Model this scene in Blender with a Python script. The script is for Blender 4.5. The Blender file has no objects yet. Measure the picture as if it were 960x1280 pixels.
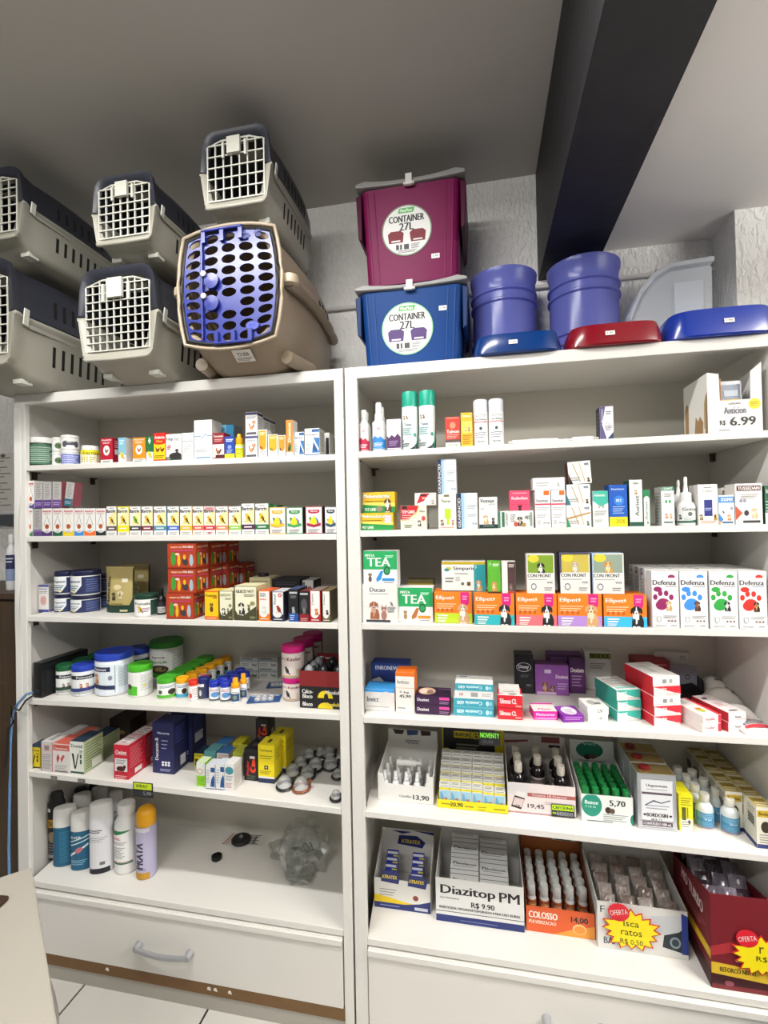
import bpy, bmesh, math, random
from mathutils import Vector, Matrix
random.seed(7)
PI = math.pi
SC = bpy.context.scene
COL = SC.collection

# ------------------------------------------------------------------ camera
EYE = Vector((0, 0, 1.532))
FPX = 607.03
FW = Vector((-0.19772722, 0.98016744, 0.01325673))
RT = Vector((0.98002429, 0.1979569, -0.01911672))
UP = Vector((0.02136184, -0.00921202, 0.99972937))
cd = bpy.data.cameras.new('camera')
cam = bpy.data.objects.new('camera', cd)
COL.objects.link(cam)
cd.sensor_fit = 'VERTICAL'
cd.sensor_height = 36
cd.sensor_width = 27
cd.lens = 36 * FPX / 1280
cd.clip_start = 0.02
cam.matrix_world = Matrix(((RT.x, UP.x, -FW.x, EYE.x), (RT.y, UP.y, -FW.y, EYE.y), (RT.z, UP.z, -FW.z, EYE.z), (0, 0, 0, 1)))
SC.camera = cam

# ------------------------------------------------------------------ world, lamps, exposure
wd = bpy.data.worlds.new('world')
SC.world = wd
wd.use_nodes = True
wd.node_tree.nodes['Background'].inputs[0].default_value = (1.0, 0.985, 0.96, 1)
wd.node_tree.nodes['Background'].inputs[1].default_value = 0.17
SC.view_settings.view_transform = 'Standard'
SC.view_settings.look = 'None'
SC.view_settings.gamma = 1
SC.view_settings.use_curve_mapping = False
SC.view_settings.exposure = 0.22


def area_light(name, loc, sx, sy, power, rot=(0, 0, 0), color=(1, 0.985, 0.955)):
    l = bpy.data.lights.new(name, 'AREA')
    l.shape = 'RECTANGLE'
    l.size, l.size_y = sx, sy
    l.energy = power
    l.color = color
    o = bpy.data.objects.new(name, l)
    COL.objects.link(o)
    o.location = loc
    o.rotation_euler = rot
    return o


# tube lamp on the ceiling above the counter, a second one in the bay right of the beam
area_light('tube_light', (-0.62, 0.62, 2.66), 1.15, 0.07, 30)
area_light('tube_light', (-0.85, -0.75, 2.62), 1.15, 0.12, 19, rot=(0.75, 0, 0))
area_light('tube_light', (1.75, 0.25, 2.18), 0.07, 1.15, 34)
area_light('tube_light', (1.75, 0.25, 2.20), 0.07, 1.15, 105, rot=(PI, 0, 0))

# ------------------------------------------------------------------ projection helpers (measuring)
def ray(x, y):
    return FW + RT * ((x - 480) / FPX) - UP * ((y - 640) / FPX)


def PY(x, y, Y):
    r = ray(x, y)
    return EYE + r * (Y / r.y)


def PZ(x, y, z):
    r = ray(x, y)
    return EYE + r * ((z - EYE.z) / r.z)


# ------------------------------------------------------------------ materials
def lin(h):
    h = h.lstrip('#')
    if len(h) == 3:
        h = ''.join(c * 2 for c in h)
    r = [int(h[i:i + 2], 16) / 255 for i in (0, 2, 4)]
    return tuple((c / 12.92 if c <= 0.04045 else ((c + 0.055) / 1.055) ** 2.4) for c in r) + (1,)


_M = {}


def mat(h, rough=0.5, metal=0.0, spec=0.5, bump=0, bscale=60, trans=0.0, var=0.0):
    k = (h, rough, metal, spec, bump, bscale, trans, var)
    if k in _M:
        return _M[k]
    m = bpy.data.materials.new('mat_' + h.strip('#'))
    m.use_nodes = True
    nt = m.node_tree
    b = nt.nodes['Principled BSDF']
    b.inputs['Base Color'].default_value = lin(h)
    b.inputs['Roughness'].default_value = rough
    b.inputs['Metallic'].default_value = metal
    b.inputs['Specular IOR Level'].default_value = spec
    if trans:
        b.inputs['Transmission Weight'].default_value = trans
        b.inputs['IOR'].default_value = 1.25
    if bump or var:
        tc = nt.nodes.new('ShaderNodeTexCoord')
        n = nt.nodes.new('ShaderNodeTexNoise')
        n.inputs['Scale'].default_value = bscale
        n.inputs['Detail'].default_value = 4
        nt.links.new(tc.outputs['Object'], n.inputs['Vector'])
        if bump:
            bp = nt.nodes.new('ShaderNodeBump')
            bp.inputs['Strength'].default_value = bump
            bp.inputs['Distance'].default_value = 0.004
            nt.links.new(n.outputs['Fac'], bp.inputs['Height'])
            nt.links.new(bp.outputs['Normal'], b.inputs['Normal'])
        if var:
            mx = nt.nodes.new('ShaderNodeMixRGB')
            c = lin(h)
            mx.inputs[1].default_value = c
            mx.inputs[2].default_value = tuple(q * (1 - var) for q in c[:3]) + (1,)
            nt.links.new(n.outputs['Fac'], mx.inputs[0])
            nt.links.new(mx.outputs[0], b.inputs['Base Color'])
    _M[k] = m
    return m


def clear(h='#ffffff', diff=0.12, gloss=0.12, key='clear'):
    k = (key, h, diff, gloss)
    if k in _M:
        return _M[k]
    m = bpy.data.materials.new('clear_plastic_' + h.strip('#'))
    m.use_nodes = True
    nt = m.node_tree
    nt.nodes.clear()
    out = nt.nodes.new('ShaderNodeOutputMaterial')
    t = nt.nodes.new('ShaderNodeBsdfTransparent')
    t.inputs[0].default_value = lin(h)
    d = nt.nodes.new('ShaderNodeBsdfDiffuse')
    d.inputs[0].default_value = lin(h)
    g = nt.nodes.new('ShaderNodeBsdfGlossy')
    g.inputs['Roughness'].default_value = 0.12
    m1 = nt.nodes.new('ShaderNodeMixShader')
    m1.inputs[0].default_value = diff
    m2 = nt.nodes.new('ShaderNodeMixShader')
    lw = nt.nodes.new('ShaderNodeLayerWeight')
    lw.inputs['Blend'].default_value = gloss * 2
    nt.links.new(lw.outputs['Facing'], m2.inputs[0])
    nt.links.new(t.outputs[0], m1.inputs[1])
    nt.links.new(d.outputs[0], m1.inputs[2])
    nt.links.new(m1.outputs[0], m2.inputs[1])
    nt.links.new(g.outputs[0], m2.inputs[2])
    nt.links.new(m2.outputs[0], out.inputs[0])
    _M[k] = m
    return m


def M_(c, **kw):
    return c if isinstance(c, bpy.types.Material) else mat(c, **kw)


# ------------------------------------------------------------------ object helpers
def link(name, me, parent=None, loc=None, rz=None):
    o = bpy.data.objects.new(name, me)
    COL.objects.link(o)
    if parent is not None:
        o.parent = parent
    if loc is not None:
        o.location = loc
    if rz is not None:
        o.rotation_euler[2] = rz
    return o


def tag(o, label=None, cat=None, group=None, kind=None):
    if label:
        o['label'] = label
    if cat:
        o['category'] = cat
    if group:
        o['group'] = group
    if kind:
        o['kind'] = kind
    return o


def thing(name, label, cat, loc=(0, 0, 0), rz=0, group=None):
    return tag(link(name, None, None, loc, rz), label, cat, group)


def dup(root, loc, rz=None, label=None, group=None):
    r = root.copy()
    COL.objects.link(r)
    r.location = loc
    if rz is not None:
        r.rotation_euler[2] = rz
    if label:
        r['label'] = label
    if group:
        r['group'] = group
    for ch in list(root.children):
        c = ch.copy()
        COL.objects.link(c)
        c.parent = r
        for g in list(ch.children):
            d = g.copy()
            COL.objects.link(d)
            d.parent = c
    return r


class MB:
    """collects vertices and faces of one mesh"""

    def __init__(s):
        s.v, s.f, s.m, s.mats = [], [], [], []

    def mi(s, c, **kw):
        m = M_(c, **kw)
        if m not in s.mats:
            s.mats.append(m)
        return s.mats.index(m)

    def add(s, vs, fs, c, **kw):
        i = s.mi(c, **kw)
        o = len(s.v)
        s.v += [tuple(q) for q in vs]
        s.f += [tuple(o + k for k in f) for f in fs]
        s.m += [i] * len(fs)

    def box(s, x0, x1, y0, y1, z0, z1, c, top=None, side=None, mx=None):
        vs = [(x0, y0, z0), (x1, y0, z0), (x1, y1, z0), (x0, y1, z0), (x0, y0, z1), (x1, y0, z1), (x1, y1, z1), (x0, y1, z1)]
        if mx is not None:
            vs = [mx @ Vector(q) for q in vs]
        s.add(vs, [(0, 1, 5, 4), (2, 3, 7, 6)], c)
        s.add(vs, [(1, 2, 6, 5), (3, 0, 4, 7)], side or c)
        s.add(vs, [(4, 5, 6, 7), (0, 3, 2, 1)], top or c)

    def prism(s, poly, y0, y1, c, axis='y'):
        """poly in XZ, extruded along Y (axis y) or poly in XY extruded in Z (axis z), or YZ along X"""
        n = len(poly)
        if axis == 'y':
            vs = [(a, y0, b) for a, b in poly] + [(a, y1, b) for a, b in poly]
        elif axis == 'z':
            vs = [(a, b, y0) for a, b in poly] + [(a, b, y1) for a, b in poly]
        else:
            vs = [(y0, a, b) for a, b in poly] + [(y1, a, b) for a, b in poly]
        fs = [tuple(range(n)), tuple(range(2 * n - 1, n - 1, -1))] + [(i, (i + 1) % n, n + (i + 1) % n, n + i) for i in range(n)]
        s.add(vs, fs, c)

    def lathe(s, prof, c, segs=24, sx=1, sy=1, cx=0, cy=0, z0=0, cap=True):
        vs, fs = [], []
        for r, z in prof:
            for k in range(segs):
                a = 2 * PI * k / segs
                vs.append((cx + r * sx * math.cos(a), cy + r * sy * math.sin(a), z0 + z))
        n = len(prof)
        for i in range(n - 1):
            for k in range(segs):
                k2 = (k + 1) % segs
                fs.append((i * segs + k, i * segs + k2, (i + 1) * segs + k2, (i + 1) * segs + k))
        if cap:
            fs.append(tuple(range(segs - 1, -1, -1)))
            fs.append(tuple((n - 1) * segs + k for k in range(segs)))
        s.add(vs, fs, c)

    def tube(s, pts, r, c, segs=8, closed=False):
        pts = [Vector(q) for q in pts]
        n = len(pts)
        vs, fs = [], []
        for i, q in enumerate(pts):
            a = pts[(i - 1) % n] if (closed or i > 0) else q
            b = pts[(i + 1) % n] if (closed or i < n - 1) else q
            t = (b - a).normalized()
            u = t.cross(Vector((0, 0, 1)))
            if u.length < 0.05:
                u = t.cross(Vector((0, 1, 0)))
            u.normalize()
            w = t.cross(u)
            rr = r[i] if isinstance(r, (list, tuple)) else r
            for k in range(segs):
                an = 2 * PI * k / segs
                vs.append(q + (u * math.cos(an) + w * math.sin(an)) * rr)
        m = n if closed else n - 1
        for i in range(m):
            j = (i + 1) % n
            for k in range(segs):
                k2 = (k + 1) % segs
                fs.append((i * segs + k, i * segs + k2, j * segs + k2, j * segs + k))
        if not closed:
            fs.append(tuple(range(segs - 1, -1, -1)))
            fs.append(tuple((n - 1) * segs + k for k in range(segs)))
        s.add(vs, fs, c)

    def mesh(s, name, smooth=None, bevel=0, bseg=1):
        me = bpy.data.meshes.new(name)
        me.from_pydata(s.v, [], s.f)
        for m in s.mats:
            me.materials.append(m)
        me.polygons.foreach_set('material_index', s.m)
        bm = bmesh.new()
        bm.from_mesh(me)
        bmesh.ops.recalc_face_normals(bm, faces=bm.faces)
        if bevel:
            es = [e for e in bm.edges if len(e.link_faces) == 2 and e.calc_face_angle(0) > 0.6]
            bmesh.ops.bevel(bm, geom=es, offset=bevel, segments=bseg, affect='EDGES', profile=0.5, clamp_overlap=True)
        if smooth:
            for f in bm.faces:
                f.smooth = True
            for e in bm.edges:
                if len(e.link_faces) == 2 and e.calc_face_angle(0) > smooth:
                    e.smooth = False
        bm.to_mesh(me)
        bm.free()
        me.update()
        return me

    def obj(s, name, parent=None, loc=None, rz=None, smooth=None, bevel=0, bseg=1):
        return link(name, s.mesh(name, smooth, bevel, bseg), parent, loc, rz)


# ------------------------------------------------------------------ flat print (lettering, pictures) laid on a face
_T = {}


def glyphs(txt):
    if txt in _T:
        return _T[txt]
    cu = bpy.data.curves.new('lettering', 'FONT')
    cu.body = txt
    cu.resolution_u = 2
    ob = bpy.data.objects.new('lettering', cu)
    me = bpy.data.meshes.new_from_object(ob)
    vs = [(v.co.x, v.co.y) for v in me.vertices]
    fs = [tuple(p.vertices) for p in me.polygons]
    bpy.data.objects.remove(ob)
    bpy.data.curves.remove(cu)
    bpy.data.meshes.remove(me)
    if not vs:
        _T[txt] = ([], [])
        return _T[txt]
    x0, x1 = min(v[0] for v in vs), max(v[0] for v in vs)
    y0, y1 = min(v[1] for v in vs), max(v[1] for v in vs)
    vs = [((a - x0) / max(x1 - x0, 1e-6) - 0.5, (b - y0) / max(y1 - y0, 1e-6) - 0.5) for a, b in vs]
    _T[txt] = (vs, fs)
    return _T[txt]


class Print:
    """2-D canvas of width w and height h (metres); u,v are fractions, origin lower left"""

    def __init__(s, w, h):
        s.w, s.h, s.items = w, h, []

    def poly(s, pts, c):
        s.items.append(([(a * s.w, b * s.h) for a, b in pts], [tuple(range(len(pts)))], c))

    def r(s, u0, v0, u1, v1, c):
        s.poly([(u0, v0), (u1, v0), (u1, v1), (u0, v1)], c)

    def e(s, u, v, ru, rv, c, n=20, rot=0, a0=0, a1=2 * PI):
        # radii as fraction of width (ru) and of width too when rv is None
        rx = ru * s.w
        ry = (rv * s.h) if rv is not None else rx
        cr, sr = math.cos(rot), math.sin(rot)
        pts = []
        for k in range(n):
            t = a0 + (a1 - a0) * k / (n if a1 - a0 > 6.2 else n - 1)
            x, y = rx * math.cos(t), ry * math.sin(t)
            pts.append((u * s.w + x * cr - y * sr, v * s.h + x * sr + y * cr))
        s.items.append((pts, [tuple(range(n))], c))

    def t(s, txt, u, v, L, H, c, rot=0):
        vs, fs = glyphs(txt)
        q = rot % 180 == 90
        lx = L * (s.h if q else s.w)
        ly = H * (s.w if q else s.h)
        a = math.radians(rot)
        ca, sa = math.cos(a), math.sin(a)
        e = min(ly * .045, lx * .02)      # two offset strikes make the lettering bold
        for dx in (-e, e):
            s.items.append(([(u * s.w + (x * lx + dx) * ca - y * ly * sa, v * s.h + (x * lx + dx) * sa + y * ly * ca) for x, y in vs], fs, c))

    def ln(s, u0, u1, v, n, dv, c, th=0.25):
        vs, fs = [], []
        for k in range(n):
            e = u1 - (u1 - u0) * (0.28 * ((k * 37) % 5) / 5)
            a, b = v - k * dv, v - k * dv - dv * th
            o = len(vs)
            vs += [(u0 * s.w, b * s.h), (e * s.w, b * s.h), (e * s.w, a * s.h), (u0 * s.w, a * s.h)]
            fs.append((o, o + 1, o + 2, o + 3))
        s.items.append((vs, fs, c))

    def dog(s, u, v, k, c1, c2, c3='#1a1512'):
        a = s.w / s.h

        def E(x, y, rx, ry, c, n=16, rot=0):
            s.e(u + x * k, v + y * k * a, rx * k, ry * k * a, c, n, rot)

        def P(pts, c):
            s.poly([(u + x * k, v + y * k * a) for x, y in pts], c)
        P([(-.24, 0), (.28, 0), (.30, .28), (.20, .58), (-.12, .62), (-.22, .36)], c1)          # haunch and back
        P([(-.20, .62), (.10, .62), (.08, .26), (-.04, .14), (-.16, .28)], c2)                   # chest
        P([(-.18, 0), (-.06, 0), (-.07, .40), (-.16, .40)], c1)
        P([(.00, 0), (.11, 0), (.10, .36), (.02, .36)], c1)
        E(-.12, .02, .08, .035, c2, 10)
        E(.06, .02, .08, .035, c2, 10)
        P([(-.20, .92), (-.12, 1.0), (.06, 1.0), (.15, .92), (.13, .74), (.04, .60), (-.10, .60), (-.19, .74)], c1)
        P([(-.20, .94), (-.27, .88), (-.29, .70), (-.24, .63), (-.18, .76)], c1)                 # hanging ears
        P([(.15, .94), (.22, .88), (.24, .70), (.19, .63), (.13, .76)], c1)
        P([(-.11, .78), (.05, .78), (.06, .62), (-.02, .55), (-.12, .62)], c2)                   # muzzle
        P([(-.045, .98), (-.01, .98), (.01, .78), (-.065, .78)], c2)
        E(-.03, .68, .042, .03, c3, 8)
        E(-.10, .83, .024, .024, c3, 8)
        E(.045, .83, .024, .024, c3, 8)

    def cat(s, u, v, k, c1, c2):
        a = s.w / s.h
        s.e(u, v + 0.3 * k * a, 0.2 * k, 0.33 * k * a, c1)
        s.poly([(u - .2 * k, v + .75 * k * a), (u - .17 * k, v + 1.05 * k * a), (u - .03 * k, v + .85 * k * a)], c1)
        s.poly([(u + .2 * k, v + .75 * k * a), (u + .17 * k, v + 1.05 * k * a), (u + .03 * k, v + .85 * k * a)], c1)
        s.e(u, v + 0.74 * k * a, 0.19 * k, 0.17 * k * a, c1)
        s.e(u, v + 0.68 * k * a, 0.09 * k, 0.07 * k * a, c2, n=10)
        s.e(u - .08 * k, v + .78 * k * a, 0.03 * k, .03 * k * a, '#20201a', n=8)
        s.e(u + .08 * k, v + .78 * k * a, 0.03 * k, .03 * k * a, '#20201a', n=8)

    def bird(s, u, v, k, c1, c2='#3a2b10'):
        a = s.w / s.h
        s.poly([(u + .1 * k, v + .4 * k * a), (u + .5 * k, v - .05 * k * a), (u + .36 * k, v - .08 * k * a), (u + .0 * k, v + .3 * k * a)], c2)
        s.e(u, v + .5 * k * a, .26 * k, .42 * k * a, c1, rot=0.45)
        s.e(u + .1 * k, v + .42 * k * a, .11 * k, .3 * k * a, c2, rot=0.5, n=12)
        s.e(u - .16 * k, v + .86 * k * a, .17 * k, .16 * k * a, c1, n=14)
        s.poly([(u - .3 * k, v + .9 * k * a), (u - .45 * k, v + .82 * k * a), (u - .29 * k, v + .78 * k * a)], '#5a4a30')
        s.e(u - .2 * k, v + .9 * k * a, .03 * k, .03 * k * a, '#111111', n=6)
        s.poly([(u - .4 * k, v + .06 * k * a), (u + .4 * k, v + .14 * k * a), (u + .4 * k, v + .18 * k * a), (u - .4 * k, v + .1 * k * a)], '#6a5238')

    def rooster(s, u, v, k, c1, c2):
        a = s.w / s.h
        s.e(u, v + .4 * k * a, .3 * k, .26 * k * a, c1)
        s.e(u + .28 * k, v + .6 * k * a, .12 * k, .3 * k * a, c2, rot=-0.6)
        s.e(u - .24 * k, v + .66 * k * a, .11 * k, .24 * k * a, c1, rot=0.3)
        s.e(u - .3 * k, v + .88 * k * a, .1 * k, .1 * k * a, '#c22a1e')
        s.r(u - .08 * k, v, u - .03 * k, v + .2 * k * a, '#c79a30')
        s.r(u + .06 * k, v, u + .11 * k, v + .2 * k * a, '#c79a30')

    def paw(s, u, v, k, c):
        a = s.w / s.h
        s.e(u, v, .3 * k, .24 * k * a, c)
        for dx, dy in ((-.38, .3), (-.14, .5), (.14, .5), (.38, .3)):
            s.e(u + dx * k, v + dy * k * a, .11 * k, .15 * k * a, c, n=12)

    def drop(s, u, v, k, c):
        a = s.w / s.h
        s.e(u, v, k, k * a, c, n=20, a0=2.5 - PI / 1.0, a1=2.5 - PI + PI * 1.41)
        s.poly([(u - k * .82, v + k * .55 * a), (u + k * .82, v + k * .55 * a), (u, v + 2.3 * k * a)], c)
        s.e(u, v, k, k * a, c)

    def run(s, ops):
        for o in ops:
            getattr(s, o[0])(*o[1:])

    def build(s, name, parent, mapf, slices=None):
        mb = MB()
        for k, (pts, fs, c) in enumerate(s.items):
            off = 0.0004 + 0.00005 * k
            used = [(min(max(a, .0002), s.w - .0002), min(max(b, .0002), s.h - .0002)) for a, b in pts]
            mb.add([(a, b, off) for a, b in used], fs, c, rough=0.55)
        if not mb.v:
            return None
        me = bpy.data.meshes.new(name)
        me.from_pydata(mb.v, [], mb.f)
        for m in mb.mats:
            me.materials.append(m)
        me.polygons.foreach_set('material_index', mb.m)
        if slices:
            bm = bmesh.new()
            bm.from_mesh(me)
            for x in slices:
                bmesh.ops.bisect_plane(bm, geom=bm.verts[:] + bm.edges[:] + bm.faces[:], plane_co=(x, 0, 0), plane_no=(1, 0, 0))
            bm.to_mesh(me)
            bm.free()
        for v in me.vertices:
            v.co = mapf(*v.co)
        me.update()
        return link(name, me, parent)


def flat_print(parent, name, w, h, ops, face, W=0, D=0, H=0):
    """face: front/right/left/top of a box W x D x H standing on its origin (base centre)"""
    p = Print(w, h)
    p.run(ops)
    f = {'front': lambda a, b, o: (a - w / 2, -D / 2 - o, b),
         'right': lambda a, b, o: (W / 2 + o, a - w / 2, b),
         'left': lambda a, b, o: (-W / 2 - o, w / 2 - a, b),
         'top': lambda a, b, o: (a - w / 2, b - h / 2, H + o)}[face]
    return p.build(name, parent, f)


def round_print(parent, name, r, arc, z0, z1, ops, sy=1.0, mid=0.0):
    """print wrapped on an upright (elliptic) cylinder; arc in radians about the -Y direction turned by mid"""
    w = r * arc
    p = Print(w, z1 - z0)
    p.run(ops)
    n = max(4, int(arc / 0.3))

    def f(a, b, o):
        t = a / r - arc / 2 + mid
        return ((r + o) * math.sin(t), -(r * sy + o) * math.cos(t), z0 + b)
    return p.build(name, parent, f, [w * (k + 1) / n for k in range(n - 1)])


# ------------------------------------------------------------------ shelves: height of each shelf top along X
K = 1.4 / 1.2
FRONT = 1.40          # front plane of both shelving units
BACK = 1.765          # face of their back boards
WALL = 1.785
SHL = {1: (.177, .168), 2: (-.033, -.037), 3: (-.268, -.266), 4: (-.512, -.499), 5: (-.723, -.738), 6: (-1.041, -1.044)}
SHR = {1: (.171, .176), 2: (-.030, -.029), 3: (-.265, -.258), 4: (-.501, -.492), 5: (-.738, -.744), 6: (-1.056, -1.057)}
LX0, LX1 = -1.5435, -0.4285
RX0, RX1 = -0.357, 0.728
TOPZ = EYE.z + .388 * K


def shz(row, X):
    a, b = (SHL if row[0] == 'L' else SHR)[int(row[1])]
    x0, x1 = (LX0, LX1) if row[0] == 'L' else (RX0, RX1)
    t = (X - x0) / (x1 - x0)
    return EYE.z + K * (a + (b - a) * t)


def shY(row, x, y):
    z = shz(row, -1.0 if row[0] == 'L' else 0.2)
    for _ in range(4):
        q = PZ(x, y, z)
        z = shz(row, q.x)
    return min(max(q.y, FRONT + 0.004), BACK - 0.03)

# ------------------------------------------------------------------ the room
def plaster(name, h, strength, sx, sy, sz, rough=0.8):
    m = bpy.data.materials.new(name)
    m.use_nodes = True
    nt = m.node_tree
    b = nt.nodes['Principled BSDF']
    b.inputs['Base Color'].default_value = lin(h)
    b.inputs['Roughness'].default_value = rough
    tc = nt.nodes.new('ShaderNodeTexCoord')
    mp = nt.nodes.new('ShaderNodeMapping')
    mp.inputs['Scale'].default_value = (sx, sy, sz)
    n = nt.nodes.new('ShaderNodeTexNoise')
    n.inputs['Scale'].default_value = 1
    n.inputs['Detail'].default_value = 3
    n.inputs['Distortion'].default_value = 0.6
    rp = nt.nodes.new('ShaderNodeValToRGB')
    rp.color_ramp.elements[0].position = 0.42
    rp.color_ramp.elements[1].position = 0.6
    bp = nt.nodes.new('ShaderNodeBump')
    bp.inputs['Strength'].default_value = strength
    bp.inputs['Distance'].default_value = 0.006
    nt.links.new(tc.outputs['Object'], mp.inputs[0])
    nt.links.new(mp.outputs[0], n.inputs['Vector'])
    nt.links.new(n.outputs['Fac'], rp.inputs[0])
    nt.links.new(rp.outputs[0], bp.inputs['Height'])
    nt.links.new(bp.outputs[0], b.inputs['Normal'])
    return m


WALLM = plaster('textured_plaster', '#eeece8', 0.55, 75, 75, 32)
CEIL_SHADED = plaster('ceiling_paint_shaded', '#b9b5ae', 0.02, 30, 30, 30)  # white ceiling darkened: the left bay's weak light is put into the colour
CEIL_LIT = plaster('ceiling_paint_lit', '#e6e2dc', 0.02, 30, 30, 30)  # lit copy of the ceiling paint for the brighter right bay
BEAMM = plaster('black_beam_paint', '#121214', 0.12, 20, 20, 20, 0.6)


def struct(name, mb, **kw):
    return tag(mb.obj(name, **kw), kind='structure')


CZL, CZR, BMZ = EYE.z + 1.211, EYE.z + 0.907, EYE.z + 0.83
m = MB(); m.box(-4.2, 3.0, WALL, WALL + 0.15, 0, 2.9, WALLM); struct('wall_back', m)
m = MB(); m.box(-4.2, 0.212, -1.6, WALL, CZL, CZL + 0.1, CEIL_SHADED); struct('ceiling', m)
m = MB(); m.box(0.392, 3.0, -1.6, WALL, CZR, CZR + 0.1, CEIL_LIT); struct('ceiling', m)
m = MB(); m.box(0.212, 0.392, -1.6, WALL, BMZ, 2.9, BEAMM); struct('trim_1', m, bevel=0.004)
m = MB(); m.box(0.764, 1.5, 1.632, WALL, 0, CZR, WALLM); struct('wall_column', m, bevel=0.004)
# conduit along the wall
m = MB(); m.tube([(-2.5, WALL - 0.012, EYE.z + .803), (0.77, WALL - 0.012, EYE.z + .803)], 0.008, '#d3d0ca', segs=8)
for x in (-0.62, 0.3, 0.6):
    m.box(x - .012, x + .012, WALL - 0.022, WALL, EYE.z + .79, EYE.z + .816, '#c9c6c0')
struct('trim_2', m, smooth=0.6)

# floor: white tiles with black joints, each tile near the unit is its own piece
m = MB(); m.box(-4.2, 3.0, -1.6, WALL, -0.08, -0.004, mat('#1b1a19', rough=0.9))
flo = struct('floor', m)
tm = mat('#cfccc5', rough=0.28, var=0.08, bscale=9)
m = MB(); m.box(-0.222, 0.222, -0.222, 0.222, -0.004, 0.0, tm)
tile = m.mesh('tile', bevel=0.0015)
for i in range(7):
    for j in range(7):
        link('tile', tile, flo, (-2.46 + i * 0.452, -1.34 + j * 0.452 + 0.03, 0))

# ------------------------------------------------------------------ shelving units
WH = mat('#e0ddd7', rough=0.42, bump=0.03, bscale=25)
WH2 = mat('#d8d4c8', rough=0.45)
DARKPIN = mat('#4a3322', rough=0.5)
BROWN = mat('#7a5a36', rough=0.7, var=0.25, bscale=30)


def unit(label, xo0, xi0, xi1, xo1, SH, side, zc, postw):
    u = thing('shelving_unit', label, 'shelving unit', ((xo0 + xo1) / 2, (FRONT + BACK) / 2, 0), 0, 'white shelving units along the wall')
    ox, oy = u.location.x, u.location.y

    def bx(name, x0, x1, y0, y1, z0, z1, mt=WH, parent=u, bevel=0.0012):
        b = MB(); b.box(x0 - ox, x1 - ox, y0 - oy, y1 - oy, z0, z1, mt)
        return b.obj(name, parent, bevel=bevel)
    T = TOPZ
    fh = 0.034
    # side boards behind the face frame, back board, top board
    bx('side_panel', xo0 + .002, xi0 - 0.034, FRONT + 0.018, BACK, 0, T - 0.018)
    bx('side_panel', xi1 + 0.006 if side == 'L' else xi1 + 0.002, xo1 - .002, FRONT + 0.018, BACK, 0, T - 0.018)
    bx('back_panel', xo0 + .002, xo1 - .002, BACK, BACK + 0.012, 0.05, T - 0.018, WH2)
    bx('top_panel', xo0, xo1, FRONT + 0.016, BACK + 0.012, T - 0.018, T)
    # face frame with mitred corners
    def frame(name, poly):
        b = MB(); b.prism([(x - ox, z) for x, z in poly], FRONT - 0.002 - oy, FRONT + 0.016 - oy, WH)
        return b.obj(name, u, bevel=0.0012)
    frame('face_frame', [(xo0, 0), (xi0, 0), (xi0, T - fh), (xo0, T)])
    frame('face_frame', [(xi1, 0), (xo1, 0), (xo1, T), (xi1, T - fh)])
    frame('face_frame', [(xo0, T), (xi0, T - fh), (xi1, T - fh), (xo1, T)])
    # shelves
    for n in range(1, 7):
        za, zb = EYE.z + K * SH[n][0], EYE.z + K * SH[n][1]
        th = 0.0185 if n < 6 else 0.02
        e = 0.0 if side == 'L' else 0.02
        b = MB()
        x0, x1 = xi0 + .0005, xi1 - .0005
        y0, y1 = FRONT - oy, BACK - 0.0005 - oy
        vs = []
        for z in (-th, 0):
            vs += [(x0 - ox, y0, za + z), (x1 - ox, y0, zb + z), (x1 - ox, y1, zb + z), (x0 - ox, y1, za + z)]
        # boards reach past the frame to the side boards
        sl = (zb - za) / (xi1 - xi0)
        for q in (3, 7):
            vs[q] = (xi0 - 0.034 - ox, vs[q][1], vs[q][2] - sl * .034)
        ex = 0.006 if side == 'L' else 0.002
        for q in (2, 6):
            vs[q] = (xi1 + ex - ox, vs[q][1], vs[q][2] + sl * ex)
        b.add(vs, [(0, 1, 2, 3), (4, 7, 6, 5), (0, 4, 5, 1), (1, 5, 6, 2), (2, 6, 7, 3), (3, 7, 4, 0)], WH)
        s = b.obj('shelf', u, bevel=0.0012)
        if n < 6:   # dark plastic shelf brackets below
            for px, py in ((xi0 - 0.030, FRONT + 0.05), (xi0 - 0.030, BACK - 0.05), (xi1 + 0.0 if side == 'L' else xi1 - 0.010, BACK - 0.05)):
                z = za if px < ox else zb
                b = MB(); b.box(px - ox, px - ox + 0.010, py - oy, py - oy + 0.014, z - th - 0.026, z - th, DARKPIN)
                b.box(px - ox, px - ox + 0.022, py - oy - .003, py - oy + 0.017, z - th - 0.004, z - th, DARKPIN)
                b.obj('shelf_bracket', s, bevel=0.0008)
    # drawer and plinth
    z6 = EYE.z + K * min(SH[6]) - 0.02
    zd = zc
    d = bx('drawer', xi0 + 0.003, xi1 - 0.004, FRONT - 0.004, FRONT + 0.016, zd, z6 - 0.004, bevel=0.003)
    m_ = MB(); m_.box(xi0 + 0.003 - ox, xi1 - 0.004 - ox, FRONT - 0.011 - oy, FRONT - 0.004 - oy, z6 - 0.022, z6 - 0.006, WH)
    m_.obj('drawer_lip', d, bevel=0.004, bseg=2)
    return u, d, ox, oy, z6


zdl = PY(59, 1190, FRONT).z
zdl2 = PY(61, 1204, FRONT).z
uL, dL, oxL, oyL, z6L = unit('white shelving unit under the pet carriers, with a brown kick strip', -1.588, LX0, LX1, -0.4005, SHL, 'L', zdl, .04)
b = MB(); b.box(LX0 - oxL, LX1 - oxL, FRONT - .003 - oyL, FRONT + .03 - oyL, zdl2, zdl - 0.0005, BROWN); b.obj('kick_strip', uL, bevel=0.001)
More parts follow.
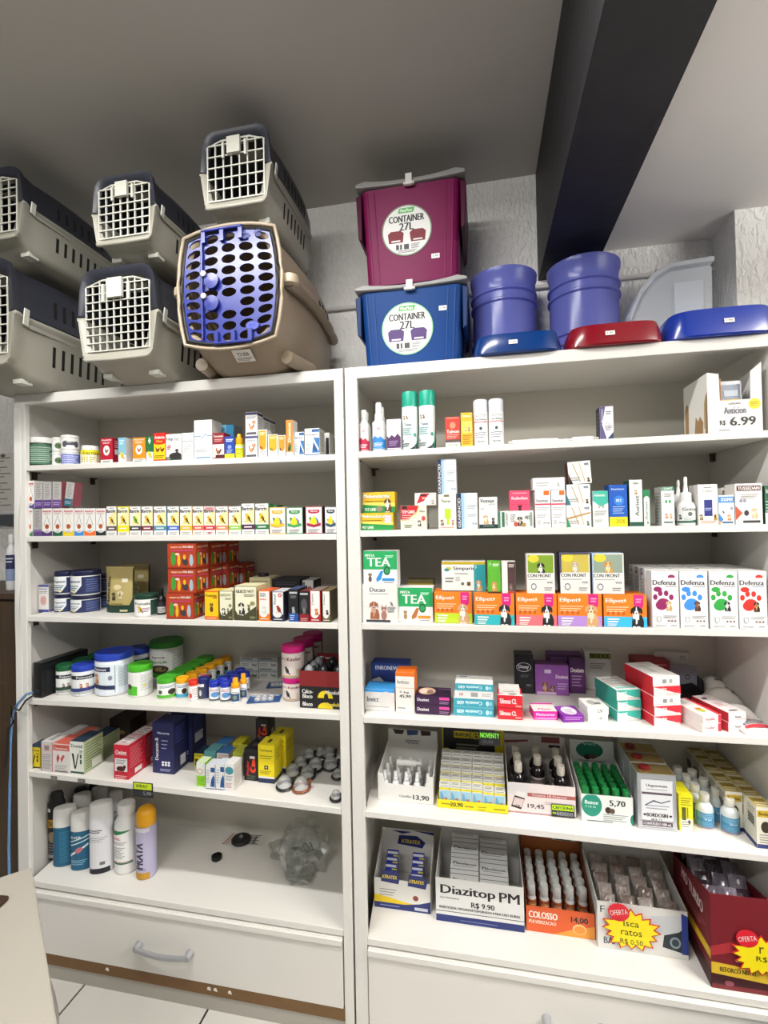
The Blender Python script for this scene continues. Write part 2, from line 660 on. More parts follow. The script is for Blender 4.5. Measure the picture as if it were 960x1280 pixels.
# flakes of white paint left on the strip
for (px, py) in ((135, 1216), (262, 1246), (270, 1248), (288, 1252)):
    q = PY(px, py, FRONT)
    b = MB(); b.prism([(q.x - .006 - oxL, zdl - .019), (q.x + .007 - oxL, zdl - .021), (q.x + .003 - oxL, zdl - .011), (q.x - .004 - oxL, zdl - .012)], FRONT - .0042 - oyL, FRONT - .0028 - oyL, '#e8e5de')
    b.obj('paint_flake', uL)
b = MB(); b.box(LX0 - oxL, LX1 - oxL, FRONT + .001 - oyL, FRONT + .03 - oyL, 0, zdl2 - 0.0005, mat('#a9a59b', rough=0.6)); b.obj('plinth', uL, bevel=0.001)
zdr = z6L - 0.28
uR, dR, oxR, oyR, z6R = unit('white shelving unit under the plastic containers and bowls', -0.3945, RX0, RX1, 0.760, SHR, 'R', zdr, .04)
b = MB(); b.box(RX0 - oxR, RX1 - oxR, FRONT + .012 - oyR, FRONT + .03 - oyR, 0, zdr - .001, mat('#a9a59b', rough=0.6)); b.obj('plinth', uR, bevel=0.001)


def handle(parent, ox, oy, x0, x1, z, par):
    g = mat('#b0b1b4', rough=0.35, metal=0.5)
    y = FRONT - 0.004 - oy
    n = 12
    pts = []
    for k in range(n + 1):
        t = k / n
        pts.append((x0 + (x1 - x0) * t - ox, y - 0.020 - 0.006 * math.sin(PI * t), z - 0.005 * math.sin(PI * t)))
    m_ = MB()
    m_.tube(pts, [0.0085] + [0.0075] * (n - 1) + [0.0085], g, segs=10)
    for x in (x0, x1):
        m_.tube([(x - ox, y, z), (x - ox, y - 0.024, z)], [0.013, 0.009], g, segs=12)
    m_.obj('drawer_handle', par, smooth=0.7)


h0, h1 = PY(176, 1180, FRONT), PY(239, 1190, FRONT)
handle(uL, oxL, oyL, h0.x, h1.x, h0.z + .003, dL)
h0, h1 = PY(683, 1271, FRONT), PY(752, 1286, FRONT)
handle(uR, oxR, oyR, h0.x, h1.x, h0.z, dR)

# peeling white edging strip down the outer left post
e = MB()
pts = []
for k in range(25):
    t = k / 24
    z = 1.94 - 1.05 * t
    bow = 0.006 * math.sin(PI * min(1, max(0, (t - .25) / .3))) ** 2 + 0.006 * math.sin(PI * min(1, max(0, (t - .52) / .3))) ** 2
    pts.append((z, bow))
for (z0_, b0), (z1_, b1) in zip(pts[:-1], pts[1:]):
    x0, x1 = -1.5885 - oxL, -1.562 - oxL
    y = FRONT - 0.003 - oyL
    e.add([(x0, y - b0 * .4, z0_), (x1 - b0, y - b0, z0_), (x1 - b1, y - b1, z1_), (x0, y - b1 * .4, z1_),
           (x0, y + .001 - b0 * .4, z0_), (x1 - b0, y + .001 - b0, z0_), (x1 - b1, y + .001 - b1, z1_), (x0, y + .001 - b1 * .4, z1_)],
          [(0, 1, 2, 3), (4, 7, 6, 5), (1, 5, 6, 2), (0, 3, 7, 4)], mat('#e9e7e2', rough=0.35))
tag(e.obj('edging_strip', uL), label='white edging strip peeling off the post')

# ------------------------------------------------------------------ pet carriers on top
GRY = mat('#9b988c', rough=0.4)
DKT = mat('#2a2c36', rough=0.42)
LTG = mat('#c2c1b6', rough=0.4)
BEI = mat('#8d7d69', rough=0.42)
SLOT_SHADE = mat('#0b0b0d', rough=0.7)  # black that paints the shade inside the carriers' open vents
TS = [0, .03, .06, .15, .3, .5, .7, .85, .95, 1.0]


def carrier_shells(root, w, h, L, split, ws, lo, hi, clow, cup, prof_lo, prof_up, inner=(.80, .78)):
    zs = split * h

    def interp(arr, t):
        for i in range(len(TS) - 1):
            if t <= TS[i + 1]:
                k = (t - TS[i]) / (TS[i + 1] - TS[i])
                return arr[i] + (arr[i + 1] - arr[i]) * k
        return arr[-1]

    def pt(x, z, t):
        l_, h_ = interp(lo, t) * h, interp(hi, t) * h
        zz = l_ + z / split * (zs - l_) if z <= split else zs + (z - split) / (1 - split) * (h_ - zs)
        return (x * w * interp(ws, t), t * L, zz)

    def shell(name, prof, col):
        if prof[0][0] == 0:
            full = [(-x, z) for x, z in reversed(prof)] + [q for q in prof if q[0] > 0]
        else:
            full = [(-x, z) for x, z in prof] + [q for q in reversed(prof) if q[0] > 0]
        mb = MB()
        vs = []
        for t in TS:
            vs += [pt(x, z, t) for x, z in full]
        n = len(full)
        fs = []
        for i in range(len(TS) - 1):
            for k in range(n - 1):
                fs.append((i * n + k, i * n + k + 1, (i + 1) * n + k + 1, (i + 1) * n + k))
        fs.append(tuple((len(TS) - 1) * n + k for k in range(n)))
        # front ring round the door opening
        zc = 0.54 * h
        o = len(vs)
        for x, z in full:
            a = pt(x, z, 0)
            vs.append((a[0] * inner[0], 0.006, zc + (a[2] - zc) * inner[1]))
        for k in range(n - 1):
            fs.append((k, k + 1, o + k + 1, o + k))
        mb.add(vs, fs, col)
        ob = mb.obj(name, root, smooth=0.75)
        s = ob.modifiers.new('wall', 'SOLIDIFY')
        s.thickness = 0.0025
        s.offset = -1
        return ob
    lw = shell('lower_shell', prof_lo, clow)
    up = shell('upper_shell', prof_up, cup)

    def side_x(t, zf, prof):
        # half width of the shell at relative height zf
        for (x0, z0), (x1, z1) in zip(prof[:-1], prof[1:]):
            if min(z0, z1) <= zf <= max(z0, z1) and z0 != z1:
                return x0 + (x1 - x0) * (zf - z0) / (z1 - z0)
        return 0.5

    def slot(mb, s, t0, t1, z0, z1, prof, col, lean=0.0, out=0.0008):
        vs = []
        for t, z in ((t0, z0), (t1, z0), (t1 + lean, z1), (t0 + lean, z1)):
            q = pt(side_x(t, z, prof), z, t)
            vs.append((s * (q[0] + out), q[1], q[2]))
        vs2 = [(a - s * 0.002, b, c) for a, b, c in vs]
        mb.add(vs + vs2, [(0, 1, 2, 3), (0, 1, 5, 4), (1, 2, 6, 5), (2, 3, 7, 6), (3, 0, 4, 7)], col)
    return lw, up, slot, pt, side_x


PLO = [(0, 0), (.33, 0), (.40, .025), (.43, .07), (.465, .33), (.485, .50), (.5, .515), (.5, .545)]
PUP = [(.498, .555), (.485, .57), (.465, .80), (.44, .91), (.395, .97), (.31, 1.0), (0, 1.0)]


def grid_carrier(label, cx, yf, z0, w, h, L, nv, nh, group='grey carriers with dark lids'):
    r = thing('pet_carrier', label, 'pet carrier', (cx, yf, z0), 0, group)
    ws = [1.0, 1.0, .95, .93, .95, .96, .95, .92, .87, .74]
    lo = [.12, .12, .10, .015, 0, 0, 0, .0, .03, .10]
    hi = [1, 1, .975, .96, .98, .985, .975, .95, .9, .8]
    lw, up, slot, pt, sx = carrier_shells(r, w, h, L, .55, ws, lo, hi, GRY, DKT, PLO, PUP)
    for s in (-1, 1):
        mb = MB(); mu = MB()
        for k in range(7):
            t = .30 + k * .072
            slot(mb, s, t, t + .022, .20, .38, PLO, SLOT_SHADE, -.006)
            slot(mu, s, t, t + .022, .64, .80, PUP, SLOT_SHADE, .006)
        mb.obj('vent_slot_shade', lw); mu.obj('vent_slot_shade', up)  # dark plates on the shell, shade of open slots painted in
        # raised bead below the joint and a side clip
        mb = MB()
        slot(mb, s, .10, .90, .44, .475, PLO, GRY, 0, 0.006)
        mb.obj('side_bead', lw)
        mb = MB()
        slot(mb, s, .055, .10, .44, .60, PLO, LTG, 0, 0.010)
        mb.obj('side_clip', lw, bevel=.002)
    # door of wire-like bars
    dw, z0_, z1_ = w * .785, .205 * h, .885 * h
    d = MB()
    y = 0.004
    bt = 0.0016
    def ztop(x):
        return z1_ - 0.055 * h * (abs(x) / (dw / 2)) ** 3
    def xw(z):
        return dw / 2 * (1 - 0.05 * abs(z - .54 * h) / (.4 * h))
    for k in range(nv + 1):
        x = -dw / 2 + dw * k / nv
        d.box(x - bt, x + bt, y - .002, y + .003, z0_, ztop(x), LTG)
    for k in range(nh + 1):
        z = z0_ + (z1_ - .05 * h - z0_) * k / nh
        d.box(-xw(z), xw(z), y - .0035, y - .0005, z - bt, z + bt, LTG)
    d.tube([(-dw / 2, y, z0_), (dw / 2, y, z0_), (dw / 2, y, ztop(dw / 2)), (dw * .25, y, z1_), (-dw * .25, y, z1_), (-dw / 2, y, ztop(dw / 2))], .003, LTG, segs=6, closed=True)
    door = d.obj('door', r)
    lt = MB(); lt.box(-.045 * w * 2, .045 * w * 2, -.010, -.001, z1_ - .19 * h, z1_ - .005 * h, LTG)
    lt.box(-.085 * w * 2, -.07 * w * 2, -.006, 0, z1_ - .22 * h, z1_ - .05 * h, LTG)
    lt.box(.07 * w * 2, .085 * w * 2, -.006, 0, z1_ - .22 * h, z1_ - .05 * h, LTG)
    lt.obj('latch', door, bevel=.002)
    # lower lip under the door and moulded feet
    f = MB()
    f.tube([(-w * .40, -.002, .13 * h), (-w * .37, -.004, .115 * h), (0, -.006, .105 * h), (w * .37, -.004, .115 * h), (w * .40, -.002, .13 * h)], .0055, GRY, segs=8)
    f.obj('front_lip', lw, smooth=.8)
    for s in (-1, 1):
        f = MB(); f.box(s * w * .29 - .016, s * w * .29 + .016, L * .12, L * .20, .0, .014, LTG); f.obj('foot', lw, bevel=.003)
    # arched grip on the lid
    g = MB()
    pts = []
    for k in range(13):
        a = PI * k / 12
        pts.append((w * .19 * math.cos(a), .955 * h + .085 * h * math.sin(a)))
    g.prism(pts, L * .06, L * .30, LTG)
    g.obj('grip', up, bevel=.004, bseg=2)
    g = MB(); g.prism([(x * 1.5, .955 * h + (z - .955 * h) * .75) for x, z in pts], L * .42, L * .66, DKT)
    g.obj('rear_hump', up, bevel=.004, bseg=2)
    return r


E0 = EYE.z
grid_carrier('large grey carrier with dark lid, bottom left, cut by the frame edge', -1.530, 1.22, TOPZ, .305, .372, .50, 8, 8)
grid_carrier('grey carrier with dark lid stacked at the far left', -1.475, 1.22, TOPZ + .398, .262, .250, .44, 7, 6)
grid_carrier('larger grey carrier with dark lid left of the beige carrier', -1.050, 1.25, TOPZ, .276, .312, .46, 9, 8)
grid_carrier('small grey carrier with dark lid, middle of the upper carriers', -1.003, 1.225, TOPZ + .336, .214, .228, .38, 7, 6)
top_c = grid_carrier('small grey carrier with dark lid standing on the beige carrier', -.654, 1.235, TOPZ + .396, .218, .250, .38, 7, 5)

# the big beige carrier with the blue door
r = thing('pet_carrier', 'big beige pet carrier with a blue door full of oval holes', 'pet carrier', (-.690, 1.26, TOPZ))
w, h, L = .300, .378, .49
ws = [1.0, 1.0, 1.03, 1.09, 1.15, 1.18, 1.16, 1.12, 1.02, .86]
lo = [.13, .13, .115, .05, 0, 0, 0, 0, .03, .10]
hi = [1, 1, 1, 1, 1, 1, 1, .985, .95, .86]
PL2 = [(0, 0), (.22, 0), (.31, .015), (.39, .065), (.44, .14), (.475, .26), (.49, .40), (.5, .50), (.5, .545)]
PU2 = [(.5, .555), (.495, .62), (.475, .76), (.43, .88), (.37, .955), (.28, .992), (.2, 1.0), (0, 1.0)]
lw, up, slot, pt, sx = carrier_shells(r, w, h, L, .55, ws, lo, hi, BEI, BEI, PL2, PU2, (.88, .90))
BLU = mat('#1e2a7c', rough=0.3, spec=0.6)
nc, nr = 5, 10
dw, dh, zc = w * .86, h * .765, .565 * h


def sq(u, v):
    k = .46
    return (u * math.sqrt(1 - v * v * k / 2) * dw / 2 * 1.10, v * math.sqrt(1 - u * u * k / 2) * dh / 2 * 1.10)


d = MB()
NP = 20
for i in range(nc):
    for j in range(nr):
        u0, u1 = -1 + 2 * i / nc, -1 + 2 * (i + 1) / nc
        v0, v1 = -1 + 2 * j / nr, -1 + 2 * (j + 1) / nr
        if i == 3 and j == nr - 1 or i == 2 and j in (3,):
            vs = [sq(u0, v0), sq(u1, v0), sq(u1, v1), sq(u0, v1)]
            d.add([(x, 0, z) for x, z in vs], [(0, 1, 2, 3)], BLU)
            continue
        uc, vc, ru, rv = (u0 + u1) / 2, (v0 + v1) / 2, (u1 - u0) / 2, (v1 - v0) / 2
        outr, inr = [], []
        for k in range(NP):
            a = 2 * PI * (k + .5) / NP
            c, s = math.cos(a), math.sin(a)
            m_ = max(abs(c), abs(s))
            outr.append(sq(uc + ru * c / m_, vc + rv * s / m_))
            inr.append(sq(uc + ru * .80 * c, vc + rv * .80 * s))
        d.add([(x, 0, z) for x, z in outr + inr], [(k, (k + 1) % NP, NP + (k + 1) % NP, NP + k) for k in range(NP)], BLU)
# corners of cells that the rounded hole cell leaves out
for i in range(nc + 1):
    pass
door = d.obj('door', r, (0, -0.003, zc))
so = door.modifiers.new('thickness', 'SOLIDIFY'); so.thickness = .004
# dark rubber edge round the door
e_ = MB()
pts = []
for k in range(40):
    a = 2 * PI * k / 40
    c, s = math.cos(a), math.sin(a)
    m_ = max(abs(c), abs(s))
    x, z = sq(c / m_, s / m_)
    pts.append((x * 1.035, -.002, zc + z * 1.03))
e_.tube(pts, .0045, mat('#141210', rough=.6), segs=6, closed=True)
e_.obj('door_gasket', r, smooth=.8)
rim = MB()
rim.tube([(x * 1.09, y, zc + (z - zc) * 1.075) for x, y, z in pts], .0055, mat('#9c8d78', rough=.4), segs=8, closed=True)
rim.obj('door_rim', r, smooth=.8)
# hinge rod, latch discs, clips above and below
b = MB(); b.tube([(-dw * .31, -.010, zc - dh * .50), (-dw * .31, -.010, zc + dh * .50)], .0035, BLU, segs=8); b.obj('hinge_rod', door, (0, .003, -zc), smooth=.7)
for k, zz in enumerate((.06, -.16)):
    b = MB(); b.lathe([(.0, -.004), (.022, -.003), (.022, .003), (.0, .004)], BLU, 20, cap=False)
    o = b.obj('latch_disc', door, (-dw * .19, -.009, zz * dh), smooth=.6); o.rotation_euler[0] = PI / 2
    b = MB(); b.lathe([(.0, -.004), (.008, -.003), (.008, .004), (.0, .005)], mat('#b9b7b2', rough=.35), 12, cap=False)
    o = b.obj('latch_pin', door, (-dw * .27, -.014, zz * dh + .02), smooth=.6); o.rotation_euler[0] = PI / 2
for s, x0, x1 in ((1, -dw * .28, dw * .16), (-1, -dw * .14, dw * .26)):
    b = MB()
    zz = zc + s * dh * .50
    for x in (x0, (x0 + x1) / 2, x1):
        b.box(x - .006, x + .006, -.014, .000, zz - .016, zz + .016, BLU)
    b.tube([(x0 - .006, -.012, zz + s * .018), (x1 + .006, -.012, zz + s * .018)], .0045, BLU, segs=8)
    b.obj('clip', r, bevel=.001)
# embossed paws and oval badge on the door
p_ = Print(.10, .05)
p_.paw(.25, .4, .3, '#1b2468'); p_.paw(.7, .45, .3, '#1b2468')
o = p_.build('paw_emblem', door, lambda a, b_, o_: (dw * .12 + a * .9, -.0045 - o_, dh * .40 + b_ * .8))
p_ = Print(.06, .03)
p_.e(.5, .5, .5, .5, '#1b2468'); p_.e(.5, .5, .43, .4, '#3a49ad'); p_.t('PET', .5, .5, .5, .35, '#1b2468')
o = p_.build('oval_badge', door, lambda a, b_, o_: (dw * .20 + a * .7, -.0045 - o_, -dh * .46 + b_ * .9))
# white sticker below the door
p_ = Print(.07, .045)
p_.r(0, 0, 1, 1, '#e6e4df'); p_.t('T2 020', .5, .62, .6, .28, '#3a3a3a'); p_.ln(.08, .92, .36, 3, .1, '#777777', .5)
o = p_.build('sticker', r, lambda a, b_, o_: (-.012 + a * .85, .066 - .86 * b_ - .51 * (o_ + .003), .0215 + .51 * b_ - .86 * (o_ + .003)))
for s in (-1, 1):
    mb = MB()
    for k in range(4):
        t = .58 + k * .07
        slot(mb, s, t, t + .03, .60, .76, PU2, SLOT_SHADE, .02, .001)
    mb.obj('vent_slot_shade', up)  # no openings cut: the slots' inner shade is a black plate
    # folded carrying handle: pivot boss and segmented bar along the joint
    hb = MB()
    path, rad = [], []
    for k in range(15):
        t = .07 + .80 * k / 14
        q = pt(.5, .55, t)
        path.append((s * (q[0] + .010), q[1], q[2] + .020 - .060 * max(0, (t - .25)) ** 1.2))
        rad.append(.021 if k in (0, 1) else (.0125 if k in (6, 9, 12) else .0165))
    hb.tube(path, rad, BEI, segs=10)
    hb.lathe([(.0, -.014), (.024, -.012), (.026, 0), (.024, .012), (.0, .014)], mat('#b0a18a', rough=.4), 16, cx=s * (path[0][0] * s + .004), cy=path[0][1], z0=path[0][2], cap=False)
    hb.obj('carry_handle', r, smooth=.7)
    hb = MB()
    q = pt(.46, .10, .28)
    hb.tube([(s * (q[0] - .02), q[1] - .06, .027), (s * q[0], q[1] + .08, .027)], [.020, .024], BEI, segs=10)
    hb.obj('moulded_foot', lw, smooth=.7)

# ------------------------------------------------------------------ storage containers
def sticker(parent, w, h, mapf, txt='1,90'):
    p = Print(w, h)
    p.r(0, 0, 1, 1, '#eceae6'); p.t(txt, .5, .5, .6, .5, '#777777')
    return p.build('price_sticker', parent, mapf)


def container(label, x0, x1, z0, z1, col, dark, pic, st):
    w, h = x1 - x0, z1 - z0
    d = .255
    c = thing('storage_container', label, 'storage box', ((x0 + x1) / 2, 1.50 + d / 2, z0), 0, 'stacked storage containers')
    m1, m2 = mat(col, rough=.5, spec=.25), mat(dark, rough=.5, spec=.25)
    b = MB()
    t = .90
    zb = h * .93
    # tapered body with a recessed front field between two corner ribs
    def ring(k, z, inset=0):
        a, e = w / 2 * k, d / 2 * k
        r_ = .022
        out = []
        for sx_, sy_ in ((1, 1), (-1, 1), (-1, -1), (1, -1)):
            for q in range(4):
                an = math.atan2(sy_, sx_) - PI / 4 + PI / 2 * q / 3
                out.append((sx_ * (a - r_) + r_ * math.cos(an), sy_ * (e - r_) + r_ * math.sin(an), z))
        return out
    rings = [ring(t, 0), ring(t + .005, .004), ring(.985, zb * .98), ring(.995, zb)]
    n = 16
    vs = sum(rings, [])
    fs = []
    for i in range(3):
        for k in range(n):
            fs.append((i * n + k, i * n + (k + 1) % n, (i + 1) * n + (k + 1) % n, (i + 1) * n + k))
    fs.append(tuple(range(n)))
    fs.append(tuple(3 * n + k for k in range(n)))
    b.add(vs, fs, m1)
    body = b.obj('body', c, smooth=.6)
    for s in (-1, 1):
        for f in (.36, .43):
            rb = MB()
            yb, yt = -d / 2 * (t + .005) - .0002, -d / 2 * .985 - .0002
            xx = s * w * f
            rb.add([(xx * t - .002, yb - .002, .006), (xx * t + .002, yb - .002, .006), (xx + .002, yt - .002, zb * .97), (xx - .002, yt - .002, zb * .97),
                    (xx * t - .003, yb + .004, .006), (xx * t + .003, yb + .004, .006), (xx + .003, yt + .004, zb * .97), (xx - .003, yt + .004, zb * .97)],
                   [(0, 1, 2, 3), (0, 4, 5, 1), (1, 5, 6, 2), (2, 6, 7, 3), (3, 7, 4, 0)], m1)
            rb.obj('rib', body)
        sf = MB()   # hanging side flange (grip)
        sf.prism([(s * w / 2 * .985, h * .45), (s * (w / 2 + .010), h * .48), (s * (w / 2 + .016), h * .90), (s * w / 2 * .985, h * .92)], -d * .47, d * .47, m2)
        sf.obj('side_grip', body, bevel=.002)
    l = MB()
    g = mat('#8f8d8b', rough=.45)
    # lid with upturned corners: arched front edge
    pts_t, pts_b = [], []
    for k in range(13):
        u = -1 + 2 * k / 12
        x = u * (w / 2 + .014)
        pts_t.append((x, h * .975 + .018 * (abs(u) ** 2.5) * (1 if abs(u) < .97 else .2)))
        pts_b.append((x, h * .935 + .006 * abs(u) ** 2))
    l.prism(pts_b + pts_t[::-1], -d / 2 - .010, d / 2 + .010, g)
    lid = l.obj('lid', c, bevel=.003, bseg=2)
    k_ = MB(); k_.box(-.010, .010, -d / 2 - .018, -d / 2 - .008, h * .90, h * 1.005, '#dcdad6'); k_.box(-.017, .017, -d / 2 - .016, -d / 2 - .008, h * .905, h * .93, '#c9c7c2')
    k_.obj('latch', lid, bevel=.002)
    # round label
    S = w * .50
    p = Print(S, S)
    p.e(.5, .5, .5, .5, '#8fc79a' if pic == '#4a2a6e' else '#7d8a72', n=40); p.e(.5, .5, .475, .475, '#e6e5e2', n=40)
    p.poly([(.33, .84), (.64, .84), (.67, .94), (.36, .94)], '#5fae5a'); p.t('MaxPlast', .5, .89, .24, .06, '#dff0dc')
    p.t('CONTAINER', .5, .73, .70, .13, '#22201f'); p.t('27L', .5, .575, .28, .15, '#22201f')
    for cx_ in (.28, .72):
        p.poly([(cx_ - .16, .45), (cx_ + .16, .45), (cx_ + .14, .27), (cx_ - .14, .27)], pic)
        p.poly([(cx_ - .16, .45), (cx_ + .16, .45), (cx_ + .10, .50), (cx_ - .10, .50)], pic)
        p.r(cx_ - .09, .29, cx_ + .09, .32, '#dddddd')
    p.r(.28, .13, .34, .23, '#444444'); p.r(.36, .13, .40, .23, '#555555'); p.r(.44, .13, .54, .23, '#444444')
    p.ln(.58, .76, .23, 4, .027, '#888888', .4); p.ln(.32, .70, .11, 2, .03, '#888888', .4)
    zl = h * .50
    sl = d / 2 * (.985 - t) / zb
    p.build('label_print', body, lambda a, b_, o_: (a - S / 2 - .012, -d / 2 * (t + .004) - sl * (zl - S / 2 + b_) - .0012 - o_, zl - S / 2 + b_))
    sticker(body, .026, .015, lambda a, b_, o_: (st[0] * w + a, -d / 2 * (t + .004) - sl * (st[1] * h + b_) - .0012 - o_, st[1] * h + b_))
    return c


Yc = 1.50
zl_ = PY(515, 352, Yc).z
container('blue storage container with grey lid, under the magenta one', PY(453, 400, Yc).x - .008, PY(577, 400, Yc).x + .006, TOPZ, zl_ - .002, '#0f3f80', '#0a2c5c', '#4a2a6e', (.27, .66))
container('magenta storage container with grey lid, on the blue one', PY(451, 290, Yc).x, PY(577, 280, Yc).x, zl_ + .004, PY(515, 221, Yc).z, '#741048', '#4b0f2e', '#7a1526', (.20, .20))

# ------------------------------------------------------------------ blue translucent buckets
def tr_plastic(name, h, tr=.45, rough=.35):
    m = bpy.data.materials.new(name)
    m.use_nodes = True
    nt = m.node_tree
    nt.nodes.clear()
    out = nt.nodes.new('ShaderNodeOutputMaterial')
    d = nt.nodes.new('ShaderNodeBsdfPrincipled'); d.inputs['Base Color'].default_value = lin(h); d.inputs['Roughness'].default_value = rough
    t = nt.nodes.new('ShaderNodeBsdfTranslucent'); t.inputs[0].default_value = lin(h)
    x = nt.nodes.new('ShaderNodeBsdfTransparent'); x.inputs[0].default_value = lin(h)
    a = nt.nodes.new('ShaderNodeMixShader'); a.inputs[0].default_value = .45
    b = nt.nodes.new('ShaderNodeMixShader'); b.inputs[0].default_value = tr
    nt.links.new(d.outputs[0], a.inputs[1]); nt.links.new(t.outputs[0], a.inputs[2])
    nt.links.new(a.outputs[0], b.inputs[1]); nt.links.new(x.outputs[0], b.inputs[2])
    nt.links.new(b.outputs[0], out.inputs[0])
    return m


BUCK = tr_plastic('blue_translucent_plastic', '#868edc', .20, .2)
WHTR = tr_plastic('milky_translucent_plastic', '#f4f7fb', .38)


def bucket(label, xl, xr, yt, yc):
    a, b = PY(xl, 380, yc), PY(xr, 380, yc)
    rr = (b.x - a.x) / 2 * .985
    zt = PY((xl + xr) / 2, yt, yc - rr).z
    h = zt - TOPZ
    o = thing('plastic_bucket', label, 'bucket', ((a.x + b.x) / 2, yc, TOPZ), 0, 'blue translucent buckets')
    m = MB()
    prof = [(.0, .002), (rr * .92, 0), (rr * .95, .006)]
    def ridge(z):
        return [(rr * .945, z - .007), (rr * 1.0, z - .0025), (rr * 1.0, z + .0025), (rr * .945, z + .007)]
    prof += ridge(h * .24) + ridge(h * .33) + ridge(h * .70) + ridge(h * .80) + [(rr * .96, h * .93), (rr * 1.0, h * .955), (rr * 1.01, h), (rr * .975, h), (rr * .94, h * .95), (rr * .93, .010), (0, .008)]
    m.lathe(prof, BUCK, 40, cap=False)
    m.obj('bucket_wall', o, smooth=.75)
    return o


bucket('blue translucent ribbed bucket beside the storage containers', 588, 672, 331, 1.675)
bucket('larger blue translucent ribbed bucket under the black beam', 684, 776, 316, 1.67)

# food bin with a slanted lid
xa, xb = PY(789, 380, 1.60).x, PY(897, 380, 1.60).x
zt = PY(850, 326, 1.60).z
o = thing('food_bin', 'clear milky food bin with slanted front beside the wall column', 'food bin', ((xa + xb) / 2, 1.693, TOPZ))
W_, H_ = xb - xa, zt - TOPZ
out = [(-.49 * W_, 0), (.47 * W_, 0), (.49 * W_, H_ * .96), (-.02 * W_, H_ * .94), (-.20 * W_, H_ * .86), (-.36 * W_, H_ * .70), (-.5 * W_, H_ * .45)]
m = MB(); m.prism(out, -.080, .080, WHTR); m.obj('bin_body', o, bevel=.012, bseg=3, smooth=.6)
m = MB()
top = [(.49 * W_, H_ * .97), (-.02 * W_, H_ * .95), (-.20 * W_, H_ * .87), (-.36 * W_, H_ * .71), (-.5 * W_, H_ * .46)]
m.prism([(x, z) for x, z in top] + [(x - (.02 * W_ if z < H_ * .9 else 0), z + .016) for x, z in reversed(top)], -.090, .085, WHTR)
m.obj('lid', o, bevel=.004, bseg=2, smooth=.6)
m = MB(); m.prism([(.02 * W_, H_ * .30), (.36 * W_, H_ * .28), (.36 * W_, H_ * .80), (.02 * W_, H_ * .80)], -.087, -.081, WHTR); m.obj('raised_panel', o, bevel=.0015)


# ------------------------------------------------------------------ feeding bowls
def bowl(label, xl, xr, yt, yb, yf, col, sx_, cut=.30):
    a, b = PY(xl, (yt + yb) / 2, yf + .05), PY(xr, (yt + yb) / 2, yf + .05)
    w = b.x - a.x
    z1 = PY((xl + xr) / 2, yt, yf).z
    h = z1 - TOPZ
    dd = .176
    o = thing('feeding_bowl', label, 'pet bowl', ((a.x + b.x) / 2, yf + dd / 2, TOPZ), 0, 'plastic feeding bowls')
    m = MB()
    mt = mat(col, rough=.2, spec=.6)
    def ring(k, z):
        pts = []
        A, B = w / 2 * k, dd / 2 * k
        n = 36
        for q in range(n):
            t = 2 * PI * q / n
            c, s = math.cos(t), math.sin(t)
            e_ = 2 / 4.2
            pts.append((A * math.copysign(abs(c) ** e_, c), B * math.copysign(abs(s) ** e_, s), z))
        return pts
    rings = [ring(.97, 0), ring(1.0, .004), ring(.995, h * .30), ring(.93, h * .92), ring(.91, h), ring(.80, h), ring(.76, h * .94), ring(.64, h * .35), ring(.05, h * .3)]
    n = 36
    fs = []
    for i in range(len(rings) - 1):
        for k in range(n):
            fs.append((i * n + k, i * n + (k + 1) % n, (i + 1) * n + (k + 1) % n, (i + 1) * n + k))
    fs.append(tuple(range(n)))
    m.add(sum(rings, []), fs, mt)
    bo = m.obj('bowl_shell', o, smooth=.6)
    sticker(o, .024, .012, lambda p, q, of: (sx_ * w + p, -dd / 2 * (.995 - .065 * ((h * .4 + q) / h - .3) / .62) - .0022 - of, h * .4 + q))
    return o


bowl('dark blue feeding bowl in front of the smaller bucket', 591, 702, 414, 445, 1.38, '#0c3470', -.1)
bowl('red feeding bowl in front of the larger bucket', 706, 827, 402, 436, 1.38, '#7d0f1e', -.12)
bowl('bright blue feeding bowl at the right end of the top', 829, 966, 383, 420, 1.38, '#1a3596', -.02)

# ------------------------------------------------------------------ product helpers
def ceil_z(row, X0, X1):
    n = int(row[1])
    return TOPZ - .05 if n == 1 else min(shz(row[0] + str(n - 1), X0), shz(row[0] + str(n - 1), X1)) - .024


def rest_z(row, X, r):
    return max(shz(row, X - r), shz(row, X + r)) + .0004


def box(row, xl, xr, yt, yb, label, front, ops=(), side=None, top=None, d=.05, on=None, rz=0, name='medicine_box', cat='medicine box',
        group=None, sops=None, tops=None, ym=None, lean=0, bev=.0008):
    """carton; xl,xr,yt measured on the photo, yb the lower edge (>2) or the setback from the shelf front in metres"""
    xc = (xl + xr) / 2
    if on is not None:
        Yf = on['Yf'] + (yb if abs(yb) < 2 else 0)
    else:
        Yf = shY(row, xc, yb) if yb > 2 else FRONT + 0.004 + yb
    yy = ym if ym is not None else (yt + 20)
    X0, X1 = PY(xl, yy, Yf).x, PY(xr, yy, Yf).x
    Xc = (X0 + X1) / 2
    z0 = on['z1'] + .0004 if on is not None else max(shz(row, X0), shz(row, X1)) + .0005
    z1 = min(PY(xc, yt, Yf).z, ceil_z(row, X0, X1))
    return carton(Xc, Yf, z0, X1 - X0 - .0008, z1 - z0, d, label, front, ops, side, top, rz, name, cat, group, sops, tops, lean, bev)


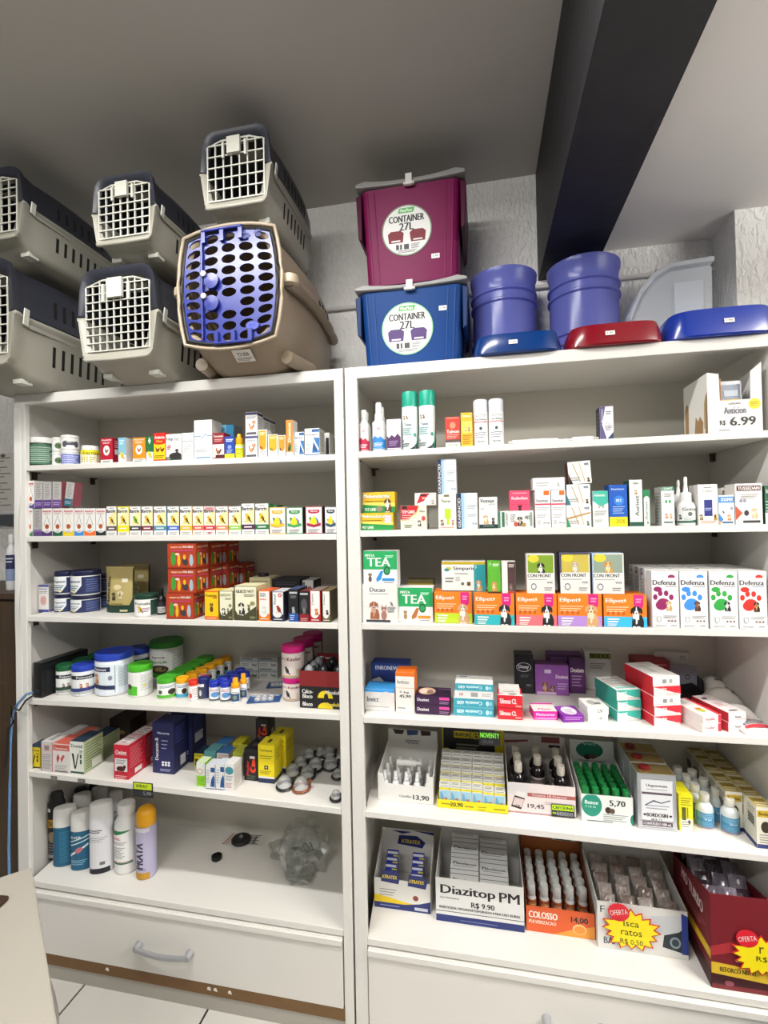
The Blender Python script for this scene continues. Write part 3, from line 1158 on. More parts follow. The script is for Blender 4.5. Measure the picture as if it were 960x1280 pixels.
def carton(Xc, Yf, z0, w, h, d, label, front, ops=(), side=None, top=None, rz=0, name='medicine_box', cat='medicine box', group=None,
           sops=None, tops=None, lean=0, bev=.0008, sideface=None):
    d = min(d, BACK - Yf - .003)
    side = side or front
    top = top or side
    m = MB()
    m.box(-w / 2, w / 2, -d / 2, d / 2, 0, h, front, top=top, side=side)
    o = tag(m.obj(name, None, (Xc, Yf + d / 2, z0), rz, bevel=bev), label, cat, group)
    if lean:
        o.rotation_euler[1] = lean
    if ops:
        flat_print(o, 'front_print', w, h, [('r', 0, 0, 1, 1, front)] + list(ops), 'front', w, d, h)
    if sops:
        sf = sideface or ('right' if Xc < 0.02 else 'left')
        flat_print(o, 'side_print', d, h, sops, sf, w, d, h)
    if tops:
        flat_print(o, 'top_print', w, d, tops, 'top', w, d, h)
    return {'o': o, 'X': Xc, 'Yf': Yf, 'z0': z0, 'z1': z0 + h, 'w': w, 'h': h, 'd': d}


def vessel(X, Yc, z0, r, h, label, parts, name, cat, lab=None, sy=1.0, rz=0, group=None, segs=24):
    """parts: (part name, profile in units of r and h, colour, smooth); lab: (arc, z0, z1, ops, radius factor, mid)"""
    o = thing(name, label, cat, (X, Yc, z0), rz, group)
    for pn, prof, c in parts:
        m = MB()
        m.lathe([(a * r, b * h) for a, b in prof], M_(c, rough=.38), segs, sy=sy)
        q = m.obj(pn, o, smooth=.7)
    if lab:
        arc, a, b, ops, k, mid = lab
        ops = [('r', 0, 0, 1, 1, parts[0][2])] + list(ops)
        round_print(o, 'label_print', r * k, arc, a * h, b * h, ops, sy, mid)
    return {'o': o, 'X': X, 'Yf': Yc - r * sy, 'Yc': Yc, 'z0': z0, 'z1': z0 + h, 'r': r, 'h': h}


def place(row, xl, xr, yt, yb, on=None, sy=1.0):
    xc = (xl + xr) / 2
    if on is not None:
        Yf = on['Yf'] + (yb if abs(yb) < 2 else 0)
    else:
        Yf = shY(row, xc, yb) if yb > 2 else FRONT + .004 + yb
    Yc = Yf
    for _ in range(4):
        X0, X1 = PY(xl, yt + 15, Yc).x, PY(xr, yt + 15, Yc).x
        r = (X1 - X0) / 2 * .97
        Yc = Yf + r * sy
    X = (X0 + X1) / 2
    if row[0] == 'L':
        X = max(X, -1.5755 + r * 1.02)
    z0 = on['z1'] + .0004 if on is not None else max(shz(row, X0), shz(row, X1)) + .0005
    # rim of the lid facing the camera
    z1 = min(PY(xc, yt, Yc if yt < 655 else Yc + r * .6).z, ceil_z(row, X0, X1))
    return X, Yc, z0, r, z1 - z0


TUB = lambda lid, body, f=.80: [('tub_body', [(.90, 0), (.95, .012), (.97, .04), (.97, f - .02), (.94, f)], body),
                                ('lid', [(.985, f), (1.0, f + .015), (1.0, .95), (.985, .985), (.93, 1.0), (.90, .985), (0.2, .985)], lid)]
JAR = lambda lid, body, f=.74: [('jar_body', [(.90, 0), (.98, .02), (1.0, .05), (1.0, f - .12), (.96, f - .05), (.82, f)], body),
                                ('lid', [(.84, f - .01), (.88, f), (.88, .97), (.84, 1.0), (.2, 1.0)], lid)]
BOT = lambda lid, body, f=.62, n=.42: [('bottle_body', [(.90, 0), (.98, .015), (1.0, .04), (1.0, f - .06), (.93, f), (.72, f + .06), (n, f + .11), (n, f + .14)], body),
                                       ('cap', [(n * 1.12, f + .13), (n * 1.18, f + .15), (n * 1.18, .97), (n * 1.05, 1.0), (.1, 1.0)], lid)]
AER = lambda lid, body, f=.72: [('can_body', [(.93, 0), (1.0, .015), (1.0, f)], body),
                                ('cap', [(1.01, f), (1.01, .95), (.97, .985), (.85, 1.0), (.2, 1.0)], lid)]


def tub(row, xl, xr, yt, yb, label, lid, body, ops=None, f=.80, arc=2.6, on=None, kind=TUB, name='supplement_tub', cat='tub', group=None, mid=None, lz=(.06, .76), lk=.985, sy=1.0, rz=0):
    X, Yc, z0, r, h = place(row, xl, xr, yt, yb, on, sy)
    if mid is None:
        mid = math.atan2(X, Yc) * -1.0      # label turned to the aisle
    lab = (arc, lz[0], lz[1], ops, lk, mid) if ops else None
    return vessel(X, Yc, z0, r, h, label, kind(lid, body, f), name, cat, lab, sy, rz, group)


W = '#e6e4e0'
# ================================================================== LEFT UNIT, shelf 1
tub('L1', 39, 62, 548, .014, 'dark green jar with white lid at the left end of the top shelf', '#e2e2de', '#123a22', [('r', 0, 0, 1, 1, '#3e6650'), ('ln', .08, .92, .85, 8, .1, '#9fb5a4', .4)], f=.80, name='supplement_jar', cat='jar')
a = tub('L1', 67, 79, 565.5, .05, 'small white tub with green print under its twin, far left', W, W, [('e', .5, .5, .22, .3, '#5c7a4c'), ('t', 'Pet', .5, .5, .3, .3, '#223322')])
tub('L1', 67, 79, 547.5, 0, 'small white tub with green print on top of its twin', W, W, [('e', .5, .5, .22, .3, '#5c7a4c'), ('t', 'Pet', .5, .5, .3, .3, '#223322')], on=a)
a = tub('L1', 79, 97, 563.5, .02, 'white tub with lilac label under a bone-print tub', W, W, [('r', 0, .05, 1, .95, '#6a74b8'), ('ln', .1, .9, .8, 4, .18, '#c9cdf0', .4)])
tub('L1', 79, 97, 545, .0, 'white tub with dark bone print on the lilac tub', W, W, [('e', .25, .45, .1, .3, '#4a4a58'), ('e', .75, .45, .1, .3, '#4a4a58'), ('r', .25, .35, .75, .58, '#4a4a58'), ('t', 'Snap', .5, .65, .45, .25, '#22222c')], on=a)
tub('L1', 95, 106, 566, .10, 'navy tub half hidden behind the yellow tub', W, '#27304e')
tub('L1', 103.5, 123, 558, .015, 'yellow labelled jar with white cap beside the red carton', W, '#e4e2dc', [('r', 0, .05, 1, 1, '#e0d21a'), ('t', 'CALCIO', .5, .72, .6, .2, '#4a4410'), ('r', .74, .05, 1, .8, '#c3992a'), ('ln', .1, .7, .45, 3, .15, '#a89a1c', .4)], f=.62, kind=JAR, name='supplement_jar', cat='jar')


def poultry(c, pic, c2='#e9e7e2'):
    return [('r', 0, 0, 1, .13, c2), ('r', .1, .13, .9, .25, c), ('e', .5, .26, .40, .12, c), ('t', 'Aviotrin', .5, .92, .8, .07, W), ('ln', .2, .8, .83, 2, .04, W, .4), ('e', .5, .50, .27, .20, W), ('rooster', .5, .38, .36, pic, '#3c6e2a'), ('ln', .15, .85, .09, 2, .05, '#555555', .4)]


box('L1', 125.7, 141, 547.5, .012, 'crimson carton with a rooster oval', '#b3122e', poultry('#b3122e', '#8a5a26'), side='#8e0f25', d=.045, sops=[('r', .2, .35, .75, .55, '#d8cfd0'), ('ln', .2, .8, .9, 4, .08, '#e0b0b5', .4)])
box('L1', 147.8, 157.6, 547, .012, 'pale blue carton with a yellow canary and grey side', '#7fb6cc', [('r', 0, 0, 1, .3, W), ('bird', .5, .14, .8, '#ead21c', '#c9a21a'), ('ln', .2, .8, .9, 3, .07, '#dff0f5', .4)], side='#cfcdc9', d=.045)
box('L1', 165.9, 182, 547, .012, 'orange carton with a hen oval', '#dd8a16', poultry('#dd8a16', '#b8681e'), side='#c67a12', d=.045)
box('L1', 182.6, 191.8, 545.5, .012, 'green and white carton with a yellow canary', '#1d6b3a', [('r', 0, 0, 1, .38, W), ('bird', .5, .15, .8, '#ead21c', '#c9a21a'), ('e', .5, .82, .18, .07, '#cfe0d2'), ('r', .42, .7, .58, .95, '#cfe0d2')], d=.045)
box('L1', 192.2, 207, 541, .012, 'red and yellow carton with two brown hens', '#d7281c', [('r', 0, .06, 1, .64, '#efc815'), ('e', .5, .64, .5, .06, '#d7281c'), ('t', 'Avitrin', .5, .84, .84, .11, W), ('t', 'Plus', .5, .70, .5, .07, '#f3d23a'), ('rooster', .32, .30, .42, '#6e3a1c', '#4a2814'), ('rooster', .72, .30, .42, '#6e3a1c', '#4a2814'), ('ln', .1, .9, .2, 2, .06, '#7a6a12', .4)], d=.045)
box('L1', 207.5, 227, 542.5, .012, 'white carton with a sitting dark dog and dark green foot', W, [('r', 0, 0, 1, .14, '#1e3a34'), ('t', 'Hep', .26, .80, .40, .15, '#26262a'), ('t', 'vet', .70, .80, .34, .12, '#8a8a90'), ('e', .62, .18, .42, .12, '#2c2622'), ('dog', .72, .16, .42, '#262226', '#3c342e'), ('ln', .08, .34, .58, 3, .06, '#c04a5a', .5), ('t', 'PET', .18, .07, .22, .05, W)], d=.05)
wave = lambda v, c: [('poly', [(.0, v), (.35, v), (.46, v - .06), (.62, v + .05), (.76, v), (1, v), (1, v + .02), (.76, v + .02), (.61, v + .075), (.46, v - .035), (.34, v + .02), (0, v + .02)], c)]
box('L1', 227.6, 242.4, 541, .012, 'short white carton with a blue-grey pulse line', W, wave(.68, '#5c7186') + [('e', .66, .87, .18, .05, '#9aa0a6'), ('e', .66, .87, .15, .04, W), ('ln', .15, .85, .55, 8, .055, '#a7a9ac', .35)], d=.05)
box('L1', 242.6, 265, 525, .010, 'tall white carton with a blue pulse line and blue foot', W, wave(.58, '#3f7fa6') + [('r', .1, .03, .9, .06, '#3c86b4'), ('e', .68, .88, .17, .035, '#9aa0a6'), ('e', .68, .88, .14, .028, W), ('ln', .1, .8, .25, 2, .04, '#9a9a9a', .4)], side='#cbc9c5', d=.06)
box('L1', 265.8, 280.4, 541, .014, 'dark red carton with a white rooster panel', '#8a1c28', [('r', 0, .06, 1, .56, W), ('t', 'Terramix', .5, .87, .84, .08, W), ('ln', .15, .85, .76, 2, .06, '#d8a0a0', .5), ('rooster', .5, .14, .6, '#9a5a26', '#5a3418'), ('r', .25, .04, 1, .16, '#4a1418')], d=.04)
box('L1', 276.5, 292.5, 531, .085, 'sky blue carton behind the dark red rooster carton', '#2f93c4', [('r', 0, .5, .4, 1, '#7cc2e0')], side='#9aa7ae', d=.06)
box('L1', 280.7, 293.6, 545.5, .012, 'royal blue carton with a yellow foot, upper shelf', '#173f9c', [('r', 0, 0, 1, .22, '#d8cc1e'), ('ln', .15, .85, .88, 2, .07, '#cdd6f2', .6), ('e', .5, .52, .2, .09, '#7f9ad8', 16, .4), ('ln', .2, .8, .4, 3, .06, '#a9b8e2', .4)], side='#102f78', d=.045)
X, Yc, z0, r, h = place('L1', 294, 304.2, 542.5, .015)
vessel(X, Yc, z0, r, h, 'yellow dropper bottle with an orange twist cap', [('bottle_body', [(.9, 0), (1, .02), (1, .52), (.9, .58), (.5, .62)], '#d7d21c'), ('cap', [(.85, .60), (.9, .62), (.86, .82), (.5, .86), (.46, .97), (.3, 1.0), (.1, 1.0)], '#e8a80e')], 'dropper_bottle', 'dropper bottle', (2.4, .1, .5, [('r', 0, 0, 1, 1, '#e2e020'), ('ln', .2, .8, .7, 3, .2, '#8a8a1a', .4), ('r', 0, .82, 1, 1, '#efefe0')], 1.01, .4))
hen = [('r', 0, .88, 1, .98, '#3f3f78'), ('ln', .1, .9, .8, 2, .06, '#8a8a98', .5), ('e', .72, .56, .18, .08, '#c98e6a'), ('rooster', .5, .20, .6, '#c0946a', '#a86a4a'), ('r', .08, .04, .92, .14, '#55505a')]
sd = [('r', 0, .86, 1, .97, '#2a2a3c'), ('ln', .15, .85, .75, 6, .1, '#8d8d92', .4)]
a = box('L1', 306.8, 321.8, 544.5, .012, 'white carton with hen picture under its twin, front of the tall stack', W, hen, side='#c7c5c1', d=.04, sops=sd)
box('L1', 306.8, 321.8, 515, .0, 'white carton with hen picture on top of the tall stack', W, hen, side='#c7c5c1', d=.04, on=a, sops=sd)
for k in range(2):
    Y = a['Yf'] + .048 * (k + 1) 
    c = carton(a['X'] + .000, Y, a['z0'], a['w'], a['h'], .042, ['second', 'third'][k] + ' lower hen carton back in the tall white stack', W, hen, '#c7c5c1', sops=sd, group='hen cartons in depth')
    carton(a['X'] + .000, Y, c['z1'] + .0004, a['w'], a['h'] * .98, .042, ['second', 'third'][k] + ' upper hen carton back in the tall white stack', W, hen, '#c7c5c1', sops=sd, group='hen cartons in depth')
fruit = lambda c, g: [('r', .08, .42, .92, .97, c), ('e', .5, .42, .42, .16, c), ('ln', .2, .8, .9, 2, .06, '#f6e3b0', .5), ('e', .3, .36, .09, .05, g), ('e', .44, .33, .08, .05, '#b85a1a'), ('ln', .12, .88, .22, 3, .06, '#9a9a9a', .4)]
box('L1', 322.8, 333.8, 537, .014, 'tallest orange and white supplement carton beside the hen stack', W, fruit('#e29a1c', '#8a3a2a'), side='#d0ceca', d=.035)
box('L1', 335, 347.2, 543, .016, 'wide orange and white supplement carton, middle of three', W, fruit('#e8a41a', '#3c7a2a'), side='#d0ceca', d=.035)
box('L1', 347.8, 357, 544, .018, 'small orange and white carton with a dark berry', W, fruit('#d98e18', '#2c2a3a'), side='#d0ceca', d=.035)
box('L1', 357.4, 366, 525, .012, 'tall narrow orange carton with upright white lettering', '#dd8420', [('t', 'Doxivet', .5, .66, .52, .42, '#f4ead8', 90), ('r', 0, 0, 1, .12, W), ('e', .55, .26, .22, .10, '#2f6a2c'), ('e', .45, .20, .2, .07, '#1f4a20')], side='#d9d7d3', d=.04)
dropb = [('r', .48, .86, 1, .97, '#2b5c94'), ('t', 'Hidrapet', .46, .76, .84, .09, '#4a5a6a'), ('poly', [(.48, .1), (1, .1), (1, .64), (.62, .66)], '#2f6ea8'), ('drop', .72, .26, .20, '#1c4f86'), ('poly', [(.5, .62), (.58, .66), (.95, .25), (.93, .14)], W), ('ln', .08, .4, .5, 5, .07, '#9aa', .4), ('r', 0, 0, 1, .05, '#2b5c94')]
box('L1', 368, 380.4, 540, .03, 'small white carton with a blue drop', W, dropb, side='#cfcdc9', d=.045)
box('L1', 381, 399.5, 535.5, .012, 'larger white carton with a blue drop', W, dropb, side='#cfcdc9', d=.05, sops=[('ln', .15, .85, .85, 9, .08, '#8d8d8d', .4)])
box('L1', 401, 412, 541, .09, 'white and black carton at the right end of the top shelf', W, [('r', .6, .1, .95, .8, '#1c1c1c')], side='#bdbbb7', d=.09, sops=[('r', .55, .1, .8, .9, '#202020')])

# ================================================================== shelf 2: drop cartons and bird cartons
def dropbox(c):
    return [('r', 0, 0, 1, .17, c), ('poly', [(.14, .34), (.86, .34), (.5, .78)], '#7d8a86' if c != '#e2c516' else '#d8cc8a'), ('poly', [(.19, .34), (.81, .34), (.5, .74)], W),
            ('e', .5, .27, .42, .17, W, 24), ('e', .5, .34, .2, .09, '#b8562a'), ('rooster', .5, .27, .34, '#a2482a', '#5c6e2a'), ('ln', .3, .7, .18, 2, .04, '#888888', .4),
            ('t', 'Avitrin', .5, .90, .82, .085, '#c2323c'), ('ln', .2, .8, .82, 1, .04, '#b98', .6)]


low = None
for xl, xr, c, nm in ((34.2, 41, '#2f7a3c', 'green foot, first from the left post'), (52.3, 65.3, '#4b2c6c', 'purple foot'), (65.8, 78.5, '#0f5a38', 'dark green foot'), (78.9, 92.6, '#e2c516', 'yellow foot'), (93, 104.8, '#3186cc', 'blue foot'), (105.2, 119.2, '#e66a1e', 'orange foot'), (119.7, 132.3, '#22282c', 'black foot')):
    q = box('L2', xl, xr, 635.5, .008, 'white drop-picture carton with a %s, lower row' % nm, W, dropbox(c), side='#cdb9c9' if c == '#4b2c6c' else '#d3d1cd', d=.034, group='white cartons with a drop picture')
    low = low or q
box('L2', 41.3, 52, 636, .009, 'grey printed side of a purple-footed carton, lower row', '#a9a6a4', [('r', 0, 0, 1, .16, '#5a3f78'), ('r', 0, .16, 1, .24, '#7d6a94'), ('ln', .2, .8, .92, 9, .07, '#8a8785', .5)], side='#4b2c6c', d=.036, group='white cartons with a drop picture')
u1 = box('L2', 34.2, 43, 601, 0, 'white drop-picture carton standing above the lower row by the post', W, dropbox('#4a4a8c'), d=.034, on=low, group='white cartons with a drop picture')
grey = lambda c: [('r', 0, 0, 1, .30, c), ('r', .1, .34, .92, .95, '#b9b6b3'), ('ln', .2, .82, .92, 8, .07, '#8b8886', .5), ('ln', .1, .9, .2, 2, .07, '#b9a8cc', .4)]
for xl, xr, yt, c, ln_, nm in ((43.3, 53.6, 601.5, '#5b3c8a', 0, 'second'), (54, 64.6, 602, '#5b3c80', 0, 'third'), (65.2, 76.4, 602, '#6b4a88', .03, 'fourth'), (79.5, 90, 604, '#1d6470', .16, 'leaning fifth')):
    b_ = box('L2', xl, xr, yt, 0, nm + ' grey-sided carton in the upper row, %s foot' % ('teal' if c == '#1d6470' else 'purple'), '#aaa7a4', grey(c), side='#8f4a54' if ln_ else '#9c9997', d=.034, on=low, lean=ln_, group='white cartons with a drop picture')
    if ln_ > .1:
        b_['o'].location.z += .004


def birdbox(c, bird='#d9b21c', dark='#3a2c12', name_c='#1f1f22'):
    return [('r', .0, .16, 1, .32, c), ('poly', [(.1, .36), (1, .34), (1, .86), (.5, .74)], '#efe3a6'), ('bird', .52, .40, .62, bird, dark), ('t', 'Bartrin', .46, .84, .84, .11, name_c), ('ln', .3, .7, .95, 1, .04, '#888888', .5), ('ln', .2, .8, .26, 1, .07, '#e8e0e0', .6), ('ln', .15, .85, .09, 2, .05, '#999999', .4)]


birds = [(133.2, 145.8, '#5a4c48', 'brown-grey'), (146.8, 161.2, '#e8dd12', 'bright yellow'), (162.2, 176, '#3f3f42', 'charcoal'), (176.8, 191.2, '#7c2436', 'maroon'), (192.2, 208, '#4a8fa8', 'teal'), (209.4, 224, '#3a72c4', 'blue'), (225, 240, '#edb60e', 'amber'), (240.8, 254.6, '#e2603c', 'coral'), (255, 269, '#c92a38', 'red'), (269.6, 285, '#ea8354', 'salmon'), (285.8, 301.2, '#8cc63a', 'lime'), (302, 318.2, '#4a2440', 'plum'), (319, 335.8, '#1f7238', 'dark green')]
for k, (xl, xr, c, nm) in enumerate(birds):
    lime = nm == 'charcoal'
    bc = '#8ab62a' if lime else ('#e8ae4a' if nm == 'red' else '#d9b21c')
    ops = birdbox(c, bc, '#4a6a1c' if lime else '#3a2c12')
    if nm == 'bright yellow':
        ops = [('r', 0, .12, 1, 1, '#efe21a'), ('r', .06, .34, .94, .96, '#f0ecd0')] + ops
    if nm == 'red':
        ops = [('r', .08, .86, .92, .97, '#d88a88')] + ops + [('e', .5, .06, .12, .03, '#d04050')]
    box('L2', xl, xr, 633 if k < 11 else 629.5, .006 + .001 * (k % 3), 'white bird-food carton with a songbird and a %s band' % nm, W, ops, side=c, d=.036, group='songbird cartons')
for xl, xr, c, rc, nm in ((336.8, 357, '#dfae1e', '#e2b224', 'yellow'), (358, 378.6, '#2f8a44', '#3d9a50', 'green'), (382, 403, '#b01c3c', '#a01c4a', 'crimson'), (406, 421, '#2c3f54', '#34506e', 'slate blue')):
    box('L2', xl, xr, 634 if nm in ('yellow', 'green') else 633, .004, 'white parakeet carton with %s ribbon' % nm, W,
        [('r', 0, 0, 1, .03, c), ('r', 0, .97, 1, 1, c), ('r', 0, 0, .03, 1, c), ('r', .97, 0, 1, 1, c), ('r', .16, .78, .84, .88, c), ('e', .5, .80, .34, .06, c), ('t', 'Alcon', .5, .83, .42, .06, W),
         ('bird', .34, .38, .36, '#3f7a34', '#2a5a22'), ('bird', .68, .36, .36, '#5a86c4', '#3a5a94'), ('e', .48, .44, .2, .14, '#ecd01c'), ('e', .52, .58, .09, .07, '#ecd01c'), ('poly', [(.08, .3), (.5, .24), (.92, .3), (.92, .40), (.5, .33), (.08, .40)], rc), ('ln', .15, .85, .17, 3, .05, '#999999', .4)],
        side='#35302c' if nm != 'yellow' else '#c9c6c0', d=.045, group='parakeet cartons')
box('L2', 334, 347, 631, .06, 'dark green carton mostly hidden behind the parakeet cartons', '#2f5a34', [('ln', .1, .9, .92, 1, .06, '#bcd0bc', .6)], d=.045)

# ================================================================== shelf 3
box('L3', 48, 61, 731, 765, 'white and lilac carton with grey side by the jars', W, [('r', 0, 0, 1, .09, '#4a4f96'), ('r', 0, .92, 1, 1, '#4a4f96'), ('t', 'Hairpet', .5, .84, .8, .09, '#4a4f96'), ('ln', .1, .9, .76, 2, .05, '#888', .4), ('e', .5, .42, .3, .18, '#d8b0aa', 14), ('ln', .25, .75, .5, 3, .08, '#c98a88', .4)], side='#9d9da0', d=.055, sops=[('r', .05, .02, .5, .08, '#4a4f96'), ('ln', .1, .9, .9, 9, .09, '#7b7b7d', .4)])
NV = '#161a3e'
nlab = [('r', 0, 0, 1, 1, '#222b56'), ('poly', [(0, .12), (.36, .12), (.5, .5), (.5, 1), (0, 1)], '#dfe3e4'), ('t', 'Organew', .25, .72, .44, .18, '#20304a'), ('ln', .05, .42, .5, 3, .12, '#5c6c7c', .5), ('ln', .6, .95, .85, 6, .13, '#5a689c', .4), ('e', .30, .14, .05, .08, '#e8d48a')]
for xl, xr, yl, yb, yt, nm, md in ((71.5, 92.5, 740.5, 767.2, 713, 'left', .85), (93, 122.5, 741, 768, 711, 'right', .45)):
    a = tub('L3', xl, xr, yl, yb, 'white tub with navy label and lid, lower %s of the four-tub stack' % nm, NV, '#e8e7e4', nlab, f=.80, mid=md, arc=2.9, group='navy-lidded tubs')
    tub('L3', xl, xr, yt, 0, 'white tub with navy label and lid, upper %s of the four-tub stack' % nm, NV, '#e8e7e4', nlab, f=.80, on=a, mid=md, arc=2.9, group='navy-lidded tubs')
    if nm == 'right':
        for k in range(2):
            z = a['z0']
            for q in range(2):
                b_ = vessel(a['X'] + .015 + .006 * k, a['Yc'] + (a['r'] * 2 + .002) * (k + 1), z, a['r'] * .99, a['h'], ('second' if k == 0 else 'third') + (' lower' if q == 0 else ' upper') + ' navy-lidded tub back, beside the gold pouches', TUB(NV, '#e8e7e4'), 'supplement_tub', 'tub', (2.9, .06, .76, nlab, .985, -.3), group='navy-lidded tubs')
                z = b_['z1'] + .0004


def pouch(row, xl, xr, yt, yb, label, Yf=None, d=.035):
    Yf = Yf or shY(row, (xl + xr) / 2, yb)
    X0, X1 = PY(xl, (yt + yb) / 2, Yf).x, PY(xr, (yt + yb) / 2, Yf).x
    z0 = max(shz(row, X0), shz(row, X1)) + .0003
    z1 = PY((xl + xr) / 2, yt, Yf + d / 2).z
    w, h = X1 - X0 - .001, z1 - z0
    o = thing('supplement_pouch', label, 'pouch', ((X0 + X1) / 2, Yf + d / 2, z0), 0, 'gold and dark green pouches')
    m = MB()
    nx, nz = 10, 12
    gold, grn = mat('#bba96e', rough=.35, metal=.1), mat('#16382a', rough=.35)
    for s in (-1, 1):
        vs, fs = [], []
        for j in range(nz + 1):
            v = j / nz
            for i in range(nx + 1):
                u = -1 + 2 * i / nx
                th = d / 2 * (1 - abs(u) ** 4) * (1 - v ** 2.2) + .0012
                vs.append((u * w / 2 * (1 - .03 * math.sin(PI * v)), s * th, v * h))
        for j in range(nz):
            for i in range(nx):
                f = (j * (nx + 1) + i, j * (nx + 1) + i + 1, (j + 1) * (nx + 1) + i + 1, (j + 1) * (nx + 1) + i)
                fs.append(f)
        g_ = [f for f in fs if f[0] // (nx + 1) >= 2 and (s < 0)]
        m.add(vs, g_, gold)
        m.add(vs, [f for f in fs if f not in g_], grn)
    m.obj('bag', o, smooth=.9)

    def fm(a_, b_, o_):
        u = (a_ / w) * 2 - 1
        v = b_ / h
        th = d / 2 * (1 - abs(u) ** 4) * (1 - v ** 2.2) + .0012
        return (u * w / 2 * (1 - .03 * math.sin(PI * v)), -th - .0006 - o_, b_)
    p = Print(w, h)
    p.run([('poly', [(.86, .0), (1, .0), (1, .96), (.97, .96), (.97, .3), (.9, .16)], '#16382a'), ('r', .64, .66, .84, .74, '#e2dcc8'), ('t', 'NaturBio', .16, .47, .62, .13, '#2c2a18', 90), ('e', .5, .55, .14, .06, '#d8cb9c'), ('e', .62, .42, .12, .05, '#d8cb9c'),
           ('dog', .38, .27, .24, '#3a3420', '#6a6040'), ('dog', .62, .3, .22, '#d8cfae', '#8a7a4a'), ('ln', .28, .72, .2, 2, .03, '#6a5c2c', .5), ('r', .62, .03, .86, .07, '#c9c19a')])
    p.build('front_print', o, fm, [w * k / 10 for k in range(1, 10)])
    return o


pouch('L3', 128.5, 164, 708, 766, 'gold and dark green pouch standing in front')
pouch('L3', 149, 184, 704.5, 757, 'gold and dark green pouch standing behind the front one')
tub('L3', 170.5, 196, 740.5, 772, 'white tub with a dark green lid and a yellow canary', '#173a2c', '#e4e3df', [('r', 0, 0, .62, 1, '#ecebe6'), ('r', .62, 0, 1, 1, '#24463a'), ('t', 'Premalisa', .38, .78, .6, .16, '#2a4a3a'), ('bird', .3, .2, .22, '#d8b01c', '#7a5a10'), ('ln', .36, .6, .5, 3, .1, '#8a5a8a', .4)])
X, Yc, z0, r, h = place('L3', 197, 206.6, 735, 769)
vessel(X, Yc, z0, r, h, 'small black bottle with grey label beside the red bird cartons', BOT('#141416', '#191619'), 'medicine_bottle', 'bottle', (2.6, .08, .5, [('r', 0, 0, 1, 1, '#c9c7c3'), ('r', 0, .55, 1, 1, '#2c2c30'), ('ln', .1, .9, .4, 3, .13, '#6a6a6a', .4)], 1.01, .3))
parrots = [('r', 0, .0, 1, 1, '#ab3a18'), ('e', .2, .36, .09, .26, '#3f9434'), ('e', .2, .56, .06, .09, '#3f9434'), ('e', .40, .28, .06, .2, '#e0a820'), ('e', .4, .46, .05, .07, '#e0a820'), ('e', .62, .26, .10, .16, '#3a3436', 14, .5), ('e', .60, .44, .05, .1, '#e8b02a'), ('e', .84, .30, .07, .22, '#9fb2bc'), ('e', .84, .48, .05, .07, '#9fb2bc'), ('e', .35, .56, .08, .05, '#eec8bc'), ('t', 'MUNDO DOS', .32, .84, .40, .07, '#f0c9a8'), ('t', 'VIVA', .62, .85, .16, .08, W), ('t', 'BIRDS', .82, .85, .18, .08, W), ('ln', .14, .9, .72, 1, .06, '#c2407a', .7), ('r', 0, 0, 1, .03, '#8a2a12')]
stack = {}
a = box('L3', 207.8, 240.5, 742, 775, 'red parrot-picture carton at the bottom of the front column', '#ab3a18', parrots, side='#8a2c12', d=.075, group='red parrot cartons', sops=parrots, rz=.06)
b_ = box('L3', 210, 245, 710.3, .006, 'red parrot-picture carton in the middle of the front column', '#ab3a18', parrots, side='#8a2c12', d=.075, on=a, group='red parrot cartons', sops=parrots)
c_ = box('L3', 209.5, 245, 679, -.002, 'red parrot-picture carton at the top of the front column', '#ab3a18', parrots, side='#8a2c12', d=.075, on=b_, group='red parrot cartons', sops=parrots)
for k in range(3):
    z = a['z0']
    for q in range(3 if k < 2 else 2):
        g = carton(a['X'] + .012 + .02 * k, a['Yf'] + .088 + .083 * k, z, a['w'], a['h'] * (.97 if k < 2 else .94), .078, 'red parrot-picture carton, %s column back, %s' % (['second', 'third', 'last'][k], ['lowest', 'second layer', 'top layer'][q]), '#ab3a18', parrots, '#8a2c12', group='red parrot cartons', sops=parrots)
        z = g['z1'] + .0004


def petbox(bg, field, ops_, foot=None):
    r_ = [('r', .06, .22, .94, .97, field), ('e', .40, .24, .34, .10, field)]
    return r_ + ops_


box('L3', 256, 273, 738.5, 776, 'yellow carton with orange foot and a brown cat', '#efc312', [('r', 0, 0, 1, .12, '#e2641a'), ('r', .0, .95, 1, 1, '#e2641a'), ('t', 'Potamix', .48, .84, .84, .10, '#5a3a10'), ('r', .6, .74, .92, .78, '#b8461c'), ('cat', .5, .27, .62, '#5c3a22', '#c9a27a'), ('ln', .15, .85, .07, 1, .04, '#f8e0b0', .6)], side='#c99a18', top='#d8b02a', d=.06)
gl = lambda: [('r', 0, 0, 1, 1, '#45442c'), ('poly', [(.05, .3), (.16, .17), (.4, .14), (.98, .42), (.98, .98), (.05, .98)], '#e6e3c8'), ('dog', .33, .16, .50, '#26261f', '#e9e7dc'), ('cat', .66, .26, .30, '#5a5648', '#a8a48c'), ('e', .82, .5, .11, .06, '#8f8b58'), ('ln', .45, .92, .76, 2, .04, '#8a876a', .4), ('ln', .7, .95, .12, 2, .04, '#a8a67e', .4)]
box('L3', 274, 291, 738.5, 776, 'cream and olive carton with a collie, narrow one', '#e0dcb8', gl() + [('t', 'GLICO', .36, .86, .5, .08, '#8a8752'), ('t', 'VET', .78, .86, .3, .07, '#a8a478')], side='#c9c49a', top='#dcd7b0', d=.075)
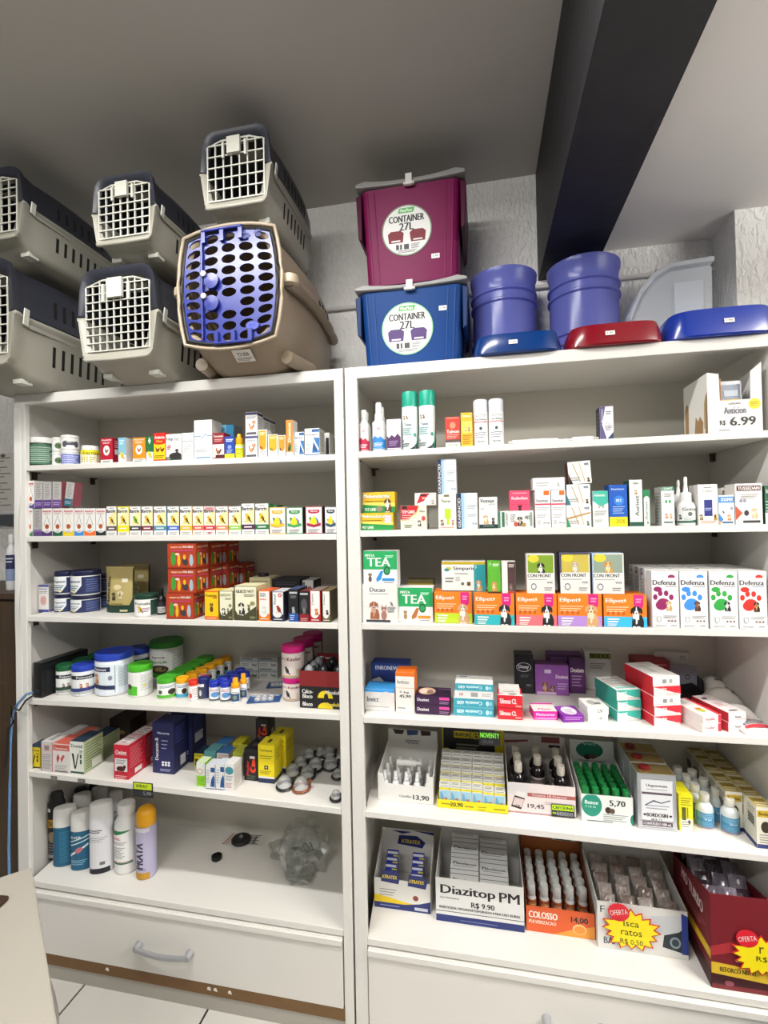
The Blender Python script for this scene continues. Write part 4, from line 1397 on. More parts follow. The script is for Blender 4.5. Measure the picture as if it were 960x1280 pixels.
box('L3', 292.6, 321, 732.5, 776, 'cream and olive carton with a collie, wide one', '#e0dcb8', gl() + [('t', 'GLICO', .33, .85, .46, .085, '#34321c'), ('t', 'VET', .75, .85, .30, .075, '#6a673c')], side='#c6c093', top='#dcd7b0', d=.075, sops=[('r', 0, 0, 1, .3, '#6b6844'), ('ln', .15, .85, .85, 5, .08, '#8d8a62', .4)])
slim = lambda c, pet, txt, tc: [('r', 0, 0, 1, 1, c), ('r', .10, .24, .92, .98, W), ('e', .46, .26, .37, .14, W), ('t', txt, .26, .72, .34, .16, tc, 90)] + pet + [('ln', .15, .85, .08, 1, .04, W, .6)]
box('L3', 323.2, 337.6, 738.5, 777, 'slim white and orange carton with a pale dog', '#e87a18', [('r', 0, 0, 1, 1, '#e87a18'), ('r', .06, .24, .94, .98, W), ('e', .42, .26, .36, .14, W), ('t', 'VITAL', .38, .90, .5, .06, '#1f4a52'), ('t', 'MAT', .42, .83, .5, .06, '#1f4a52'), ('t', 'SENIOR', .4, .72, .56, .055, '#e06a28'), ('dog', .5, .24, .6, '#c9d2c4', '#e8ebe2'), ('ln', .15, .85, .08, 1, .04, W, .6)], side='#e0642a', top='#d8623a', d=.075)
box('L3', 339.4, 355.4, 739.5, 777, 'slim white and navy carton with a red bird', '#20243f', slim('#20243f', [('e', .68, .88, .15, .065, '#c42a3a'), ('e', .68, .88, .07, .03, W), ('bird', .58, .28, .55, '#a63a28', '#7a2418')], 'Vitasol', '#2a5a50'), side='#151830', top='#c9c8ca', d=.08)
box('L3', 360.6, 373, 736.5, 777.5, 'slim black carton with a grey dog and blue foot', '#16161a', [('r', 0, 0, 1, .25, '#1d4f9e'), ('r', .1, .86, .9, .92, '#b8b8ba'), ('ln', .2, .8, .8, 2, .05, '#77777a', .5), ('dog', .5, .26, .62, '#8a8c8e', '#c9cbcc'), ('ln', .15, .6, .2, 3, .06, '#c9d6ee', .4)], side='#0f0f14', top='#3c4a6a', d=.08)
box('L3', 374, 386.4, 739, 778, 'slim black carton with a grey poodle and dark red foot', '#17161a', [('r', 0, 0, 1, .25, '#8a1c22'), ('r', .1, .88, .9, .94, '#b8b8ba'), ('e', .5, .55, .32, .20, '#4a4a4c'), ('dog', .5, .27, .62, '#5c5c5e', '#8a8a8c'), ('ln', .15, .85, .12, 2, .05, '#d8b0b0', .4)], side='#251012', top='#6e2a2a', d=.06)
box('L3', 387, 401, 738, 778, 'slim white and red carton with a ginger dog', '#a81a22', slim('#a81a22', [('dog', .62, .22, .56, '#c2622a', '#e0985a')], 'Condrix', '#5a5a5a'), side='#8a1820', top='#8a7a72', d=.085)
box('L3', 402.6, 413, 738.5, 778.5, 'slim white and khaki carton with a black dog', '#6b5a38', slim('#6b5a38', [('dog', .62, .24, .56, '#26221f', '#3a3430')], 'Calvet', '#3a3a30'), side='#4f4326', top='#7a6a4a', d=.09)
box('L3', 378.5, 392, 725.5, .16, 'white carton with a red disc standing behind the slim cartons', W, [('e', .65, .72, .2, .09, '#a82a3a'), ('e', .65, .72, .1, .045, W), ('r', .05, .4, .2, .95, '#3a5a5a')], side='#16161a', top='#bdbcba', d=.08)
box('L3', 340.5, 375, 724, .185, 'black box lying behind the slim cartons', '#22222a', [('ln', .1, .9, .9, 2, .06, '#4a4a55', .5)], top='#33333e', d=.10)
a = box('L3', 312, 338, 722, .17, 'cream box behind the wide collie carton', '#d8d2a8', [('ln', .1, .9, .9, 3, .08, '#9a9672', .4)], top='#e0dab2', d=.08)
tub('L3', 323, 336, 716, .02, 'black round tin on top of the cream box', '#18181a', '#1c1c20', on=a, name='round_tin', cat='tin', f=.6)

# ================================================================== LEFT UNIT, shelf 4
# black slab-shaped electronic box with its cables
Yf = shY('L4', 42, 873)
q0, q1 = PY(35.5, 850, Yf), PY(48.5, 850, Yf)
zt = PY(42, 829, Yf).z
z0 = shz('L4', q0.x + .08) + .0004
o = thing('network_router', 'black slab-shaped electronic box standing on edge by the left post', 'router', ((q0.x + q1.x) / 2 + .016, Yf + .10, z0), -.05)
m = MB(); m.box(-.018, .018, -.095, .095, 0, zt - z0, mat('#101012', rough=.35)); m.obj('casing', o, bevel=.008, bseg=3, smooth=.5)
m = MB(); m.box(.0182, .0192, -.080, .080, .012, zt - z0 - .012, mat('#1a1a1d', rough=.3)); m.obj('face_plate', o, bevel=.0004)
m = MB(); m.box(-.008, .008, -.097, -.0955, .02, .03, '#2a2a2c'); m.obj('cable_socket', o)
cab = []
for (px, py, Y) in ((40, 866, 1.40), (33, 868, 1.372), (22, 880, 1.368), (16, 892, 1.368), (13.5, 920, 1.37), (12.5, 980, 1.372), (11, 1060, 1.372), (12, 1120, 1.37)):
    cab.append(PY(px, py, Y))
m = MB(); m.tube(cab, .0042, mat('#5d86b4', rough=.4), segs=8)
tag(m.obj('network_cable', smooth=.8), 'blue cable hanging from the black electronic box', 'cable')
cab = [PY(px, py, Y) for px, py, Y in ((39, 871, 1.398), (32, 876, 1.364), (24, 888, 1.36), (19, 886, 1.36), (15, 880, 1.36), (14, 893, 1.36), (17, 903, 1.36), (10, 912, 1.362), (7, 960, 1.366))]
m = MB(); m.tube(cab, .0032, mat('#141416', rough=.5), segs=8)
tag(m.obj('power_cable', smooth=.8), 'thin black cable looped beside the left post', 'cable')


def petlab(band, pic):
    return [('r', 0, 0, 1, 1, '#e9ebea'), ('r', 0, .72, .9, .9, '#1f2836'), ('t', 'Pelovet', .5, .81, .5, .1, W), ('dog', .4, .3, .16, pic, '#d8b8a0'), ('dog', .58, .3, .16, pic, '#d8b8a0'), ('poly', [(0, .14), (1, .18), (1, .34), (0, .30)], band), ('ln', .1, .9, .12, 2, .05, '#888', .4)]


def line_back(a, n, step, label_fn, lid, body, ops, f, arc=2.2, mid=.3, dx=0.0, kind=TUB, lz=(.06, .76), lk=.985, name='supplement_tub', cat='tub', group=None, r=None, h=None):
    for k in range(1, n + 1):
        rr = r or a['r']
        vessel(a['X'] + dx * k, a['Yc'] + step * k, rest_z('L4', a['X'] + dx * k, rr), rr * .985, h or a['h'], label_fn(k), kind(lid, body, f), name, cat, (arc, lz[0], lz[1], ops, lk, mid) if ops else None, group=group)


ORD = ['', 'second', 'third', 'fourth', 'fifth', 'sixth']
a = tub('L4', 73, 92.5, 827.5, 870, 'white tub with a dark green lid, front of its row by the router', '#1a5a34', '#e2e3e0', petlab('#2c4a34', '#5c3a24'), f=.82, group='green-lidded tubs')
line_back(a, 3, a['r'] * 2 + .004, lambda k: 'white tub with a dark green lid, %s in its row' % ORD[k + 1], '#1a5a34', '#e2e3e0', petlab('#2c4a34', '#5c3a24'), .82, dx=.004, group='green-lidded tubs')
tub('L4', 93, 118, 826.5, 872, 'small white tub with a blue lid and a brown dog', '#2541ae', '#e2e6ec', petlab('#2a3a7a', '#b8704a'), f=.82, group='blue-lidded tubs')
a = tub('L4', 123.5, 163, 809, 872.5, 'large white tub with a wide blue lid', '#2541ae', '#e2e6ec', [('r', 0, 0, 1, 1, '#dfe8ee'), ('r', 0, .76, .42, .92, '#232a52'), ('t', 'Pelovet', .2, .84, .3, .1, W), ('dog', .12, .34, .20, '#b8704a', '#e0b090'), ('poly', [(0, .2), (.5, .14), (.5, .28), (0, .34)], '#232a52'), ('r', .5, .04, .51, .96, '#7b8088'), ('ln', .56, .95, .9, 12, .06, '#a9b4bc', .35), ('e', .42, .55, .04, .08, '#8a90a0')], f=.84, arc=2.8, group='blue-lidded tubs')
tub('L4', 161, 184, 806, 852, 'white tub with a blue lid behind the large blue-lidded tub', '#2541ae', '#dfe3e8', [('r', 0, .62, 1, .86, '#232a52'), ('t', 'Pelovet', .5, .74, .5, .12, W)], f=.80, group='blue-lidded tubs')
tub('L4', 162.5, 188.5, 826, 873, 'white tub with a light green lid beside the large blue one', '#4ab026', '#e6e7e4', [('poly', [(0, 0), (.4, 0), (.4, .4), (.2, .45), (0, .3)], '#52b82c'), ('e', .12, .4, .1, .12, '#4a3424'), ('ln', .5, .95, .9, 9, .08, '#b5b8b2', .35), ('e', .62, .45, .05, .05, '#e2d24a')], f=.80, group='green-topped white tubs')
tub('L4', 190, 226.5, 796, 851, 'big white tub with a green lid and a turtle at the back', '#358a30', '#e2e3df', [('r', 0, 0, 1, .22, '#3f9a34'), ('r', .08, .70, .50, .84, '#ecece8'), ('t', 'ReptoLife', .3, .77, .34, .09, '#1c1c1c'), ('t', 'NutriLife', .30, .60, .42, .1, '#4a8a3a'), ('e', .32, .32, .22, .16, '#33281a'), ('e', .35, .32, .14, .10, '#7a6a3a'), ('ln', .62, .95, .8, 8, .08, '#aab0a8', .35)], f=.84, arc=2.6)
glab = [('r', 0, 0, 1, 1, '#ecedea'), ('r', 0, 0, 1, .22, '#57b22e'), ('e', .68, .42, .16, .2, '#33281a'), ('e', .22, .42, .09, .14, '#4a5a3a'), ('ln', .2, .8, .85, 2, .1, '#5a7a9a', .4)]
a = tub('L4', 198, 220, 842.5, 875.5, 'small green-lidded bottle at the front of the green row', '#46a828', '#e9eae6', glab, f=.74, group='small supplement bottles', name='supplement_bottle', cat='bottle')
line_back(a, 5, .047, lambda k: 'small green-lidded bottle, %s in the green row' % ORD[k + 1] if k < 5 else 'small green-lidded bottle, last in the green row', '#46a828', '#e9eae6', glab, .74, group='small supplement bottles', name='supplement_bottle', cat='bottle')
ylab = [('r', 0, 0, 1, 1, '#ecedea'), ('r', 0, 0, 1, .25, '#46a6c8'), ('e', .6, .45, .16, .2, '#33281a'), ('ln', .2, .8, .85, 2, .1, '#5a7a9a', .4)]
a = tub('L4', 221, 235.5, 844.5, 874, 'small yellow-lidded bottle at the front of the yellow row', '#eda912', '#e9eae6', ylab, f=.74, group='small supplement bottles', name='supplement_bottle', cat='bottle')
line_back(a, 5, .050, lambda k: 'small yellow-lidded bottle, %s in the yellow row' % ORD[k + 1] if k < 5 else 'small yellow-lidded bottle, last in the yellow row', '#eda912', '#e9eae6', ylab, .74, dx=.004, group='small supplement bottles', name='supplement_bottle', cat='bottle')
rlab = [('r', 0, 0, 1, 1, '#efeeec'), ('e', .25, .3, .14, .2, '#d8503a'), ('ln', .4, .9, .8, 5, .14, '#c9a0a0', .35)]
a = tub('L4', 236.3, 247.8, 848.5, 877, 'small red-lidded bottle in the front row', '#d8301c', '#eeece9', rlab, f=.74, group='small supplement bottles', name='supplement_bottle', cat='bottle')
line_back(a, 1, .046, lambda k: 'small red-lidded bottle behind the front red one', '#d8301c', '#eeece9', rlab, .74, dx=.012, group='small supplement bottles', name='supplement_bottle', cat='bottle')
tub('L4', 248.3, 261.5, 845, 876, 'small bottle with navy lid and dark label in the front row', '#1b2868', '#e9e9e8', [('r', .5, 0, 1, 1, '#2b3466'), ('r', 0, 0, .5, .8, '#3a4048'), ('e', .25, .4, .1, .2, '#c9ccd2')], f=.72, group='small supplement bottles', name='supplement_bottle', cat='bottle')
fish = [('r', 0, 0, 1, 1, '#e9edf2'), ('e', .5, .45, .26, .2, '#5a92c8'), ('poly', [(.7, .45), (.9, .6), (.9, .3)], '#5a92c8'), ('r', 0, .0, 1, .12, '#4a4a3a'), ('ln', .2, .7, .85, 2, .1, '#c24a4a', .4)]
a = tub('L4', 262, 275, 850, 878, 'small blue-lidded fish-picture bottle, left of two in front', '#1f35ac', '#e9ecef', fish, f=.70, group='small supplement bottles', name='supplement_bottle', cat='bottle')
line_back(a, 3, .046, lambda k: 'small blue-lidded bottle, %s in the left blue row' % ORD[k + 1], '#1f35ac', '#e9ecef', fish, .70, group='small supplement bottles', name='supplement_bottle', cat='bottle', dx=.006)
a = tub('L4', 275.6, 288.5, 850, 879, 'small blue-lidded fish-picture bottle, right of two in front', '#1f35ac', '#e9ecef', fish, f=.70, group='small supplement bottles', name='supplement_bottle', cat='bottle')
line_back(a, 2, .050, lambda k: 'small blue-lidded bottle, %s in the right blue row' % ORD[k + 1], '#1f35ac', '#e9ecef', fish, .70, group='small supplement bottles', name='supplement_bottle', cat='bottle', dx=.008)
for xl, xr, yt, yb, nm in ((289.2, 299.6, 846, 880, 'front'), (300, 308.6, 841, 875, 'rear')):
    X, Yc, z0, r, h = place('L4', xl, xr, yt, yb)
    vessel(X, Yc, z0, r, h, 'white dropper bottle with an orange stepped cap, %s one' % nm, [('bottle_body', [(.9, 0), (1, .02), (1, .54), (.92, .60), (.7, .62)], '#eeeeec'), ('cap', [(.92, .61), (.95, .63), (.92, .76), (.66, .79), (.62, .97), (.5, 1.0), (.1, 1.0)], '#efa312')], 'dropper_bottle', 'dropper bottle', (2.2, .08, .5, [('r', 0, 0, 1, .75, '#33507a'), ('e', .5, .4, .2, .2, '#7a8a6a'), ('ln', .2, .8, .9, 1, .1, '#333', .5)], 1.01, .3), group='orange-capped droppers')
# grey flat cartons
gb = [('r', 0, .55, 1, .8, '#8f9798'), ('ln', .08, .7, .9, 1, .12, '#55595a', .7), ('t', 'Vetnil', .78, .3, .26, .3, '#4a5050'), ('ln', .08, .5, .4, 2, .16, '#7b8081', .5)]
for xl, xr, nm in ((300, 323, 'left'), (323.6, 347, 'right')):
    a = box('L4', xl, xr, 834.5, 848, 'grey flat carton, lower %s of the grey block' % nm, '#b5b7b4', gb, top='#c5c5c1', d=.06, group='grey flat cartons')
    box('L4', xl, xr, 822, 0, 'grey flat carton, upper %s of the grey block' % nm, '#b5b7b4', gb, top='#c5c5c1', d=.06, on=a, group='grey flat cartons')


def blister(x, y, z, w, d, rz, label, nb):
    o = thing('blister_card', label, 'blister card', (x, y, z), rz, 'blue blister cards')
    m = MB(); m.box(-w / 2, w / 2, -d / 2, d / 2, 0, .002, mat('#2f5286', rough=.4)); m.obj('card', o, bevel=.0005)
    for k in range(nb):
        b = MB()
        b.lathe([(.011, 0), (.0105, .006), (.007, .010), (.001, .0115)], clear('#f4f6f8', .45, .2), 12, sy=.8)
        b.obj('bubble', o, (-w * .2 + (k % 3) * w * .2, -d * .2 + (k // 3) * d * .30, .002), smooth=.8)
    flat_print(o, 'top_print', w, d, [('r', .06, .78, .94, .94, '#8aa6cc'), ('ln', .1, .9, .9, 2, .06, '#dfe6f2', .4)], 'top', w, d, .002)
    return o


q = PZ(329, 876, shz('L4', -.72))
blister(q.x, q.y + .01, shz('L4', q.x + .06) + .0008, .105, .062, .28, 'blue card with white tablets lying at the front', 6)
q = PZ(348, 858, shz('L4', -.68))
blister(q.x - .006, q.y + .012, shz('L4', q.x + .05) + .0008, .075, .062, .28, 'blue tablet card lying behind the other, beside the pink tubs', 3)
kit = [('r', 0, 0, 1, 1, '#eddfd8'), ('t', 'Kinder', .62, .80, .5, .16, '#7a1c30'), ('t', 'PETS', .2, .79, .24, .1, '#5a2a3a'), ('bird', .36, .14, .26, '#4a4a4e', '#22222a'), ('cat', .72, .1, .20, '#d8c8a8', '#f0e6d0'), ('r', 0, 0, 1, .08, '#c9b08a')]
a = tub('L4', 354, 381, 842, 877.5, 'pink-lidded tub under its twin, front of the pink stack', '#d0187a', '#eadfd6', kit, f=.78, arc=2.4, mid=.15, group='pink-lidded tubs')
b_ = tub('L4', 352.5, 381, 803, 0, 'pink-lidded tub on top of its twin, front of the pink stack', '#d0187a', '#eadfd6', kit, f=.80, on=a, arc=2.4, mid=.15, group='pink-lidded tubs')
for k in (1, 2):
    z = a['z0']
    for q in range(2):
        g = vessel(a['X'] + .006 * k, a['Yc'] + (a['r'] * 2 + .004) * k, z, a['r'] * .99, (a if q == 0 else b_)['h'] + (.004 if q else 0), 'pink-lidded tub, %s back, %s layer' % (ORD[k + 1], ['lower', 'upper'][q]), TUB('#d0187a', '#8a2a4a', .78), 'supplement_tub', 'tub', (2.4, .06, .74, kit, .985, .15), group='pink-lidded tubs')
        z = g['z1'] + .0004


# ---- open display trays --------------------------------------------------
def tray(row, xl, xr, yb, yfront, label, outer, inner, d, hback, hside=None, ops=(), sops=None, backops=None, Yf=None, taper=0.0, name='display_box', cat='display box', sidec=None, backcol=None, bothside=False, cutw=0, cutd=0):
    """open carton: front panel up to yfront, sides rising to a taller back card"""
    xc = (xl + xr) / 2
    Yf = Yf or shY(row, xc, yb)
    X0, X1 = PY(xl, (yfront + yb) / 2, Yf).x, PY(xr, (yfront + yb) / 2, Yf).x
    w = X1 - X0
    z0 = max(shz(row, X0), shz(row, X1)) + .0004
    hf = PY(xc, yfront, Yf).z - z0
    d = min(d, BACK - Yf - .004)
    hs = hside or hf
    o = thing(name, label, cat, ((X0 + X1) / 2, Yf + d / 2, z0))
    t = .0018
    m = MB(); m.box(-w / 2 + .002, w / 2 - .002, -d / 2 + .002, d / 2 - .002, .0, t, inner); m.obj('floor_panel', o)
    m = MB()
    if cutw:
        c = cutw / 2
        m.prism([(-w / 2, 0), (w / 2, 0), (w / 2, hf), (c * w, hf), (c * w * .9, hf - cutd), (-c * w * .9, hf - cutd), (-c * w, hf), (-w / 2, hf)], -d / 2, -d / 2 + t, outer)
    else:
        m.box(-w / 2, w / 2, -d / 2, -d / 2 + t, 0, hf, outer)
    fp = m.obj('front_panel', o)
    if ops:
        flat_print(fp, 'front_print', w, hf, ([] if cutw else [('r', 0, 0, 1, 1, outer)]) + list(ops), 'front', w, d, hf)
    for s in (-1, 1):
        m = MB()
        x0, x1 = (w / 2 - t, w / 2) if s > 0 else (-w / 2, -w / 2 + t)
        m.prism([(-d / 2 + t, 0), (d / 2, 0), (d / 2, hs), (-d / 2 + t + .003, hf)], x0, x1, sidec or outer, axis='x')
        sp = m.obj('side_panel', o)
        if sops and (s < 0 or bothside):
            flat_print(sp, 'side_print', d, hf, sops, 'left' if s < 0 else 'right', w, d, hf)
    m = MB(); m.box(-w / 2 + t, w / 2 - t, d / 2 - t, d / 2, 0, hback, backcol or outer)
    bp = m.obj('back_card', o)
    if backops:
        p = Print(w, hback - hf * .5)
        p.run(backops)
        p.build('back_print', bp, lambda a_, b2, o_: (a_ - w / 2, d / 2 - t - o_, hf * .5 + b2))
    return {'o': o, 'X': (X0 + X1) / 2, 'Yf': Yf, 'z0': z0, 'w': w, 'd': d, 'hf': hf, 'z1': z0 + hf}


T = tray('L4', 374.5, 430, 886, 839, 'black and dark red display tray of dark gadgets by the right post', '#141416', '#5a1418', .16, .125, ops=[('r', 0, .58, 1, 1, '#7c1a1c'), ('t', 'Calco-', .18, .44, .24, .11, W), ('t', 'Bloco', .18, .31, .22, .11, W), ('t', 'Bloco', .18, .10, .22, .11, W), ('e', .58, .28, .17, .20, '#e8cc14', 20, 0, 0, PI), ('e', .60, .28, .05, .14, '#1a1a1a'), ('e', .58, .0, .17, .16, '#e8cc14', 20, 0, 0, PI), ('t', 'Minalobra', .80, .44, .42, .10, '#d8d4c8'), ('t', 'Minalobra', .78, .12, .42, .10, '#d8c84a')], backcol='#6e171a', backops=[('r', .1, .3, .9, .5, '#d8d2b8'), ('t', 'Bloco', .25, .78, .3, .12, W), ('e', .85, .75, .1, .1, '#e0cc2a', 12)])
for k in range(9):
    m = MB()
    dark = k % 3 != 0
    rr = .017
    m.lathe([(.2 * rr, 0), (.9 * rr, .1 * rr), (rr, .7 * rr), (.7 * rr, 1.5 * rr), (.2 * rr, 1.9 * rr)], mat('#1d1d20', rough=.3) if dark else mat('#8d9094', rough=.3), 9)
    m.tube([(0, 0, 1.2 * rr), (rr * 1.1, 0, 1.7 * rr), (rr * 1.3, rr * .4, 1.0 * rr)], .003, '#121214', segs=6)
    o = tag(m.obj('mineral_block', None, (T['X'] - T['w'] * .34 + (k % 3) * T['w'] * .33, T['Yf'] + .026 + (k // 3) * .045, T['z0'] + T['hf'] - .022), k * 1.1, smooth=.8), '%s wrapped lump in the black tray, %s row, %s' % ('dark' if dark else 'grey', ['front', 'middle', 'rear'][k // 3], ['left', 'middle', 'right'][k % 3]), 'mineral block', 'wrapped lumps in the black tray')
# shelf of filler under the lumps
m = MB(); m.box(-T['w'] / 2 + .004, T['w'] / 2 - .004, -T['d'] / 2 + .004, T['d'] / 2 - .004, T['hf'] - .026, T['hf'] - .0235, '#3a1214'); m.obj('inner_shelf', T['o'])

# ================================================================== shelf 5
vb = lambda c, dark: [('r', 0, 0, 1, 1, c), ('r', 0, 0, 1, .06, dark), ('t', 'Drontal', .5, .86, .8, .1, dark), ('poly', [(.12, .62), (.26, .62), (.38, .22), (.56, .62), (.64, .62), (.42, .14), (.32, .14)], '#1c1c1c'), ('r', .72, .30, .84, .44, dark), ('r', .72, .48, .84, .60, dark), ('ln', .68, .92, .72, 2, .05, dark, .4)]
box('L5', 34.5, 50.5, 934, 960, 'yellow and black carton with a large V mark', '#d8c41c', vb('#d8c41c', '#2a2a10'), side='#b8a818', top='#243a5a', d=.06)
a = box('L5', 51.3, 66, 927.5, 964.5, 'grey and red carton, tallest on the left of the fifth shelf', '#cdc8c6', [('r', .0, 0, .05, 1, '#b85048'), ('r', .95, 0, 1, 1, '#b85048'), ('r', .14, .68, .86, .92, '#d8b8b4'), ('r', .3, .72, .7, .88, '#8a8484'), ('ln', .12, .88, .58, 8, .065, '#9a9696', .4)], side='#b8b4b2', top='#d6d2d0', d=.07, tops=[('r', .3, .2, .7, .8, '#9c9896')])
box('L5', 66.6, 87, 930, 966, 'white carton with a red band and red paw marks', '#dedad6', [('r', 0, .76, 1, .97, '#c85a48'), ('t', 'Dermacort', .5, .84, .8, .08, W), ('poly', [(.25, .3), (.4, .5), (.3, .66), (.2, .5)], '#c24a48'), ('poly', [(.5, .34), (.72, .6), (.6, .62), (.46, .48)], '#c24a48'), ('ln', .1, .9, .26, 5, .05, '#a8a4a0', .4), ('r', .1, .02, .9, .06, '#5a5656')], side='#c9c5c2', top='#c96050', d=.07)
box('L5', 87.6, 105, 927, 967, 'white and green carton with a large black V mark', '#dfe2d8', vb('#dfe2d8', '#24503c'), side='#a9b48a', top='#22354a', d=.085, sops=[('ln', .08, .92, .9, 10, .085, '#6a7a58', .4), ('r', .4, .05, .9, .3, '#dfe2d8')])
box('L5', 91, 104, 919.5, .115, 'red-topped white carton in the second row of the fifth shelf', '#d8b0a8', [('ln', .1, .9, .9, 4, .1, '#b86a60', .4)], top='#c96a58', d=.075)
box('L5', 78, 89.5, 917, .115, 'pale carton with grey lid print behind the tall grey one', '#d2cecb', [('ln', .1, .9, .9, 4, .1, '#9c9896', .4)], top='#dcd8d6', d=.08)
box('L5', 110, 127, 922, .105, 'white and green carton with navy top behind the V carton', '#d3d8c8', [('r', .1, .5, .4, .7, '#24503c'), ('r', .1, .2, .4, .4, '#24503c'), ('ln', .5, .95, .9, 8, .09, '#8a9a78', .4)], side='#9aa880', top='#1f3044', d=.09, sops=[('ln', .08, .92, .9, 9, .09, '#6a7a58', .4)])
box('L5', 137, 163, 899, .20, 'dark brown carton with a gold crest at the back', '#241c16', [('e', .5, .55, .25, .06, '#8a7440'), ('t', 'Premium', .5, .55, .4, .05, '#241c16')], d=.09, name='supplement_box', cat='supplement box')
cow = [('r', 0, 0, 1, 1, '#c41e34'), ('r', .07, .22, .93, .60, '#e2dede'), ('t', 'Oxitet', .5, .78, .76, .12, W), ('r', .06, .70, .94, .705, W), ('e', .48, .30, .30, .075, '#4a1c1c'), ('e', .74, .36, .10, .05, '#4a1c1c'), ('r', .24, .18, .30, .3, '#4a1c1c'), ('r', .62, .18, .68, .3, '#4a1c1c'), ('ln', .14, .86, .56, 3, .05, '#8a8a8a', .4), ('ln', .1, .9, .1, 2, .05, '#e8b8bc', .4)]
csd = [('ln', .1, .9, .88, 9, .07, '#e08a94', .3), ('r', .4, .06, .85, .2, '#e0dcd8')]
a = box('L5', 142.3, 160.5, 931, 974, 'red carton with a brown cow at the front of its row', '#c41e34', cow, side='#bb1c30', top='#c9b0b0', d=.075, sops=csd, tops=[('r', .2, .2, .8, .8, '#ddd6d4'), ('ln', .25, .75, .7, 3, .2, '#7a6a6a', .4)], group='red cow cartons')
for k in range(1, 4):
    carton(a['X'] + .002 * k, a['Yf'] + .078 * k, a['z0'], a['w'], a['h'], .075, 'red cow carton, %s in its row' % ORD[k + 1], '#c41e34', cow, '#bb1c30', '#c9b0b0', sops=csd, tops=[('r', .2, .2, .8, .8, '#ddd6d4'), ('ln', .25, .75, .7, 3, .2, '#7a6a6a', .4)], group='red cow cartons')
nb = [('t', 'inova', .56, .80, .46, .045, '#dfe2ee'), ('e', .27, .805, .05, .02, '#a9b0d8'), ('t', 'Decamin-B', .2, .48, .44, .15, W, 90), ('ln', .42, .72, .66, 3, .075, '#a9b0d8', .25)] + [('e', .48 + .14 * i, .17 + .05 * j, .06, .024, '#eceef6') for i in range(3) for j in range(2)] + [('ln', .35, .85, .09, 2, .03, '#a9b0d8', .4)]
a = box('L5', 190.5, 217.5, 904, 967, 'dark navy carton with upright white lettering in front', '#1d2254', nb, side='#171b46', top='#232a62', d=.075, sops=[('r', .45, .08, .85, .28, '#b9bac4'), ('ln', .1, .8, .9, 5, .07, '#3a4080', .5)], group='tall navy cartons')
carton(a['X'] + .012, a['Yf'] + .085, a['z0'], a['w'], a['h'] * 1.0, .09, 'dark navy carton standing behind its twin', '#1d2254', nb, '#171b46', '#232a62', sops=[('r', .2, .35, .75, .55, '#b9bac4'), ('ln', .1, .8, .9, 5, .07, '#3a4080', .5)], group='tall navy cartons')
box('L5', 245.6, 256.6, 953, 983, 'lime green and white small carton, left of the front cluster', '#8fd02a', [('r', 0, .45, 1, 1, '#e4e6de'), ('e', .4, .62, .34, .12, '#d06a5a'), ('e', .4, .62, .27, .09, '#e4e6de'), ('ln', .1, .9, .35, 4, .08, '#6aa01c', .4)], side='#8fd02a', top='#c9d8b0', d=.04)
bd = [('r', .55, .72, 1, .92, '#24508c'), ('poly', [(.5, .1), (.98, .1), (.98, .5), (.86, .62), (.6, .4)], '#24599c'), ('drop', .74, .26, .17, '#1d4a86'), ('ln', .1, .45, .8, 6, .1, '#9aa4b0', .35), ('r', 0, 0, 1, .03, '#24508c'), ('r', 0, 0, .04, 1, '#8aa2c4')]
box('L5', 257, 268.8, 957, 986.5, 'white carton with blue drop, left of the front pair', W, bd, side='#c9cdd4', d=.045)
box('L5', 269.4, 280.6, 956, 987.5, 'white carton with blue drop, right of the front pair', W, bd, side='#c9cdd4', d=.045)
box('L5', 281, 292.6, 955.5, 988.5, 'white carton with a teal disc in the front cluster', W, [('e', .5, .76, .46, .15, '#3f8a98'), ('ln', .1, .9, .56, 3, .07, '#8a9298', .4), ('ln', .1, .8, .28, 4, .05, '#c07a7a', .4)], side='#dddbd7', d=.05, sops=[('ln', .1, .9, .8, 8, .09, '#b9b7b3', .35)])
box('L5', 243, 254.5, 942, .135, 'yellow and black small carton with navy top behind the lime one', '#d6c81c', [('r', .1, .1, .4, .6, '#2a2a14'), ('ln', .1, .9, .9, 2, .08, '#3a3a14', .5)], side='#b8aa1a', top='#20304e', d=.06)
box('L5', 255.5, 270, 939.5, .14, 'teal and white carton in the second row of the cluster', '#58a0a4', [('r', 0, 0, 1, .55, '#dfe4e2'), ('ln', .1, .9, .5, 4, .1, '#9ab0ae', .4)], top='#6cb0b4', d=.06)
box('L5', 271, 286, 941.5, .125, 'white carton with red stripe and blue top in the cluster', '#e0dedc', [('r', 0, .30, 1, .5, '#d0482c'), ('ln', .1, .9, .9, 3, .1, '#c08a84', .4)], top='#3c78b8', d=.06)
box('L5', 270, 284, 930, .20, 'blue-topped carton at the back of the cluster', '#c8ccd2', [('ln', .1, .9, .9, 3, .1, '#8a94a4', .4)], top='#3c86c8', d=.06)
box('L5', 291, 304, 941, .105, 'pale grey and lime carton left of the black one', '#d3d6ca', [('r', 0, .84, 1, 1, '#c2d03a'), ('t', 'AGROVET', .5, .74, .8, .07, '#4a4a44'), ('ln', .1, .9, .62, 6, .08, '#a2a69a', .4)], top='#ccd44a', d=.06)
box('L5', 291, 303, 929, .175, 'yellow carton at the back of the cluster', '#d8cc2a', [('ln', .1, .9, .9, 3, .1, '#9a902a', .4)], d=.06)
